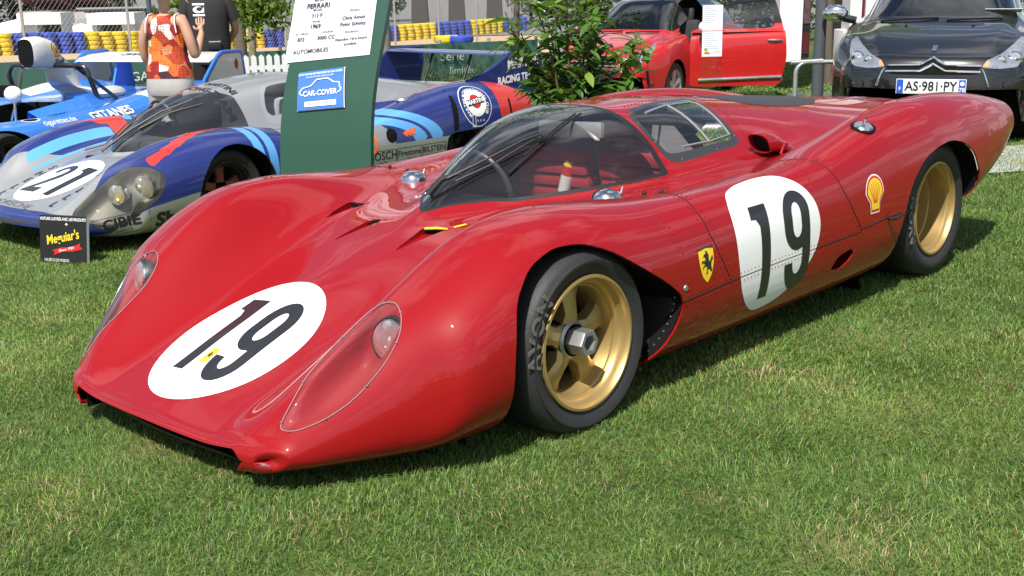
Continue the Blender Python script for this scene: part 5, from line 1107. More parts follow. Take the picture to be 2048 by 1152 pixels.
_w = at(1862, 172, 9.2); _h = R(21)
hatchback('hatchback', (_w[0]-.80*math.cos(_h), _w[1]-.80*math.sin(_h), _w[2]-.495), _h, 'glossy black hatchback with a French plate seen head on at the right edge', DS_BLACK, DS_BLACK, 0, True)
# ------------------------------------------------------------------ people
SKINM = mat('skin', (.48, .27, .18), .55, var=.08, scale=12)
def skinned(name, joints, bones, m, parent, levels=2, rootj=0):
    """one continuous body grown over a skeleton; joints are (x, y, z, rx, ry)"""
    me = bpy.data.meshes.new(name); me.from_pydata([j[:3] for j in joints], bones, []); o = link(name, me, parent)
    md = o.modifiers.new('skin', 'SKIN'); md.use_smooth_shade = True; md.branch_smoothing = .6
    sv = me.skin_vertices[0].data if len(me.skin_vertices) else None
    if sv is None:
        vl = bpy.context.view_layer; vl.objects.active = o; me.skin_vertices  # layer is made by the modifier
    for i, j in enumerate(joints):
        d = me.skin_vertices[0].data[i]; d.radius = (j[3], j[4]); d.use_root = (i == rootj)
    sb = o.modifiers.new('smooth', 'SUBSURF'); sb.levels = levels; sb.render_levels = levels; me.materials.append(m); return o
def rings(prof, n=28):
    """closed loft of superellipse rings: (x, y, z, rx, ry, exponent)"""
    V = []
    for x, y, z, rx, ry, e in prof:
        for i in range(n):
            a = 2*math.pi*i/n; c, s = math.cos(a), math.sin(a); V.append((x+rx*math.copysign(abs(c)**e, c), y+ry*math.copysign(abs(s)**e, s), z))
    return V, [(i*n+j, i*n+(j+1) % n, (i+1)*n+(j+1) % n, (i+1)*n+j) for i in range(len(prof)-1) for j in range(n)]
def hand(mb_j, mb_b, wrist, tip, side, spread, rad=.0085):
    """palm and five fingers appended to a skeleton"""
    w = Vector(wrist); t = Vector(tip); d = (t-w).normalized(); s = Vector(side).normalized(); n = d.cross(s).normalized(); i0 = len(mb_j)-1
    mb_j.append((*(w+d*.05), .026, .016)); palm = len(mb_j)-1; mb_b.append((i0, palm))
    for k, (off, ln) in enumerate(((-.032, .065), (-.011, .078), (.011, .074), (.030, .058))):
        p = w+d*.085+s*off; mb_j.append((*p, rad*1.1, rad*1.1)); mb_b.append((palm, len(mb_j)-1)); q = p+d*ln*.5+n*.008; mb_j.append((*q, rad, rad)); mb_b.append((len(mb_j)-2, len(mb_j)-1)); q2 = q+d*ln*.4+n*.024; mb_j.append((*q2, rad*.8, rad*.8)); mb_b.append((len(mb_j)-2, len(mb_j)-1))
    p = w+d*.035-s*.045; mb_j.append((*p, rad*1.2, rad*1.2)); mb_b.append((palm, len(mb_j)-1)); mb_j.append((*(p+d*.035-s*.02+n*.012), rad, rad)); mb_b.append((len(mb_j)-2, len(mb_j)-1))
def face(parent, c, r, fwd):
    """eyes, nose, mouth and ears on a head at c facing fwd (in the xy plane)"""
    f = Vector((fwd[0], fwd[1], 0)).normalized(); s = Vector((-f.y, f.x, 0)); c = Vector(c)
    b = MB()
    for k in (-1, 1): b.ball(c+f*(r*.80)+s*k*r*.36+Vector((0, 0, .01)), r*.13, 10)
    b.build('eyes', mat('eye_white', (.6, .6, .58), .2), parent, kind='stuff')
    MB().tube([c+f*r*.92+Vector((0, 0, .02)), c+f*r*1.14+Vector((0, 0, -.03)), c+f*r*.98+Vector((0, 0, -.04))], [r*.10, r*.17, r*.10], 8).build('nose', SKINM, parent)
    MB().tube([c+f*r*.86+s*r*.30+Vector((0, 0, -.07)), c+f*r*.95+Vector((0, 0, -.072)), c+f*r*.86-s*r*.30+Vector((0, 0, -.07))], [.004, .009, .004], 6).build('mouth', mat('lips', (.42, .14, .12), .5), parent)
    for k in (-1, 1): MB().ball(c+s*k*r*.86, r*.28, 10, (.6, .6, 1)).build('ear', SKINM, parent)
def patch_print():
    m = bpy.data.materials.new('patchwork_print'); m.use_nodes = True; t = m.node_tree; b = t.nodes['Principled BSDF']; b.inputs['Roughness'].default_value = .8; co = nd(t, 'ShaderNodeTexCoord')
    v = nd(t, 'ShaderNodeTexVoronoi', Scale=11., Randomness=.9); t.links.new(co.outputs['Object'], v.inputs['Vector']); sp = nd(t, 'ShaderNodeSeparateColor'); t.links.new(v.outputs['Color'], sp.inputs[0])
    rp = nd(t, 'ShaderNodeValToRGB'); rp.color_ramp.interpolation = 'CONSTANT'; e = rp.color_ramp.elements; e[0].color = (.42, .045, .015, 1); e[1].position = .18; e[1].color = (.62, .13, .02, 1)
    for p, c in ((.36, (.28, .012, .01, 1)), (.5, (.50, .22, .12, 1)), (.64, (.06, .012, .02, 1)), (.78, (.70, .17, .02, 1)), (.9, (.62, .60, .56, 1))): q = e.new(p); q.color = c
    t.links.new(sp.outputs[0], rp.inputs[0])
    v2 = nd(t, 'ShaderNodeTexVoronoi', Scale=46., Randomness=.25); t.links.new(co.outputs['Object'], v2.inputs['Vector']); r2 = nd(t, 'ShaderNodeValToRGB'); r2.color_ramp.interpolation = 'CONSTANT'; e = r2.color_ramp.elements; e[0].color = (.9, .35, .12, 1); e[1].position = .16; e[1].color = (.10, .012, .012, 1); q = e.new(.30); q.color = (1, 1, 1, 1)
    t.links.new(v2.outputs['Distance'], r2.inputs[0]); mx_ = nd(t, 'ShaderNodeMix', data_type='RGBA', blend_type='MULTIPLY'); mx_.inputs[0].default_value = .75; t.links.new(rp.outputs[0], mx_.inputs[6]); t.links.new(r2.outputs[0], mx_.inputs[7]); t.links.new(mx_.outputs[2], b.inputs['Base Color']); return m
def woman():
    p = on_ground(355, 300, 9.8); root = empty('person', p, math.atan2(-UH[1], -UH[0])+R(180-14), 'person from behind in a patchwork orange tank top and pale satin trousers', 'person')
    # local: +x is where she faces, +y her left
    J = [(0, 0, .93, .15, .12), (.0, 0, 1.06, .125, .095), (.01, 0, 1.22, .125, .10), (0, 0, 1.36, .12, .085), (.0, 0, 1.42, .052, .05), (.01, 0, 1.50, .046, .048), (.02, 0, 1.58, .075, .085), (.015, 0, 1.66, .075, .09), (.01, 0, 1.71, .045, .05)]
    B = [(0, 1), (1, 2), (2, 3), (3, 4), (4, 5), (5, 6), (6, 7), (7, 8)]
    def add(j, par): J.append(j); B.append((par, len(J)-1)); return len(J)-1
    # left arm down (viewer's left), right arm bent with the hand raised
    k = add((0, .165, 1.355, .048, .048), 3); k = add((-.02, .215, 1.20, .044, .044), k); k = add((.01, .235, 1.06, .037, .037), k); k = add((.10, .215, .93, .033, .033), k); k = add((.17, .19, .85, .024, .024), k); hand(J, B, (.17, .19, .85), (.22, .17, .78), (.5, .6, 0), .01)
    k = add((0, -.165, 1.355, .05, .05), 3); k = add((-.015, -.225, 1.20, .046, .046), k); k = add((.01, -.245, 1.05, .040, .040), k); k = add((.10, -.235, 1.13, .036, .036), k); k = add((.20, -.22, 1.24, .026, .026), k); hand(J, B, (.20, -.22, 1.24), (.23, -.20, 1.34), (.3, -.8, 0), .01)
    for s in (1, -1): k = add((0, s*.09, .86, .095, .095), 0); k = add((.0, s*.10, .66, .085, .085), k); k = add((.01, s*.10, .46, .06, .06), k); k = add((-.01, s*.10, .28, .05, .05), k); k = add((-.01, s*.10, .09, .036, .036), k); k = add((.10, s*.11, .03, .035, .025), k)
    skinned('body', J, B, SKINM, root)
    n = 40; pr = [(.0, 0, .885, .150, .205, .9), (.0, 0, .96, .142, .196, .9), (.0, 0, 1.05, .122, .172, .9), (.01, 0, 1.14, .116, .158, .9), (.015, 0, 1.23, .122, .162, .9), (.01, 0, 1.29, .118, .158, .9)]
    V, F = rings(pr, n)
    # racer back: a narrow yoke up to the neck, cut in at the arm holes
    V = list(V); top = V[-n:]; base = len(V)-n
    for lvl, (z, wx, wy) in enumerate(((1.34, .105, .118), (1.385, .085, .098), (1.415, .062, .105))):
        for i in range(n):
            a = 2*math.pi*i/n; V.append((wx*math.cos(a)-.006, wy*math.sin(a), z-.02*abs(math.cos(a))**2*(lvl == 2)))
    for lvl in range(3):
        for i in range(n): o = base+lvl*n; F.append((o+i, o+(i+1) % n, o+n+(i+1) % n, o+n+i))
    tk = mesh('tank_top', V, F, patch_print(), root, smooth=180)
    b = MB()
    for s in (1, -1): b.tube([(-.085, s*.145, 1.26), (-.085, s*.135, 1.34), (-.05, s*.125, 1.405), (.02, s*.125, 1.415)], .005, 6)
    b.build('straps', WHITE, root, kind='stuff')
    JT = [(0, 0, .90, .13, .165), (0, 0, .86, .13, .16)]; BT = [(0, 1)]
    for s in (1, -1):
        pk = 1
        for x, y, z, r_ in ((0, .095, .76, .112), (0, .105, .60, .10), (.01, .105, .42, .085), (0, .105, .22, .08), (0, .11, .05, .082)): JT.append((x, s*y, z, r_, r_)); BT.append((pk, len(JT)-1)); pk = len(JT)-1
    V, F = rings([(.0, 0, .93, .143, .188, .9), (.0, 0, .86, .15, .205, .9), (-.012, 0, .79, .152, .208, .9), (-.01, 0, .74, .135, .20, .9)], 32); mesh('trouser_seat', V, F, mat('satin_trousers', (.40, .39, .37), .38, var=.12, scale=9), root, smooth=180)
    for s in (1, -1): V, F = rings([(-.008, s*.10, .80, .125, .105, .95), (0, s*.105, .70, .112, .102, 1.), (.01, s*.107, .45, .088, .088, 1.), (0, s*.108, .25, .082, .085, 1.), (0, s*.11, .04, .09, .09, 1.)], 24); mesh('trouser_leg', V, F, MATS['satin_trousers'], root, smooth=180)
    HAIR = mat('dark_hair', (.018, .012, .010), .45); hb = MB().ball((-.005, 0, 1.64), .112, 18, (.95, .82, 1.0)); hb.ball((-.13, 0, 1.66), .055, 12); hb.build('hair', HAIR, root, smooth=180); face(root, (.02, 0, 1.60), .095, (1, 0)); MB().ball((.0, .09, 1.56), .012, 8).build('earring', BLACK, root)
    for s in (1, -1): MB().rbox((.05, s*.11, .03), (.24, .085, .06), .02).build('shoe', BLACK, root)
def man():
    p = on_ground(440, 300, 12.9); root = empty('person', p, math.atan2(-UH[1], -UH[0])+R(12), 'person facing forward in a black printed T-shirt with hands behind the back', 'person'); root.scale = (1.06, 1.06, 1.04)
    J = [(0, 0, .95, .15, .12), (0, 0, 1.10, .145, .11), (0, 0, 1.27, .15, .115), (0, 0, 1.42, .13, .09), (.0, 0, 1.48, .06, .06), (.01, 0, 1.56, .056, .056), (.02, 0, 1.65, .08, .09), (.02, 0, 1.73, .08, .092), (.01, 0, 1.79, .05, .055)]; B = [(i, i+1) for i in range(8)]
    def add(j, par): J.append(j); B.append((par, len(J)-1)); return len(J)-1
    for s in (1, -1):
        k = add((0, s*.19, 1.42, .058, .058), 3); k = add((-.03, s*.245, 1.26, .052, .052), k); k = add((-.06, s*.27, 1.11, .044, .044), k); k = add((-.13, s*.20, 1.0, .038, .038), k); k = add((-.18, s*.10, .93, .028, .028), k); hand(J, B, (-.18, s*.10, .93), (-.19, s*.02, .90), (0, 0, 1), .01)
        k = add((0, s*.10, .88, .10, .10), 0); k = add((0, s*.11, .66, .085, .085), k); k = add((.01, s*.11, .46, .062, .062), k); k = add((-.01, s*.11, .28, .055, .055), k); k = add((-.01, s*.11, .09, .04, .04), k); k = add((.10, s*.12, .03, .038, .028), k)
    skinned('body', J, B, SKINM, root)
    TS = mat('black_cotton', (.016, .015, .015), .85, var=.3, scale=14, bump=.35, bscale=9); n = 36
    V, F = rings([(0, 0, .90, .150, .205, .85), (0, 0, 1.0, .155, .21, .85), (0, 0, 1.12, .15, .205, .85), (.005, 0, 1.26, .155, .212, .85), (0, 0, 1.36, .14, .215, .85), (0, 0, 1.43, .115, .195, .9), (0, 0, 1.475, .085, .125, 1.), (.0, 0, 1.505, .068, .078, 1.)], n); ts = mesh('t_shirt', V, F, TS, root, smooth=180); tb = BVHTree.FromPolygons([tuple(q) for q in V], F)
    for s in (1, -1): V, F = rings([(0, 0, .06, .030, .030, 1.), (0, 0, .03, .062, .060, 1.), (0, 0, -.05, .070, .068, 1.), (0, 0, -.15, .072, .07, 1.), (-.01, 0, -.22, .074, .072, 1.)], 20); rt = Matrix.Rotation(s*R(20), 3, 'X'); mesh('sleeve', [tuple(rt @ Vector(q)+Vector((-.01, s*.19, 1.42))) for q in V], F, TS, root, smooth=180)
    sq = [loops(rect(-.06, .045, .06, .065)), loops(rect(-.06, -.065, .06, -.045)), loops(circle(-.005, 0, .052, .034), circle(.012, .006, .034, .02)), loops([(.01, -.03), (.055, .03), (.055, -.03)])]
    lay(join(*sq), tb, (.3, -.085, 1.33), (0, 1, 0), (0, 0, 1), (-1, 0, 0), mat('print_white', (.62, .66, .66), .8), ts, 'chest_print', .004, .02)
    DK = mat('dark_trousers', (.012, .012, .014), .8); V, F = rings([(0, 0, .97, .14, .18, .9), (0, 0, .86, .15, .195, .9), (0, 0, .76, .14, .20, .9)], 28); mesh('trouser_seat', V, F, DK, root, smooth=180)
    for s in (1, -1): V, F = rings([(0, s*.10, .82, .12, .10, 1.), (0, s*.11, .6, .10, .098, 1.), (.01, s*.11, .4, .085, .085, 1.), (0, s*.11, .04, .088, .088, 1.)], 22); mesh('trouser_leg', V, F, DK, root, smooth=180); MB().rbox((.05, s*.12, .03), (.27, .095, .07), .02).build('shoe', BLACK, root)
    MB().ball((.0, 0, 1.735), .108, 16, (.98, .84, .92)).build('hair', mat('dark_hair', (.018, .012, .010), .45), root, smooth=180); face(root, (.02, 0, 1.665), .10, (1, 0))
    b = MB().rbox((.155, .05, .955), (.05, .13, .085), .012); b.build('belt_pouch', BLACK, root); MB().box((.155, .05, 1.0), (.045, .12, .008)).build('pouch_flap', mat('pouch_grey', (.45, .45, .44), .5), root)
woman(); man()
# ------------------------------------------------------------------ boards, sheets, shrub, rails
def info_board():
    A = at(561, 343, 5.85); cv = lambda c: c[0]*RT+c[1]*UP+c[2]*FW; uu = cv((1, -.004, -.45)); uu /= np.linalg.norm(uu); vb, vt = cv((-.007, 1, -.0245)), cv((.139, 1, .30))
    ss = np.linspace(-1.6, 1.5, 312); ww = np.clip((ss-.12)/.42, 0, 1); dd = vb*(1-ww)[:, None]+vt*ww[:, None]; ii = np.cumsum(dd, 0)*(ss[1]-ss[0]); k0 = int(np.argmin(np.abs(ss))); ii = ii-ii[k0]
    def path(v): return np.array([np.interp(v, ss, ii[:, k]) for k in range(3)])
    def nrm_(v): w_ = min(1, max(0, (v-.12)/.42)); n_ = np.cross(uu, vb*(1-w_)+vt*w_); n_ /= np.linalg.norm(n_); return n_ if n_@(CAM-A) > 0 else -n_
    d = ray(742, 343); q = A.copy(); M_ = np.stack([d, -uu, -vb], 1); W = float(np.linalg.solve(M_, A-CAM)[1]); Bq = A+uu*W
    g = float(ground(*((A+Bq)/2)[:2])); z0 = A[2]; nn = nrm_(.0)
    def P(u, v): return A+uu*u+path(v)
    root = empty('info_board', tuple((A+Bq)/2*np.array((1, 1, 0))+np.array((0, 0, g))), 0, 'dark green curved display board with a white data sheet and blue plate', 'display board'); o = np.array(root.location)
    vs_ = np.linspace((g-z0-.12)/vb[2], 1.04, 40); V = [P(u, v)-o for v in vs_ for u in np.linspace(0, W, 6)]
    mesh('panel', V, grid_faces(40, 6), mat('board_green', (.014, .062, .038), .42, var=.12, scale=5, coat=.2), root, smooth=180, solid=.03)
    b = MB().box((*(((A+Bq)/2)-o)[:2], .012), (W*1.15, .5, .02), rot=Matrix.Rotation(math.atan2(uu[1], uu[0]), 3, 'Z')); b.build('foot_plate', DARKGREY, root)
    def pix(q): r_ = q-CAM; z = r_@FW; return np.array((1024+FPX*(r_@RT)/z, 576-FPX*(r_@UP)/z))
    def uv(px, py):
        x = np.array((W/2, .4)); t = np.array((px, py), float)
        for _ in range(40):
            f = pix(P(*x))-t; J_ = np.stack([(pix(P(x[0]+1e-4, x[1]))-f-t)/1e-4, (pix(P(x[0], x[1]+1e-4))-f-t)/1e-4], 1); st = np.linalg.lstsq(J_, f, rcond=None)[0]; x = x-np.clip(st, -.15, .15)
        return x
    def quad(c):     # bilinear chart over four photograph corners: tl, tr, br, bl
        tl, tr, br, bl = [uv(*q) for q in c]; return lambda a, b: (bl*(1-a)+br*a)*(1-b)+(tl*(1-a)+tr*a)*b
    def put(VF, ch, m, name, off, w=1., h=1., parent=None):
        V2, F2 = dice(VF, .045); out = []
        for a, b_ in V2: u, v = ch(a/w, b_/h); out.append(P(u, v)+nrm_(v)*off-o)
        f0 = F2[0]; nrm = np.cross(out[f0[1]]-out[f0[0]], out[f0[2]]-out[f0[0]])
        return mesh(name, out, F2 if nrm@nn > 0 else [f[::-1] for f in F2], m, parent or root, smooth=0)
    ch = quad(((612, -118), (772, -134), (740, 110), (570, 127))); w, h = 1., 1.38
    PAPER = mat('paper_white', (.58, .60, .65), .6, var=.02); INK = mat('ink', (.03, .03, .04), .7, var=0)
    sh = put(loops(rect(0, 0, w, 1.14)), ch, PAPER, 'data_sheet', .004, w, h)
    T = [('Marque', .31, .665, .035, 0), ('FERRARI', .31, .60, .072, .012), ('Modèle', .31, .555, .035, 0), ('312 P', .31, .49, .055, .005), ('Année', .31, .43, .035, 0), ('1969', .31, .37, .062, .012), ('N° châssis', .16, .30, .035, 0), ('872', .16, .235, .055, .008), ('Cylindrée', .46, .30, .035, 0), ('3000 CC', .46, .235, .055, .008), ('AUTOMOBILES', .30, .10, .060, .0),
         ('Participation - N° Course', .76, .77, .033, 0), ('1969 - n°19', .76, .66, .06, .010), ('24 Heures du Mans', .76, .82, .05, .008), ('Pilote(s)', .76, .515, .035, 0), ('Chris Amon', .76, .43, .052, .010), ('Peter Schetty', .76, .36, .052, .010), ('Résultat(s)', .76, .275, .035, 0), ('Abandon 1ère heure', .76, .195, .042, .008), ('accident', .76, .14, .042, .008), ('www.lemansclassic.com', .33, .725, .04, .008)]
    for t, x, y, s, b_ in T: put(xf(letters(t, s*1.06, b_+.012), x, y), ch, INK, 'sheet_line', .009, w, h, sh)
    ln = [rect(.05, y, .56, y+.004) for y in (.635, .525, .415, .335, .19)]+[rect(.58, y, .96, y+.004) for y in (.595, .31, .05)]+[rect(x, .06, x+.004, .60) for x in (.58, .955)]+[rect(x, .19, x+.004, .63) for x in (.05, .555)]+[rect(.31, .19, .314, .335)]
    put(join(*[loops(q) for q in ln]), ch, mat('rule_grey', (.5, .52, .56), .7), 'sheet_rules', .007, w, h, sh)
    arch_ = circle(.33, .76, .25, .36, 24, 0, math.pi); put(loops(arch_), ch, INK, 'club_arch', .007, w, h, sh)
    ck = [loops(rect(.20+.052*i, .765+.062*j, .252+.052*i, .827+.062*j)) for i in range(5) for j in range(4) if (i+j) % 2 == 0]; put(join(*ck), ch, WHITE, 'arch_checks', .010, w, h, sh)
    ck = [loops(rect(.20+.052*i, .765+.062*j, .252+.052*i, .827+.062*j)) for i in range(5) for j in range(4) if (i+j) % 2 == 1]; put(join(*ck), ch, mat('check_green', (.02, .16, .09), .5), 'arch_checks', .0095, w, h, sh)
    c2 = quad(((601, 148), (691, 136), (690, 215), (597, 223))); PB = mat('plate_royal_blue', (.045, .16, .58), .4, coat=.4, var=.03)
    put(loops(rect(-.01, -.012, 1.01, 1.012)), c2, WHITE, 'plate_border', .008, 1, 1); pl = put(loops(rect(0, 0, 1, 1)), c2, PB, 'cover_plate', .013, 1, 1)
    for sh_ in (xf(letters('CETTE VOITURE EST PROTÉGÉE PAR UNE HOUSSE :', .072, .014, wide=.60), .5, .91), xf(letters('THIS CAR IS PROTECTED BY A COVER', .055, 0, wide=.65), .48, .83), xf(letters('CAR-COVER', .19, .02, wide=.70), .50, .40)): put(sh_, c2, WHITE, 'cover_lettering', .018, 1, 1, pl)
    put(loops(rect(.17, .07, .85, .20)), c2, WHITE, 'plate_strip', .017, 1, 1, pl); put(xf(letters('VILLAGE 2 ( 49 & 50)', .10, 0, shear=.25, wide=.62), .51, .135), c2, mat('strip_ink', (.10, .14, .35), .6), 'strip_lettering', .020, 1, 1, pl)
    line = [(.13, .37), (.10, .38), (.05, .45), (.12, .56), (.30, .60), (.42, .75), (.66, .76), (.80, .64), (.92, .62), (.93, .50), (.96, .47), (.94, .40), (.88, .38)]; segs = []
    for (a, b_), (c, d) in zip(line, line[1:]):
        L = math.hypot(c-a, d-b_); nx, ny = -(d-b_)/L*.012, (c-a)/L*.012; segs.append(loops([(a+nx, b_+ny), (a-nx, b_-ny), (c-nx, d-ny), (c+nx, d+ny)]))
    put(join(*segs), c2, WHITE, 'car_outline', .018, 1, 1, pl)
info_board()
def polish_sign():
    bl, br = gpt(94, 518)-UH*.10, gpt(186, 524)-UH*.10; W = .30; u = (br-bl); u[2] = 0; W = np.linalg.norm(u); u /= W; n = np.array((-u[1], u[0], 0)); n = n if n@(CAM-bl) > 0 else -n
    u = np.array((u[0], u[1], .02)); H = .26*W/.33; up = np.array((0, 0, 1.))*.985-n*.14; o = bl.copy(); o[2] = float(ground(o[0], o[1])); root = empty('polish_sign', o, 0, 'small black advertising card with yellow script propped on the grass by the silver car', 'sign')
    def q(V2, off): return [u*a*W+up*b_*H+n*off+np.array((0, 0, .005)) for a, b_ in V2]
    def put(VF, m, nm, off):
        V2, F2 = VF; out = q(V2, off); f0 = F2[0]; nr = np.cross(out[f0[1]]-out[f0[0]], out[f0[2]]-out[f0[0]]); return mesh(nm, out, F2 if nr@n > 0 else [f[::-1] for f in F2], m, root, smooth=0)
    CARD = mat('black_card', (.012, .012, .013), .45); b = MB(); c = q([(0, 0), (1, 0), (1, 1), (0, 1)], 0); d = q([(0, 0), (1, 0), (1, 1), (0, 1)], -.02); b.add(c+d, [(0, 1, 2, 3), (7, 6, 5, 4), (0, 4, 5, 1), (1, 5, 6, 2), (2, 6, 7, 3), (3, 7, 4, 0)]); b.build('card', CARD, root, smooth=0)
    mesh('card_edge', q([(1.003, 0), (1.003, 1)], 0)+q([(1.003, 0), (1.003, 1)], -.021), [(0, 1, 3, 2)], WHITE, root, smooth=0)
    put(xf(letters('VOITURE LUSTRÉE AVEC LES PRODUITS', .088, .02, shear=.2, wide=.63), .5, .93), WHITE, 'card_lettering', .002); put(xf(letters('UN SIÈCLE DE PASSION', .085, .0, wide=.60), .36, .05), WHITE, 'card_lettering', .002)
    put(xf(letters("Meguiar's", .27, .02, shear=.25, wide=.70), .49, .54, 1, .24), mat('script_yellow', (.80, .60, .03), .5), 'script', .004)
    put(xf(loops([(-.33, -.06), (-.28, 0), (-.33, .05), (-.1, .06), (.1, .02), (.3, .07), (.27, .0), (.32, -.06), (.1, -.07), (-.1, -.03)]), .60, .30, 1, .26), REDV, 'ribbon', .003); put(xf(letters('Since 1901', .08, .01, shear=.3), .58, .30, 1, .26), WHITE, 'ribbon_lettering', .005)
    put(loops([(.58, .84), (.59, .87), (.60, .84), (.63, .83), (.60, .82), (.59, .79), (.58, .82), (.55, .83)]), WHITE, 'sparkle', .005)
polish_sign()
def price_stand():
    t = 12.6; p = on_ground(1421, 200, t); root = empty('price_stand', p, math.atan2(-UH[1], -UH[0]), 'clear acrylic stand holding two printed price sheets by the red hatchback door', 'stand')
    # local +x faces the camera, +y is the viewer's right
    w = .22; z1 = at(1421, 10, t)[2]-p[2]; z0 = at(1421, 113, t)[2]-p[2]; zm = (z0+z1)/2
    b = MB().box((0, 0, z1*.5+.0), (.006, w*1.05, z1)); b.build('acrylic_sheet', glass('acrylic', (.94, .95, .95), .7), root, smooth=0); MB().rbox((0, 0, .015), (.25, .30, .03), .008).build('foot', WHITE, root)
    for a, c, nm in ((zm+.004, z1, 'upper'), (z0, zm-.004, 'lower')):
        s = MB().box((.006, 0, (a+c)/2), (.004, w, c-a)).build('price_sheet', mat('sheet_paper', (.70, .73, .80), .55), root, smooth=0); L = []
        for i in range(9): y = a+(c-a)*(.92-.075*i); L.append(rect(-w*.40, y, -w*.40+w*random.uniform(.3, .8), y+.004))
        V, F = join(*[loops(r_) for r_ in L]); mesh('print_lines', [(.0085, x, y) for x, y in V], F, mat('print_grey', (.30, .31, .36), .7), s, smooth=0)
        if nm == 'lower':
            for i, col in enumerate(((.02, .30, .05), (.20, .45, .04), (.65, .55, .03), (.65, .25, .02), (.55, .03, .02))): V, F = loops(rect(-w*.38, a+.075-.012*i, -w*.38+.03+.008*i, a+.085-.012*i)); mesh('energy_bar', [(.009, x, y) for x, y in V], F, mat('energy_%d' % i, col, .6), s, smooth=0)
            V, F = loops(rect(w*.15, a+.05, w*.38, a+.062)); mesh('energy_tag', [(.009, x, y) for x, y in V], F, YELLOW, s, smooth=0)
price_stand()
def shrub():
    base = on_ground(1165, 250, 7.7); root = empty('laurel_shrub', base, 0, 'leafy green laurel shrub standing behind the red coupe roof', 'shrub'); r_ = random.Random(11)
    right = LH*-1; view = -UH; top = at(1150, -60, 7.7)[2]-base[2]
    LM = []
    for i, c in enumerate(((.085, .180, .030), (.120, .235, .036), (.055, .120, .024), (.20, .32, .05))):
        m = bpy.data.materials.new('laurel_leaf'); m.use_nodes = True; t = m.node_tree; b = t.nodes['Principled BSDF']; b.inputs['Base Color'].default_value = (*c, 1); b.inputs['Roughness'].default_value = .32; b.inputs['Coat Weight'].default_value = .35
        tl = nd(t, 'ShaderNodeBsdfTranslucent'); tl.inputs[0].default_value = (c[0]*1.6, c[1]*1.5, c[2], 1); mi = nd(t, 'ShaderNodeMixShader'); mi.inputs[0].default_value = .3; t.links.new(b.outputs[0], mi.inputs[1]); t.links.new(tl.outputs[0], mi.inputs[2]); t.links.new(mi.outputs[0], t.nodes['Material Output'].inputs[0])
        V = []; L = 7
        for k in range(L+1): s = k/L; w = .40*math.sin(math.pi*s**.85)**.9*(1-.15*s); z = -.22*s*s; V += [(s, -w*.5, z+.05*w), (s, 0, z-.03), (s, w*.5, z+.05*w)]
        me = bpy.data.meshes.new('laurel_leaf'); me.from_pydata(V, [], [(3*k+j, 3*k+j+1, 3*k+4+j, 3*k+3+j) for k in range(L) for j in (0, 1)]); me.shade_smooth(); me.materials.append(m); LM.append(me)
    BARK = mat('laurel_bark', (.10, .075, .05), .9, bump=.3); nleaf = 0; extra = MB()
    stems = []
    for i in range(17):
        a = (-.53+.98*(i+r_.random())/17); d = r_.uniform(-.16, .16); h = top*r_.uniform(.72, 1.05)*(1-.22*abs(a)/.6); p = np.array((r_.uniform(-.05, .05), r_.uniform(-.05, .05), 0.)); path = [p.copy()]
        for k in range(1, 9):
            s = k/8; path.append(p+right*(a*s**1.3+.03*math.sin(6*s+i))+view*(d*s**1.2)+np.array((0, 0, h*s)))
        MB().tube(path, [.011*(1-.8*k/8)+.002 for k in range(9)], 6).build('stem', BARK, root); stems.append((path, h))
    for path, h in stems:
        for k in range(17):
            s = .42+.58*(k+r_.random())/17; f = s*8; j = min(7, int(f)); p = path[j]+(path[j+1]-path[j])*(f-j); az = r_.random()*2*math.pi; el = r_.uniform(-.5, .75); L = r_.uniform(.10, .20)*(1.1-.2*s)
            dr = Vector((math.cos(az)*math.cos(el), math.sin(az)*math.cos(el), math.sin(el))); q = dr.to_track_quat('X', 'Z').to_matrix().to_4x4() @ Matrix.Rotation(r_.uniform(-.7, .7), 4, 'X')
            o = bpy.data.objects.new('leaf', LM[min(3, int(r_.random()**1.2*4)) if s < .85 else r_.choice((1, 3, 1))]); COL.objects.link(o); o.parent = root; o.matrix_local = Matrix.Translation(p) @ q @ Matrix.Scale(L, 4); nleaf += 1
        for k in range(42):
            s = .35+.65*r_.random(); f = s*8; j = min(7, int(f)); p = path[j]+(path[j+1]-path[j])*(f-j)+np.array((r_.gauss(0, .03), r_.gauss(0, .03), r_.gauss(0, .03))); az = r_.random()*2*math.pi; el = r_.uniform(-.6, .7); L = r_.uniform(.08, .16)
            q = Matrix.Translation(p) @ Vector((math.cos(az)*math.cos(el), math.sin(az)*math.cos(el), math.sin(el))).to_track_quat('X', 'Z').to_matrix().to_4x4() @ Matrix.Scale(L, 4); extra.add([tuple(q @ v.co) for v in LM[2].vertices], [tuple(f_.vertices) for f_ in LM[2].polygons])
    extra.build('inner_foliage', LM[0].materials[0], root, kind='stuff')
shrub()
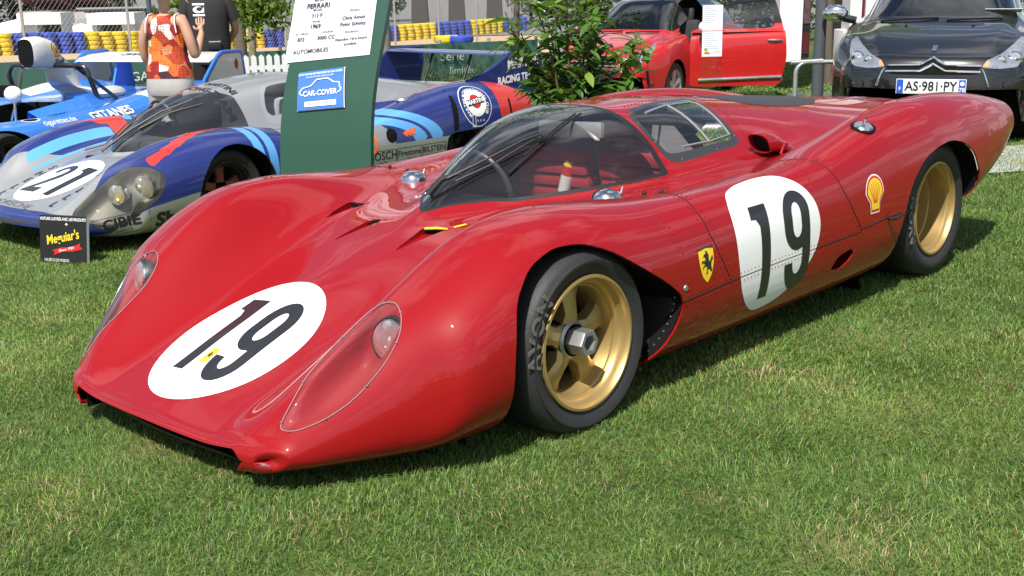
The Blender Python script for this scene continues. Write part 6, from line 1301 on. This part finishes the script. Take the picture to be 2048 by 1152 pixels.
def rail_and_posts():
    GAL = mat('galvanised_steel', (.42, .44, .45), .42, metal=.6, var=.2, scale=18); PST = mat('post_grey', (.075, .085, .095), .45, var=.12)
    a, b = at(1590, 183, 10.6), at(1695, 183, 10.6); g = float(ground(a[0], a[1])); zt = at(1640, 124, 10.6)[2]; d = (b-a); d[2] = 0; L = np.linalg.norm(d); d /= L; o = a.copy(); o[2] = g
    root = empty('hoop_barrier', o, 0, 'galvanised steel hoop barrier around the foot of the grey post', 'barrier'); r_ = .10; h = zt-g; P = [(0, 0, 0), (0, 0, h-r_)]
    path = [np.array((0, 0, 0.)), np.array((0, 0, h-r_))]+[d*r_*(1-math.cos(t))+np.array((0, 0, h-r_+r_*math.sin(t))) for t in np.linspace(.3, math.pi/2, 5)]+[d*(L-r_+r_*math.sin(t))+np.array((0, 0, h-r_*(1-math.cos(t)))) for t in np.linspace(0, math.pi/2, 6)]+[d*L]
    MB().tube(path, .021, 12).build('hoop', GAL, root, smooth=60); MB().tube([np.array((0, 0, h)), d*-.05+np.array((0, 0, h)), d*.5*L+np.array((0, 0, h+.012))], .02, 10).build('top_rail', GAL, root, smooth=60)
    p = on_ground(1634, 190, 11.0); q = empty('lamp_post', p, 0, 'thick dark grey post rising beside the hoop barrier', 'post'); MB().cyl((0, 0, 0), (0, 0, 4.2), .056, .05, 24).build('shaft', PST, q, smooth=60); MB().lathe([(.10, 0), (.10, .02), (.07, .05), (.057, .06)], axis='z', n=24).build('foot_collar', PST, q); MB().rbox((.25, 0, 4.2), (.6, .16, .09), .03).build('lamp_head', PST, q)
    p = on_ground(312, 150, 15.5); q = empty('lamp_post', p, 0, 'slim dark post left of the person in the patchwork top', 'post'); MB().cyl((0, 0, 0), (0, 0, 4.6), .034, .03, 16).build('shaft', PST, q, smooth=60); MB().lathe([(.08, 0), (.08, .02), (.04, .05)], axis='z', n=20).build('foot_collar', PST, q); MB().rbox((.22, 0, 4.6), (.5, .14, .08), .03).build('lamp_head', PST, q)
rail_and_posts()
# ------------------------------------------------------------------ beyond the lawn
def far(px, py, z):
    d = ray(px, py); return CAM+d*((z-CAM[2])/d[2])
def strip(name, pts, m, lift, **kw):
    """a sheet on the ground: rows of (left, right) points with the terrain under them"""
    V = []
    for a, b in pts:
        for k in range(25): q = a+(b-a)*k/24; V.append((q[0], q[1], float(ground(q[0], q[1]))+lift))
    return mesh(name, V, grid_faces(len(pts), 25), m, smooth=180, kind='structure', **kw)
def row(t, u0, u1): return (CAM+UH*t-LH*u0, CAM+UH*t-LH*u1)
GRV = mat('gravel_tan', (.46, .32, .18), .95, var=.18, scale=1.5, bump=.4, bscale=30)
strip('gravel_trap', [row(t, -.62*t-2, .20*t) for t in np.linspace(26, 78, 14)], GRV, .02)
strip('paddock_tarmac', [row(t, -.62*t, .75*t) for t in np.concatenate([np.linspace(79, 120, 6), np.array((180., 300, 500))])], mat('old_tarmac', (.16, .16, .155), .95, var=.12, scale=.4), .03)
strip('pebble_bed', [row(t, .245*t, .42*t) for t in np.linspace(13.2, 16.2, 5)], mat('dark_pebbles', (.09, .09, .09), .9, var=.6, scale=40, bump=.8, bscale=60), .012)
strip('pebble_strip', [row(t, .40*t, .60*t) for t in np.linspace(7.6, 9.0, 4)], mat('pale_pebbles', (.34, .34, .32), .9, var=.5, scale=60, bump=.8, bscale=70), .012)
# tyre wall: stacks of five painted tyres
TY = {'blue': mat('tyre_blue', (.035, .075, .42), .6, var=.25, scale=3), 'yellow': mat('tyre_yellow', (.66, .50, .02), .6, var=.2, scale=3)}
def tyre_mesh(m):
    b = MB().lathe([(.20, -.095), (.30, -.10), (.345, -.075), (.36, 0), (.345, .075), (.30, .10), (.20, .095), (.19, 0), (.20, -.095)], axis='z', n=16); o = b.build('tyre', m, None, smooth=40); me = o.data; bpy.data.objects.remove(o); return me
TM = {k: tyre_mesh(m) for k, m in TY.items()}
a, b = gpt(-20, 113, 30, 140), gpt(1045, 62, 30, 140); n = int(np.linalg.norm((b-a)[:2])/.74); ordn = ['first', 'second', 'third', 'fourth', 'fifth', 'sixth', 'seventh', 'eighth', 'ninth', 'tenth']
plan = []; c = 'yellow'; left = 2
for i in range(n):
    if left == 0: c = 'blue' if c == 'yellow' else 'yellow'; left = 5
    plan.append(c); left -= 1
for i in range(n):
    q = a+(b-a)*i/(n-1); q = np.array((q[0], q[1], float(ground(q[0], q[1])))); px = 1024+FPX*((q-CAM)@RT)/((q-CAM)@FW)
    if 575 < px < 735: continue
    c = plan[i]; run = 0
    while i-run > 0 and plan[i-run-1] == c: run += 1
    blk = sum(1 for j in range(1, i+1) if plan[j] != plan[j-1])
    s = empty('tyre_stack', q, random.random(), '%s tyre stack, %s in the %s %s block of the far tyre wall' % (c, ordn[run], ordn[blk//2], c), 'tyre stack', 'tyre wall stacks')
    for k in range(5):
        o = bpy.data.objects.new('tyre', TM[c]); COL.objects.link(o); o.parent = s; o.location = (random.gauss(0, .015), random.gauss(0, .015), .10+.205*k)
# chain link fence in front of it
GALV = mat('fence_wire', (.22, .225, .23), .5, metal=.5)
a, b = gpt(-30, 126, 20, 140), gpt(1060, 78, 20, 140); fz = lambda s: a+(b-a)*s; L = np.linalg.norm((b-a)[:2]); H = 2.5
fo = a.copy(); fo[2] = float(ground(fo[0], fo[1])); fr = empty('chain_link_fence', fo, 0, 'tall galvanised chain link fence in front of the tyre wall', 'fence'); wm = MB()
def fp(s, h): q = fz(s/L); return np.array((q[0], q[1], float(ground(q[0], q[1]))+h))-fo
for i in range(int(L/.20)+13):
    for sg in (1, -1):
        s0 = i*.20-(0 if sg < 0 else H); s1 = s0+sg*H; h0, h1 = 0., H
        if sg < 0: s0, s1 = i*.20, i*.20-H
        t0, t1 = 0., 1.
        lo, hi = min(s0, s1), max(s0, s1)
        if hi < 0 or lo > L: continue
        def cl(s): return (s-s0)/(s1-s0)
        ts = sorted((cl(0.), cl(L))); t0, t1 = max(0., ts[0]), min(1., ts[1])
        if t1 <= t0: continue
        wm.tube([fp(s0+(s1-s0)*t0, H*t0), fp(s0+(s1-s0)*t1, H*t1)], .0035, 3, caps=False)
wm.build('wire_mesh', GALV, fr, kind='stuff')
for i in range(9):
    s = L*(i+.35)/9; tp = fp(s, H); lean_ = -UH*.35; MB().tube([fp(s, 0), tp, tp+lean_+np.array((0, 0, .4))], .05, 8).build('post', mat('fence_post', (.36, .37, .37), .5, metal=.3), fr)
# green banner wall with white lettering
GB = mat('banner_green', (.040, .110, .085), .65, var=.12, scale=1.2)
def banner(p0, p1, ztop, label):
    A, B = far(*p0, ztop), far(*p1, ztop); o = A.copy(); o[2] = float(ground(A[0], A[1])); r_ = empty('banner_wall', o, 0, label, 'barrier'); u = B-A; Lb = np.linalg.norm(u[:2]); u = u/Lb; n = np.array((-u[1], u[0], 0)); n = n if n@(CAM-A) > 0 else -n
    zt = ztop-o[2]; k = 30; V = [u*Lb*i/k+np.array((0, 0, h))-np.array((0, 0, u[2]*Lb*i/k)) for h in (-.5, zt) for i in range(k+1)]; mesh('banner', V, [(i, i+1, k+2+i, k+1+i) for i in range(k)], GB, r_, smooth=0, solid=.04)
    for i in range(0, k+1, 3): q = u*Lb*i/k; MB().cyl((q[0]-n[0]*.06, q[1]-n[1]*.06, -.5), (q[0]-n[0]*.06, q[1]-n[1]*.06, zt+.06), .03, n=8).build('post', mat('fence_post', (.36, .37, .37), .5, metal=.3), r_)
    def text(tx, px, z, size, m, wide=1.):
        d = ray(px, 150); s = ((A-CAM)@n)/(d@n); c = CAM+d*s; V2, F2 = letters(tx, size, .0, wide=wide); out = [np.array((c[0], c[1], 0))-np.array((o[0], o[1], 0))+u*x*np.array((1, 1, 0))+np.array((0, 0, zt+z+y))+n*.03 for x, y in V2]; mesh('banner_lettering', out, F2, m, r_, smooth=0)
    return text
tx = banner((-60, 128), (1075, 79), .30, 'long dark green banner wall with white lettering behind the racing cars')
LT = mat('banner_white', (.62, .66, .64), .6); LG = mat('banner_grey', (.40, .46, .44), .6)
tx('SON FIGARO', 258, -.30, .19, LT); tx('Série', 905, -.22, .22, LG); tx('limitée', 925, -.46, .18, LG)
# picket fence between the person in black and the board
a, b = on_ground(480, 165, 14.2), on_ground(660, 160, 14.6); d = b-a; d[2] = 0; L = np.linalg.norm(d[:2]); d /= L; o = a.copy(); o[2] = float(ground(a[0], a[1])); pf = empty('picket_fence', o, 0, 'low white picket fence left of the display board', 'fence'); PW = mat('picket_white', (.74, .75, .75), .6); ang = math.atan2(d[1], d[0]); rz = Matrix.Rotation(ang, 3, 'Z'); zt = far(520, 110, 0)*0
h = at(520, 110, float((a-CAM)@UH))[2]-o[2]; k = 0; x = 0.
pm = None
while x < L:
    q = d*x
    if pm is None:
        bb = MB(); w = .032; V = [(-w, -.01, .04), (w, -.01, .04), (w, -.01, h-.03), (0, -.01, h), (-w, -.01, h-.03)]; V += [(p[0], .01, p[2]) for p in V]; bb.add(V, [(4, 3, 2, 1, 0), (5, 6, 7, 8, 9)]+[(i, (i+1) % 5, 5+(i+1) % 5, 5+i) for i in range(5)]); ob = bb.build('picket', PW, pf, smooth=0); pm = ob.data
    else: ob = bpy.data.objects.new('picket', pm); COL.objects.link(ob); ob.parent = pf
    ob.location = (q[0], q[1], 0); ob.rotation_euler = (0, 0, ang); x += .095
for zz_ in (.3*h, .8*h): MB().box(tuple(d*L/2+np.array((0, 0, zz_))-np.array((-d[1], d[0], 0))*.0), (L, .012, .05), rot=rz).build('rail', PW, pf, smooth=0)
# white ticket huts
WH = mat('hut_white', (.70, .70, .67), .6, var=.06, scale=1.5)
def hut(x0, x1, ytop, yfas, ybot, ox0, ox1, t, label):
    c = at((x0+x1)/2, ybot, t); z0 = float(ground(c[0], c[1])); c[2] = z0; sc_ = t/FPX*1.03; w = (x1-x0)*sc_; r_ = empty('ticket_hut', c, math.atan2(-LH[1], -LH[0]), label, 'hut'); zt = at(x0, ytop, t)[2]-z0; zf = at(x0, yfas, t)[2]-z0
    fb = MB().box((0, -.9, (zt+zf)/2), (w, 2.6, zt-zf)); fa_ = fb.build('roof_fascia', WH, r_, smooth=0); nr = int(w/.22)
    for i in range(nr): MB().box((-w/2+w*(i+.5)/nr, .405, (zt+zf)/2), (.03, .02, zt-zf-.02)).build('fascia_rib', WH, fa_, smooth=0)
    a0, a1 = (ox0-(x0+x1)/2)*sc_, (ox1-(x0+x1)/2)*sc_
    for u0, u1 in ((-w/2+.2, a0), (a1, w/2-.2)): MB().box(((u0+u1)/2, -.9, zf/2), (u1-u0, 1.8, zf)).build('wall', WH, r_, smooth=0)
    MB().box(((a0+a1)/2, -.6, zf/2), (a1-a0, .05, zf)).build('opening_shade', mat('opening_shade_grey', (.05, .052, .055), .6), r_, smooth=0)  # dark sheet standing in for the shade inside the open hut front
hut(67, 148, 25, 48, 82, 99, 146, 84, 'left white ticket hut with a ribbed fascia beyond the tyre wall'); hut(202, 290, 25, 48, 78, 216, 262, 84, 'white ticket hut beside the slim dark post beyond the tyre wall')
def tent(x0, x1, xp, ytop, yeave, t, label):
    c = at((x0+x1)/2, yeave, t); z0 = float(ground(c[0], c[1])); c[2] = z0; sc_ = t/FPX*1.03; r_ = empty('marquee', c, math.atan2(-LH[1], -LH[0]), label, 'tent'); u0, u1, up_ = [(x-(x0+x1)/2)*sc_ for x in (x0, x1, xp)]; zt = at(xp, ytop, t)[2]-z0; ze = at(xp, yeave, t)[2]-z0; D = 5.
    V = [(u0, .5, ze), (u1, .5, ze), (u1, -D, ze), (u0, -D, ze), (up_, -D/2, zt)]; TW = mat('canvas_white', (.72, .73, .76), .7, var=.05); mesh('canopy', V, [(0, 1, 4), (1, 2, 4), (2, 3, 4), (3, 0, 4)], TW, r_, smooth=0)
    mesh('side_wall', [(u0, .5, 0), (u1, .5, 0), (u1, .5, ze), (u0, .5, ze)], [(0, 1, 2, 3)], TW, r_, smooth=0)
tent(-60, 85, 70, 34, 66, 96, 'white marquee roof sloping at the far left edge'); tent(140, 232, 186, 44, 66, 98, 'white marquee between the two ticket huts')
# grandstand building with red roof, behind the huts
def building(x0, x1, ytop, ymid, t, label, wallc, roofc, name):
    c = at((x0+x1)/2, 60, t); z0 = float(ground(c[0], c[1])); c[2] = z0; sc_ = t/FPX*1.03; w = (x1-x0)*sc_; r_ = empty(name, c, math.atan2(-LH[1], -LH[0]), label, 'building'); zt = at(x0, ytop, t)[2]-z0; zm = at(x0, ymid, t)[2]-z0
    MB().box((0, -3, zm/2), (w, 6, zm)).build('wall', mat(name+'_wall_%d' % x0, wallc, .8), r_, smooth=0); mesh('roof', [(-w/2-.3, .6, zm), (w/2+.3, .6, zm), (w/2+.3, -5, zt), (-w/2-.3, -5, zt)], [(0, 1, 2, 3)], mat(name+'_roof_%d' % x0, roofc, .75, var=.2, scale=1.), r_, smooth=0, solid=.15)
    for i in range(4): MB().box((-w/2+w*(i+.5)/4, .03, zm*.6), (w*.16, .06, zm*.35)).build('window', mat('far_glass', (.03, .035, .04), .2), r_, smooth=0)
building(90, 150, -4, 20, 118, 'low building with a red tiled roof above the left hut', (.35, .30, .26), (.16, .05, .04), 'red_roof_building'); building(165, 225, -6, 22, 121, 'second red roofed building beyond the marquee', (.45, .42, .38), (.15, .05, .04), 'red_roof_building'); building(205, 330, 16, 34, 112, 'long grey roofed shed behind the right hand hut', (.30, .31, .32), (.25, .26, .27), 'grey_shed')
# dark tapering stand supports beyond the right hand tyre wall
for i, (x, lab) in enumerate(((842, 'leftmost dark tapering stand support beyond the tyre wall'), (915, 'middle dark tapering stand support beyond the tyre wall'), (990, 'rightmost dark tapering stand support beyond the tyre wall'))):
    c = at(x, 42, 86); z0 = float(ground(c[0], c[1])); c[2] = z0; r_ = empty('stand_support', c, math.atan2(-LH[1], -LH[0]), lab, 'pillar', 'stand supports'); V = [(-.65, 0, 0), (.65, 0, 0), (.5, 0, 3.6), (-.5, 0, 3.6)]; mesh('pillar', V+[(p[0], -1.2, p[2]) for p in V], [(0, 1, 2, 3), (7, 6, 5, 4), (0, 4, 5, 1), (1, 5, 6, 2), (2, 6, 7, 3), (3, 7, 4, 0)], mat('pillar_dark', (.045, .043, .04), .8), r_, smooth=0); MB().box((0, -.6, -.05), (1.7, 1.7, .25)).build('plinth', mat('plinth_grey', (.25, .25, .24), .9), r_, smooth=0)
# trees
def leaf_mat(name, c):
    if name in MATS: return MATS[name]
    m = bpy.data.materials.new(name); m.use_nodes = True; t = m.node_tree; b = t.nodes['Principled BSDF']; b.inputs['Roughness'].default_value = .6; oi = nd(t, 'ShaderNodeNewGeometry'); n = nd(t, 'ShaderNodeTexNoise', Scale=1.7, Detail=2.); t.links.new(oi.outputs['Position'], n.inputs['Vector'])
    mx_ = nd(t, 'ShaderNodeMix', data_type='RGBA'); mx_.inputs[6].default_value = (*[v*.65 for v in c], 1); mx_.inputs[7].default_value = (*[v*1.4 for v in c], 1); t.links.new(n.outputs[0], mx_.inputs[0]); t.links.new(mx_.outputs[2], b.inputs['Base Color'])
    tl = nd(t, 'ShaderNodeBsdfTranslucent'); t.links.new(mx_.outputs[2], tl.inputs[0]); mi = nd(t, 'ShaderNodeMixShader'); mi.inputs[0].default_value = .35; t.links.new(b.outputs[0], mi.inputs[1]); t.links.new(tl.outputs[0], mi.inputs[2]); t.links.new(mi.outputs[0], t.nodes['Material Output'].inputs[0]); MATS[name] = m; return m
BARKM = mat('tree_bark', (.13, .105, .08), .95, var=.35, scale=12, bump=.6, bscale=30)
def leaves(n, centre_fn, size, seed):
    g = np.random.default_rng(seed); C_ = np.array([centre_fn(g) for _ in range(n)]); d1 = g.normal(size=(n, 3)); d1 /= np.linalg.norm(d1, axis=1)[:, None]; d2 = np.cross(d1, g.normal(size=(n, 3))); d2 /= np.linalg.norm(d2, axis=1)[:, None]; s = size*(.6+.8*g.random(n))[:, None]
    V = np.stack([C_-d1*s, C_+d2*s*.45, C_+d1*s, C_-d2*s*.45], 1).reshape(-1, 3); return V, [(4*i, 4*i+1, 4*i+2, 4*i+3) for i in range(n)]
def tree(px, t, hgt, rad, n, size, col, label, seed, trunk=None, low=.35, cat='tree', name='tree', group=None):
    c = at(px, 60, t); z0 = float(ground(c[0], c[1])); c[2] = z0; r_ = empty(name, c, 0, label, cat, group); tr_ = trunk or rad*.07; g0 = np.random.default_rng(seed+50)
    MB().tube([(0, 0, -.1), (tr_*.3, 0, hgt*.3), (0, tr_*.4, hgt*.75)], [tr_*1.15, tr_*.9, tr_*.3], 10).build('trunk', BARKM, r_, smooth=60)
    lb = [(np.array((g0.normal()*rad*.45, g0.normal()*rad*.45, hgt*(low+(1-low)*g0.random()))), rad*(.25+.35*g0.random())) for _ in range(22)]
    for k in range(5): e = lb[k][0]; MB().tube([(0, 0, hgt*(low*.8+.05*k)), tuple(e*.6+np.array((0, 0, hgt*.1))), tuple(e)], [tr_*.5, tr_*.3, tr_*.08], 6).build('limb', BARKM, r_, smooth=60)
    def cf(g): e, q = lb[int(g.random()*len(lb))]; v = g.normal(size=3); v /= np.linalg.norm(v); return e+v*q*(.55+.45*g.random()**.5)*np.array((1, 1, .8))
    V, F = leaves(n, cf, size, seed); mesh('crown', V, F, leaf_mat('leaf_%s' % name+str(col), col), r_, smooth=0)
tree(30, 125, 11, 5.5, 5000, .30, (.030, .055, .018), 'dark round tree at the far left behind the marquee', 1, low=.15); tree(-40, 118, 10, 5.0, 3500, .30, (.028, .050, .018), 'dark tree cut by the left edge of the picture', 2, low=.1); tree(250, 128, 9, 4.5, 4000, .28, (.045, .07, .025), 'dull green tree above the right hand hut', 3, low=.2); tree(160, 140, 12, 4.5, 3000, .3, (.04, .06, .025), 'far tree between the two red roofs', 4, low=.15)
tree(1330, 60, 7, 4.0, 5000, .16, (.06, .10, .03), 'bushy tree behind the red hatchback windscreen', 5, low=.08); tree(1500, 52, 6.5, 3.5, 5000, .15, (.075, .12, .035), 'bushy tree seen through the open door window', 6, low=.05); tree(1660, 48, 8, 3.5, 4500, .15, (.06, .10, .03), 'tree between the grey post and the white pavilion', 7, low=.1); tree(1880, 60, 8, 5, 5000, .2, (.05, .085, .028), 'tree behind the black hatchback', 8, low=.1); tree(1120, 95, 6, 4.5, 4000, .25, (.05, .08, .03), 'far bushy tree behind the shrub', 9, low=.08); tree(700, 110, 10, 5, 3000, .3, (.05, .08, .03), 'tree hidden mostly by the display board', 10, low=.1)
# slim park trees by the banner wall: trunks, and one leafy branch hanging into view
def trunk(x0, y0, x1, y1, t, r0, label, col=None, crown=True, seed=0):
    b_ = at(x1, y1, t); z0 = float(ground(b_[0], b_[1])); p1 = b_.copy(); p1[2] = z0; tp = at(x0, y0, t); q = empty('park_tree', p1, 0, label, 'tree', 'park trees by the banner wall'); d = (tp-p1); d = d/d[2]; path = [d*h+np.array((.015*math.sin(3*h), .015*math.cos(2*h), 0)) for h in np.linspace(0, 4., 9)]
    MB().tube(path, [r0*(1.1-.5*k/8) for k in range(9)], 12).build('trunk', col or BARKM, q, smooth=60)
    e = d*4.2
    def cf(g): v = g.normal(size=3); v /= np.linalg.norm(v); return e+v*1.5*np.array((1, 1, .7))*g.random()**.4+np.array((0, 0, .9))
    V, F = leaves(1500, cf, .07, seed+30); mesh('crown', V, F, leaf_mat('park_leaf', (.14, .22, .03)), q, smooth=0); return q, d
q, d = trunk(478, 0, 484, 115, 16.5, .075, 'dark slim park tree just right of the person in black'); 
def cf(g): v = g.normal(size=3); return at(515+g.normal()*26, 12+abs(g.normal())*18-8, 15.6)-np.array(q.location)+v*.12
V, F = leaves(900, cf, .055, 77); mesh('branch_foliage', V, F, leaf_mat('park_leaf', (.14, .22, .03)), q, smooth=0, kind='stuff')
def cf(g): v = g.normal(size=3); return at(385+g.normal()*22, 2+abs(g.normal())*12-6, 15.0)-np.array(q.location)+v*.10
V, F = leaves(420, cf, .055, 78); mesh('branch_foliage', V, F, leaf_mat('park_leaf', (.14, .22, .03)), q, smooth=0, kind='stuff')
trunk(500, 0, 505, 112, 17.2, .055, 'pale slim park tree second from the person in black', mat('pale_bark', (.22, .19, .14), .9, bump=.5, bscale=25), seed=2); trunk(762, 0, 770, 130, 15.5, .105, 'thick grey park tree beside the right edge of the display board', mat('grey_bark', (.20, .18, .15), .95, var=.4, scale=10, bump=.8, bscale=22), seed=3); trunk(1034, 0, 1032, 110, 18, .05, 'slim park tree left of the shrub', seed=4); trunk(1660, 0, 1657, 110, 17.5, .06, 'slim park tree between the grey post and the white column', seed=5); trunk(1678, 0, 1674, 112, 19, .07, 'slim park tree touching the left side of the white column', mat('pale_bark', (.22, .19, .14), .9), seed=6)
# weeds along the banner wall
def weeds():
    g = np.random.default_rng(5); P = []
    V = []; F = []
    for i in range(520):
        px = g.uniform(825, 1120); t = g.uniform(16.9, 18.5); c = on_ground(px, 150, t); h = g.uniform(.12, .62)*(.6+.8*vnoise(np.array([px/30.]), np.array([3.]), 4)[0]); 
        for k in range(9):
            s = (k+1)/9; b0 = c+np.array((g.normal()*.03, g.normal()*.03, h*s)); d = g.normal(size=3); d[2] = abs(d[2])*.6; d /= np.linalg.norm(d); w = np.cross(d, (0, 0, 1)); j = len(V); l = .07*(1.2-s); V += [b0, b0+d*l*.5+w*l*.3, b0+d*l, b0+d*l*.5-w*l*.3]; F.append((j, j+1, j+2, j+3))
    mesh('weed_patch', V, F, leaf_mat('weed_leaf', (.13, .19, .05)), None, smooth=0, label='rough patch of tall weeds at the foot of the banner wall', cat='weeds', kind='stuff')
weeds()
# ------------------------------------------------------------------ pavilion at the right
def pavilion():
    t = 16.5; PWH = mat('pavilion_white', (.72, .72, .73), .45, var=.03, scale=2); MAR = mat('pavilion_maroon', (.13, .012, .022), .35, coat=.4)
    c = on_ground(1620, 150, t); root = empty('pavilion', c, math.atan2(-UH[1], -UH[0]), 'white and maroon show pavilion columns with a dark poster at right', 'pavilion'); sc_ = t/FPX*1.03
    def col(x0, x1, ybot, m, name, dep=.5, dt=0., z0=None):
        y0, y1 = [(x-1620)*sc_*(1+dt/t) for x in (x0, x1)]; zb = at(x0, ybot, t+dt)[2]-c[2] if ybot else 0
        return MB().box((-dt-dep/2, (y0+y1)/2, (zb+3.4)/2), (dep, y1-y0, 3.4-zb)).build(name, m, root, smooth=0)
    col(1557, 1601, 124, PWH, 'white_panel', .3); p = col(1601, 1623, 117, BLACK, 'poster_panel', .25, .2)
    y0, y1 = [(x-1620)*sc_*1.012 for x in (1602.5, 1621.5)]; zb = at(1610, 48, t)[2]-c[2]
    MB().box((-.19, (y0+y1)/2, zb+.75), (.01, y1-y0, 1.5)).build('poster', mat('poster_art', (.10, .06, .06), .4, var=.95, scale=9), p, smooth=0); MB().box((-.19, (y0+y1)/2, zb-.28), (.01, y1-y0, .30)).build('poster_band', mat('poster_maroon', (.08, .01, .015), .4), p, smooth=0)
    col(1690, 1712, 112, PWH, 'white_column', .4); col(1686, 1712, 140, PWH, 'column_foot', .42, -.02) if False else None
    col(1712, 1723, 100, MAR, 'maroon_column', .3, .15); col(1723, 1762, 90, PWH, 'white_column', .4, .1); col(1762, 1772, 80, MAR, 'maroon_column', .3, .2); col(1790, 1830, 120, PWH, 'white_column', .4, .6)
    y0, y1 = [(x-1620)*sc_ for x in (1530, 2100)]; MB().box((-1.6, (y0+y1)/2, 3.5), (3.6, y1-y0, .3)).build('roof_slab', PWH, root, smooth=0); MB().box((-3.2, (y0+y1)/2, 1.6), (.1, y1-y0, 3.2)).build('back_wall', mat('pavilion_grey', (.16, .15, .15), .6), root, smooth=0) if False else None
    MB().rbox((-.35, (1705-1620)*sc_, .42), (.5, .32, .84), .02).build('plinth', PWH, root, smooth=30)
pavilion()
def fallen_tyres():
    a = gpt(895, 88, 20, 120)
    for px, c, lab in ((893, 'yellow', 'yellow painted tyre lying alone on the banner wall top'), (922, 'blue', 'blue painted tyre lying alone on the banner wall top')):
        p = far(px, 84, .30); o = empty('loose_tyre', p, 0, lab, 'tyre', 'loose painted tyres'); q = bpy.data.objects.new('tyre', TM[c]); COL.objects.link(q); q.parent = o; q.location = (0, 0, .05); q.scale = (.62, .62, .62)
fallen_tyres()
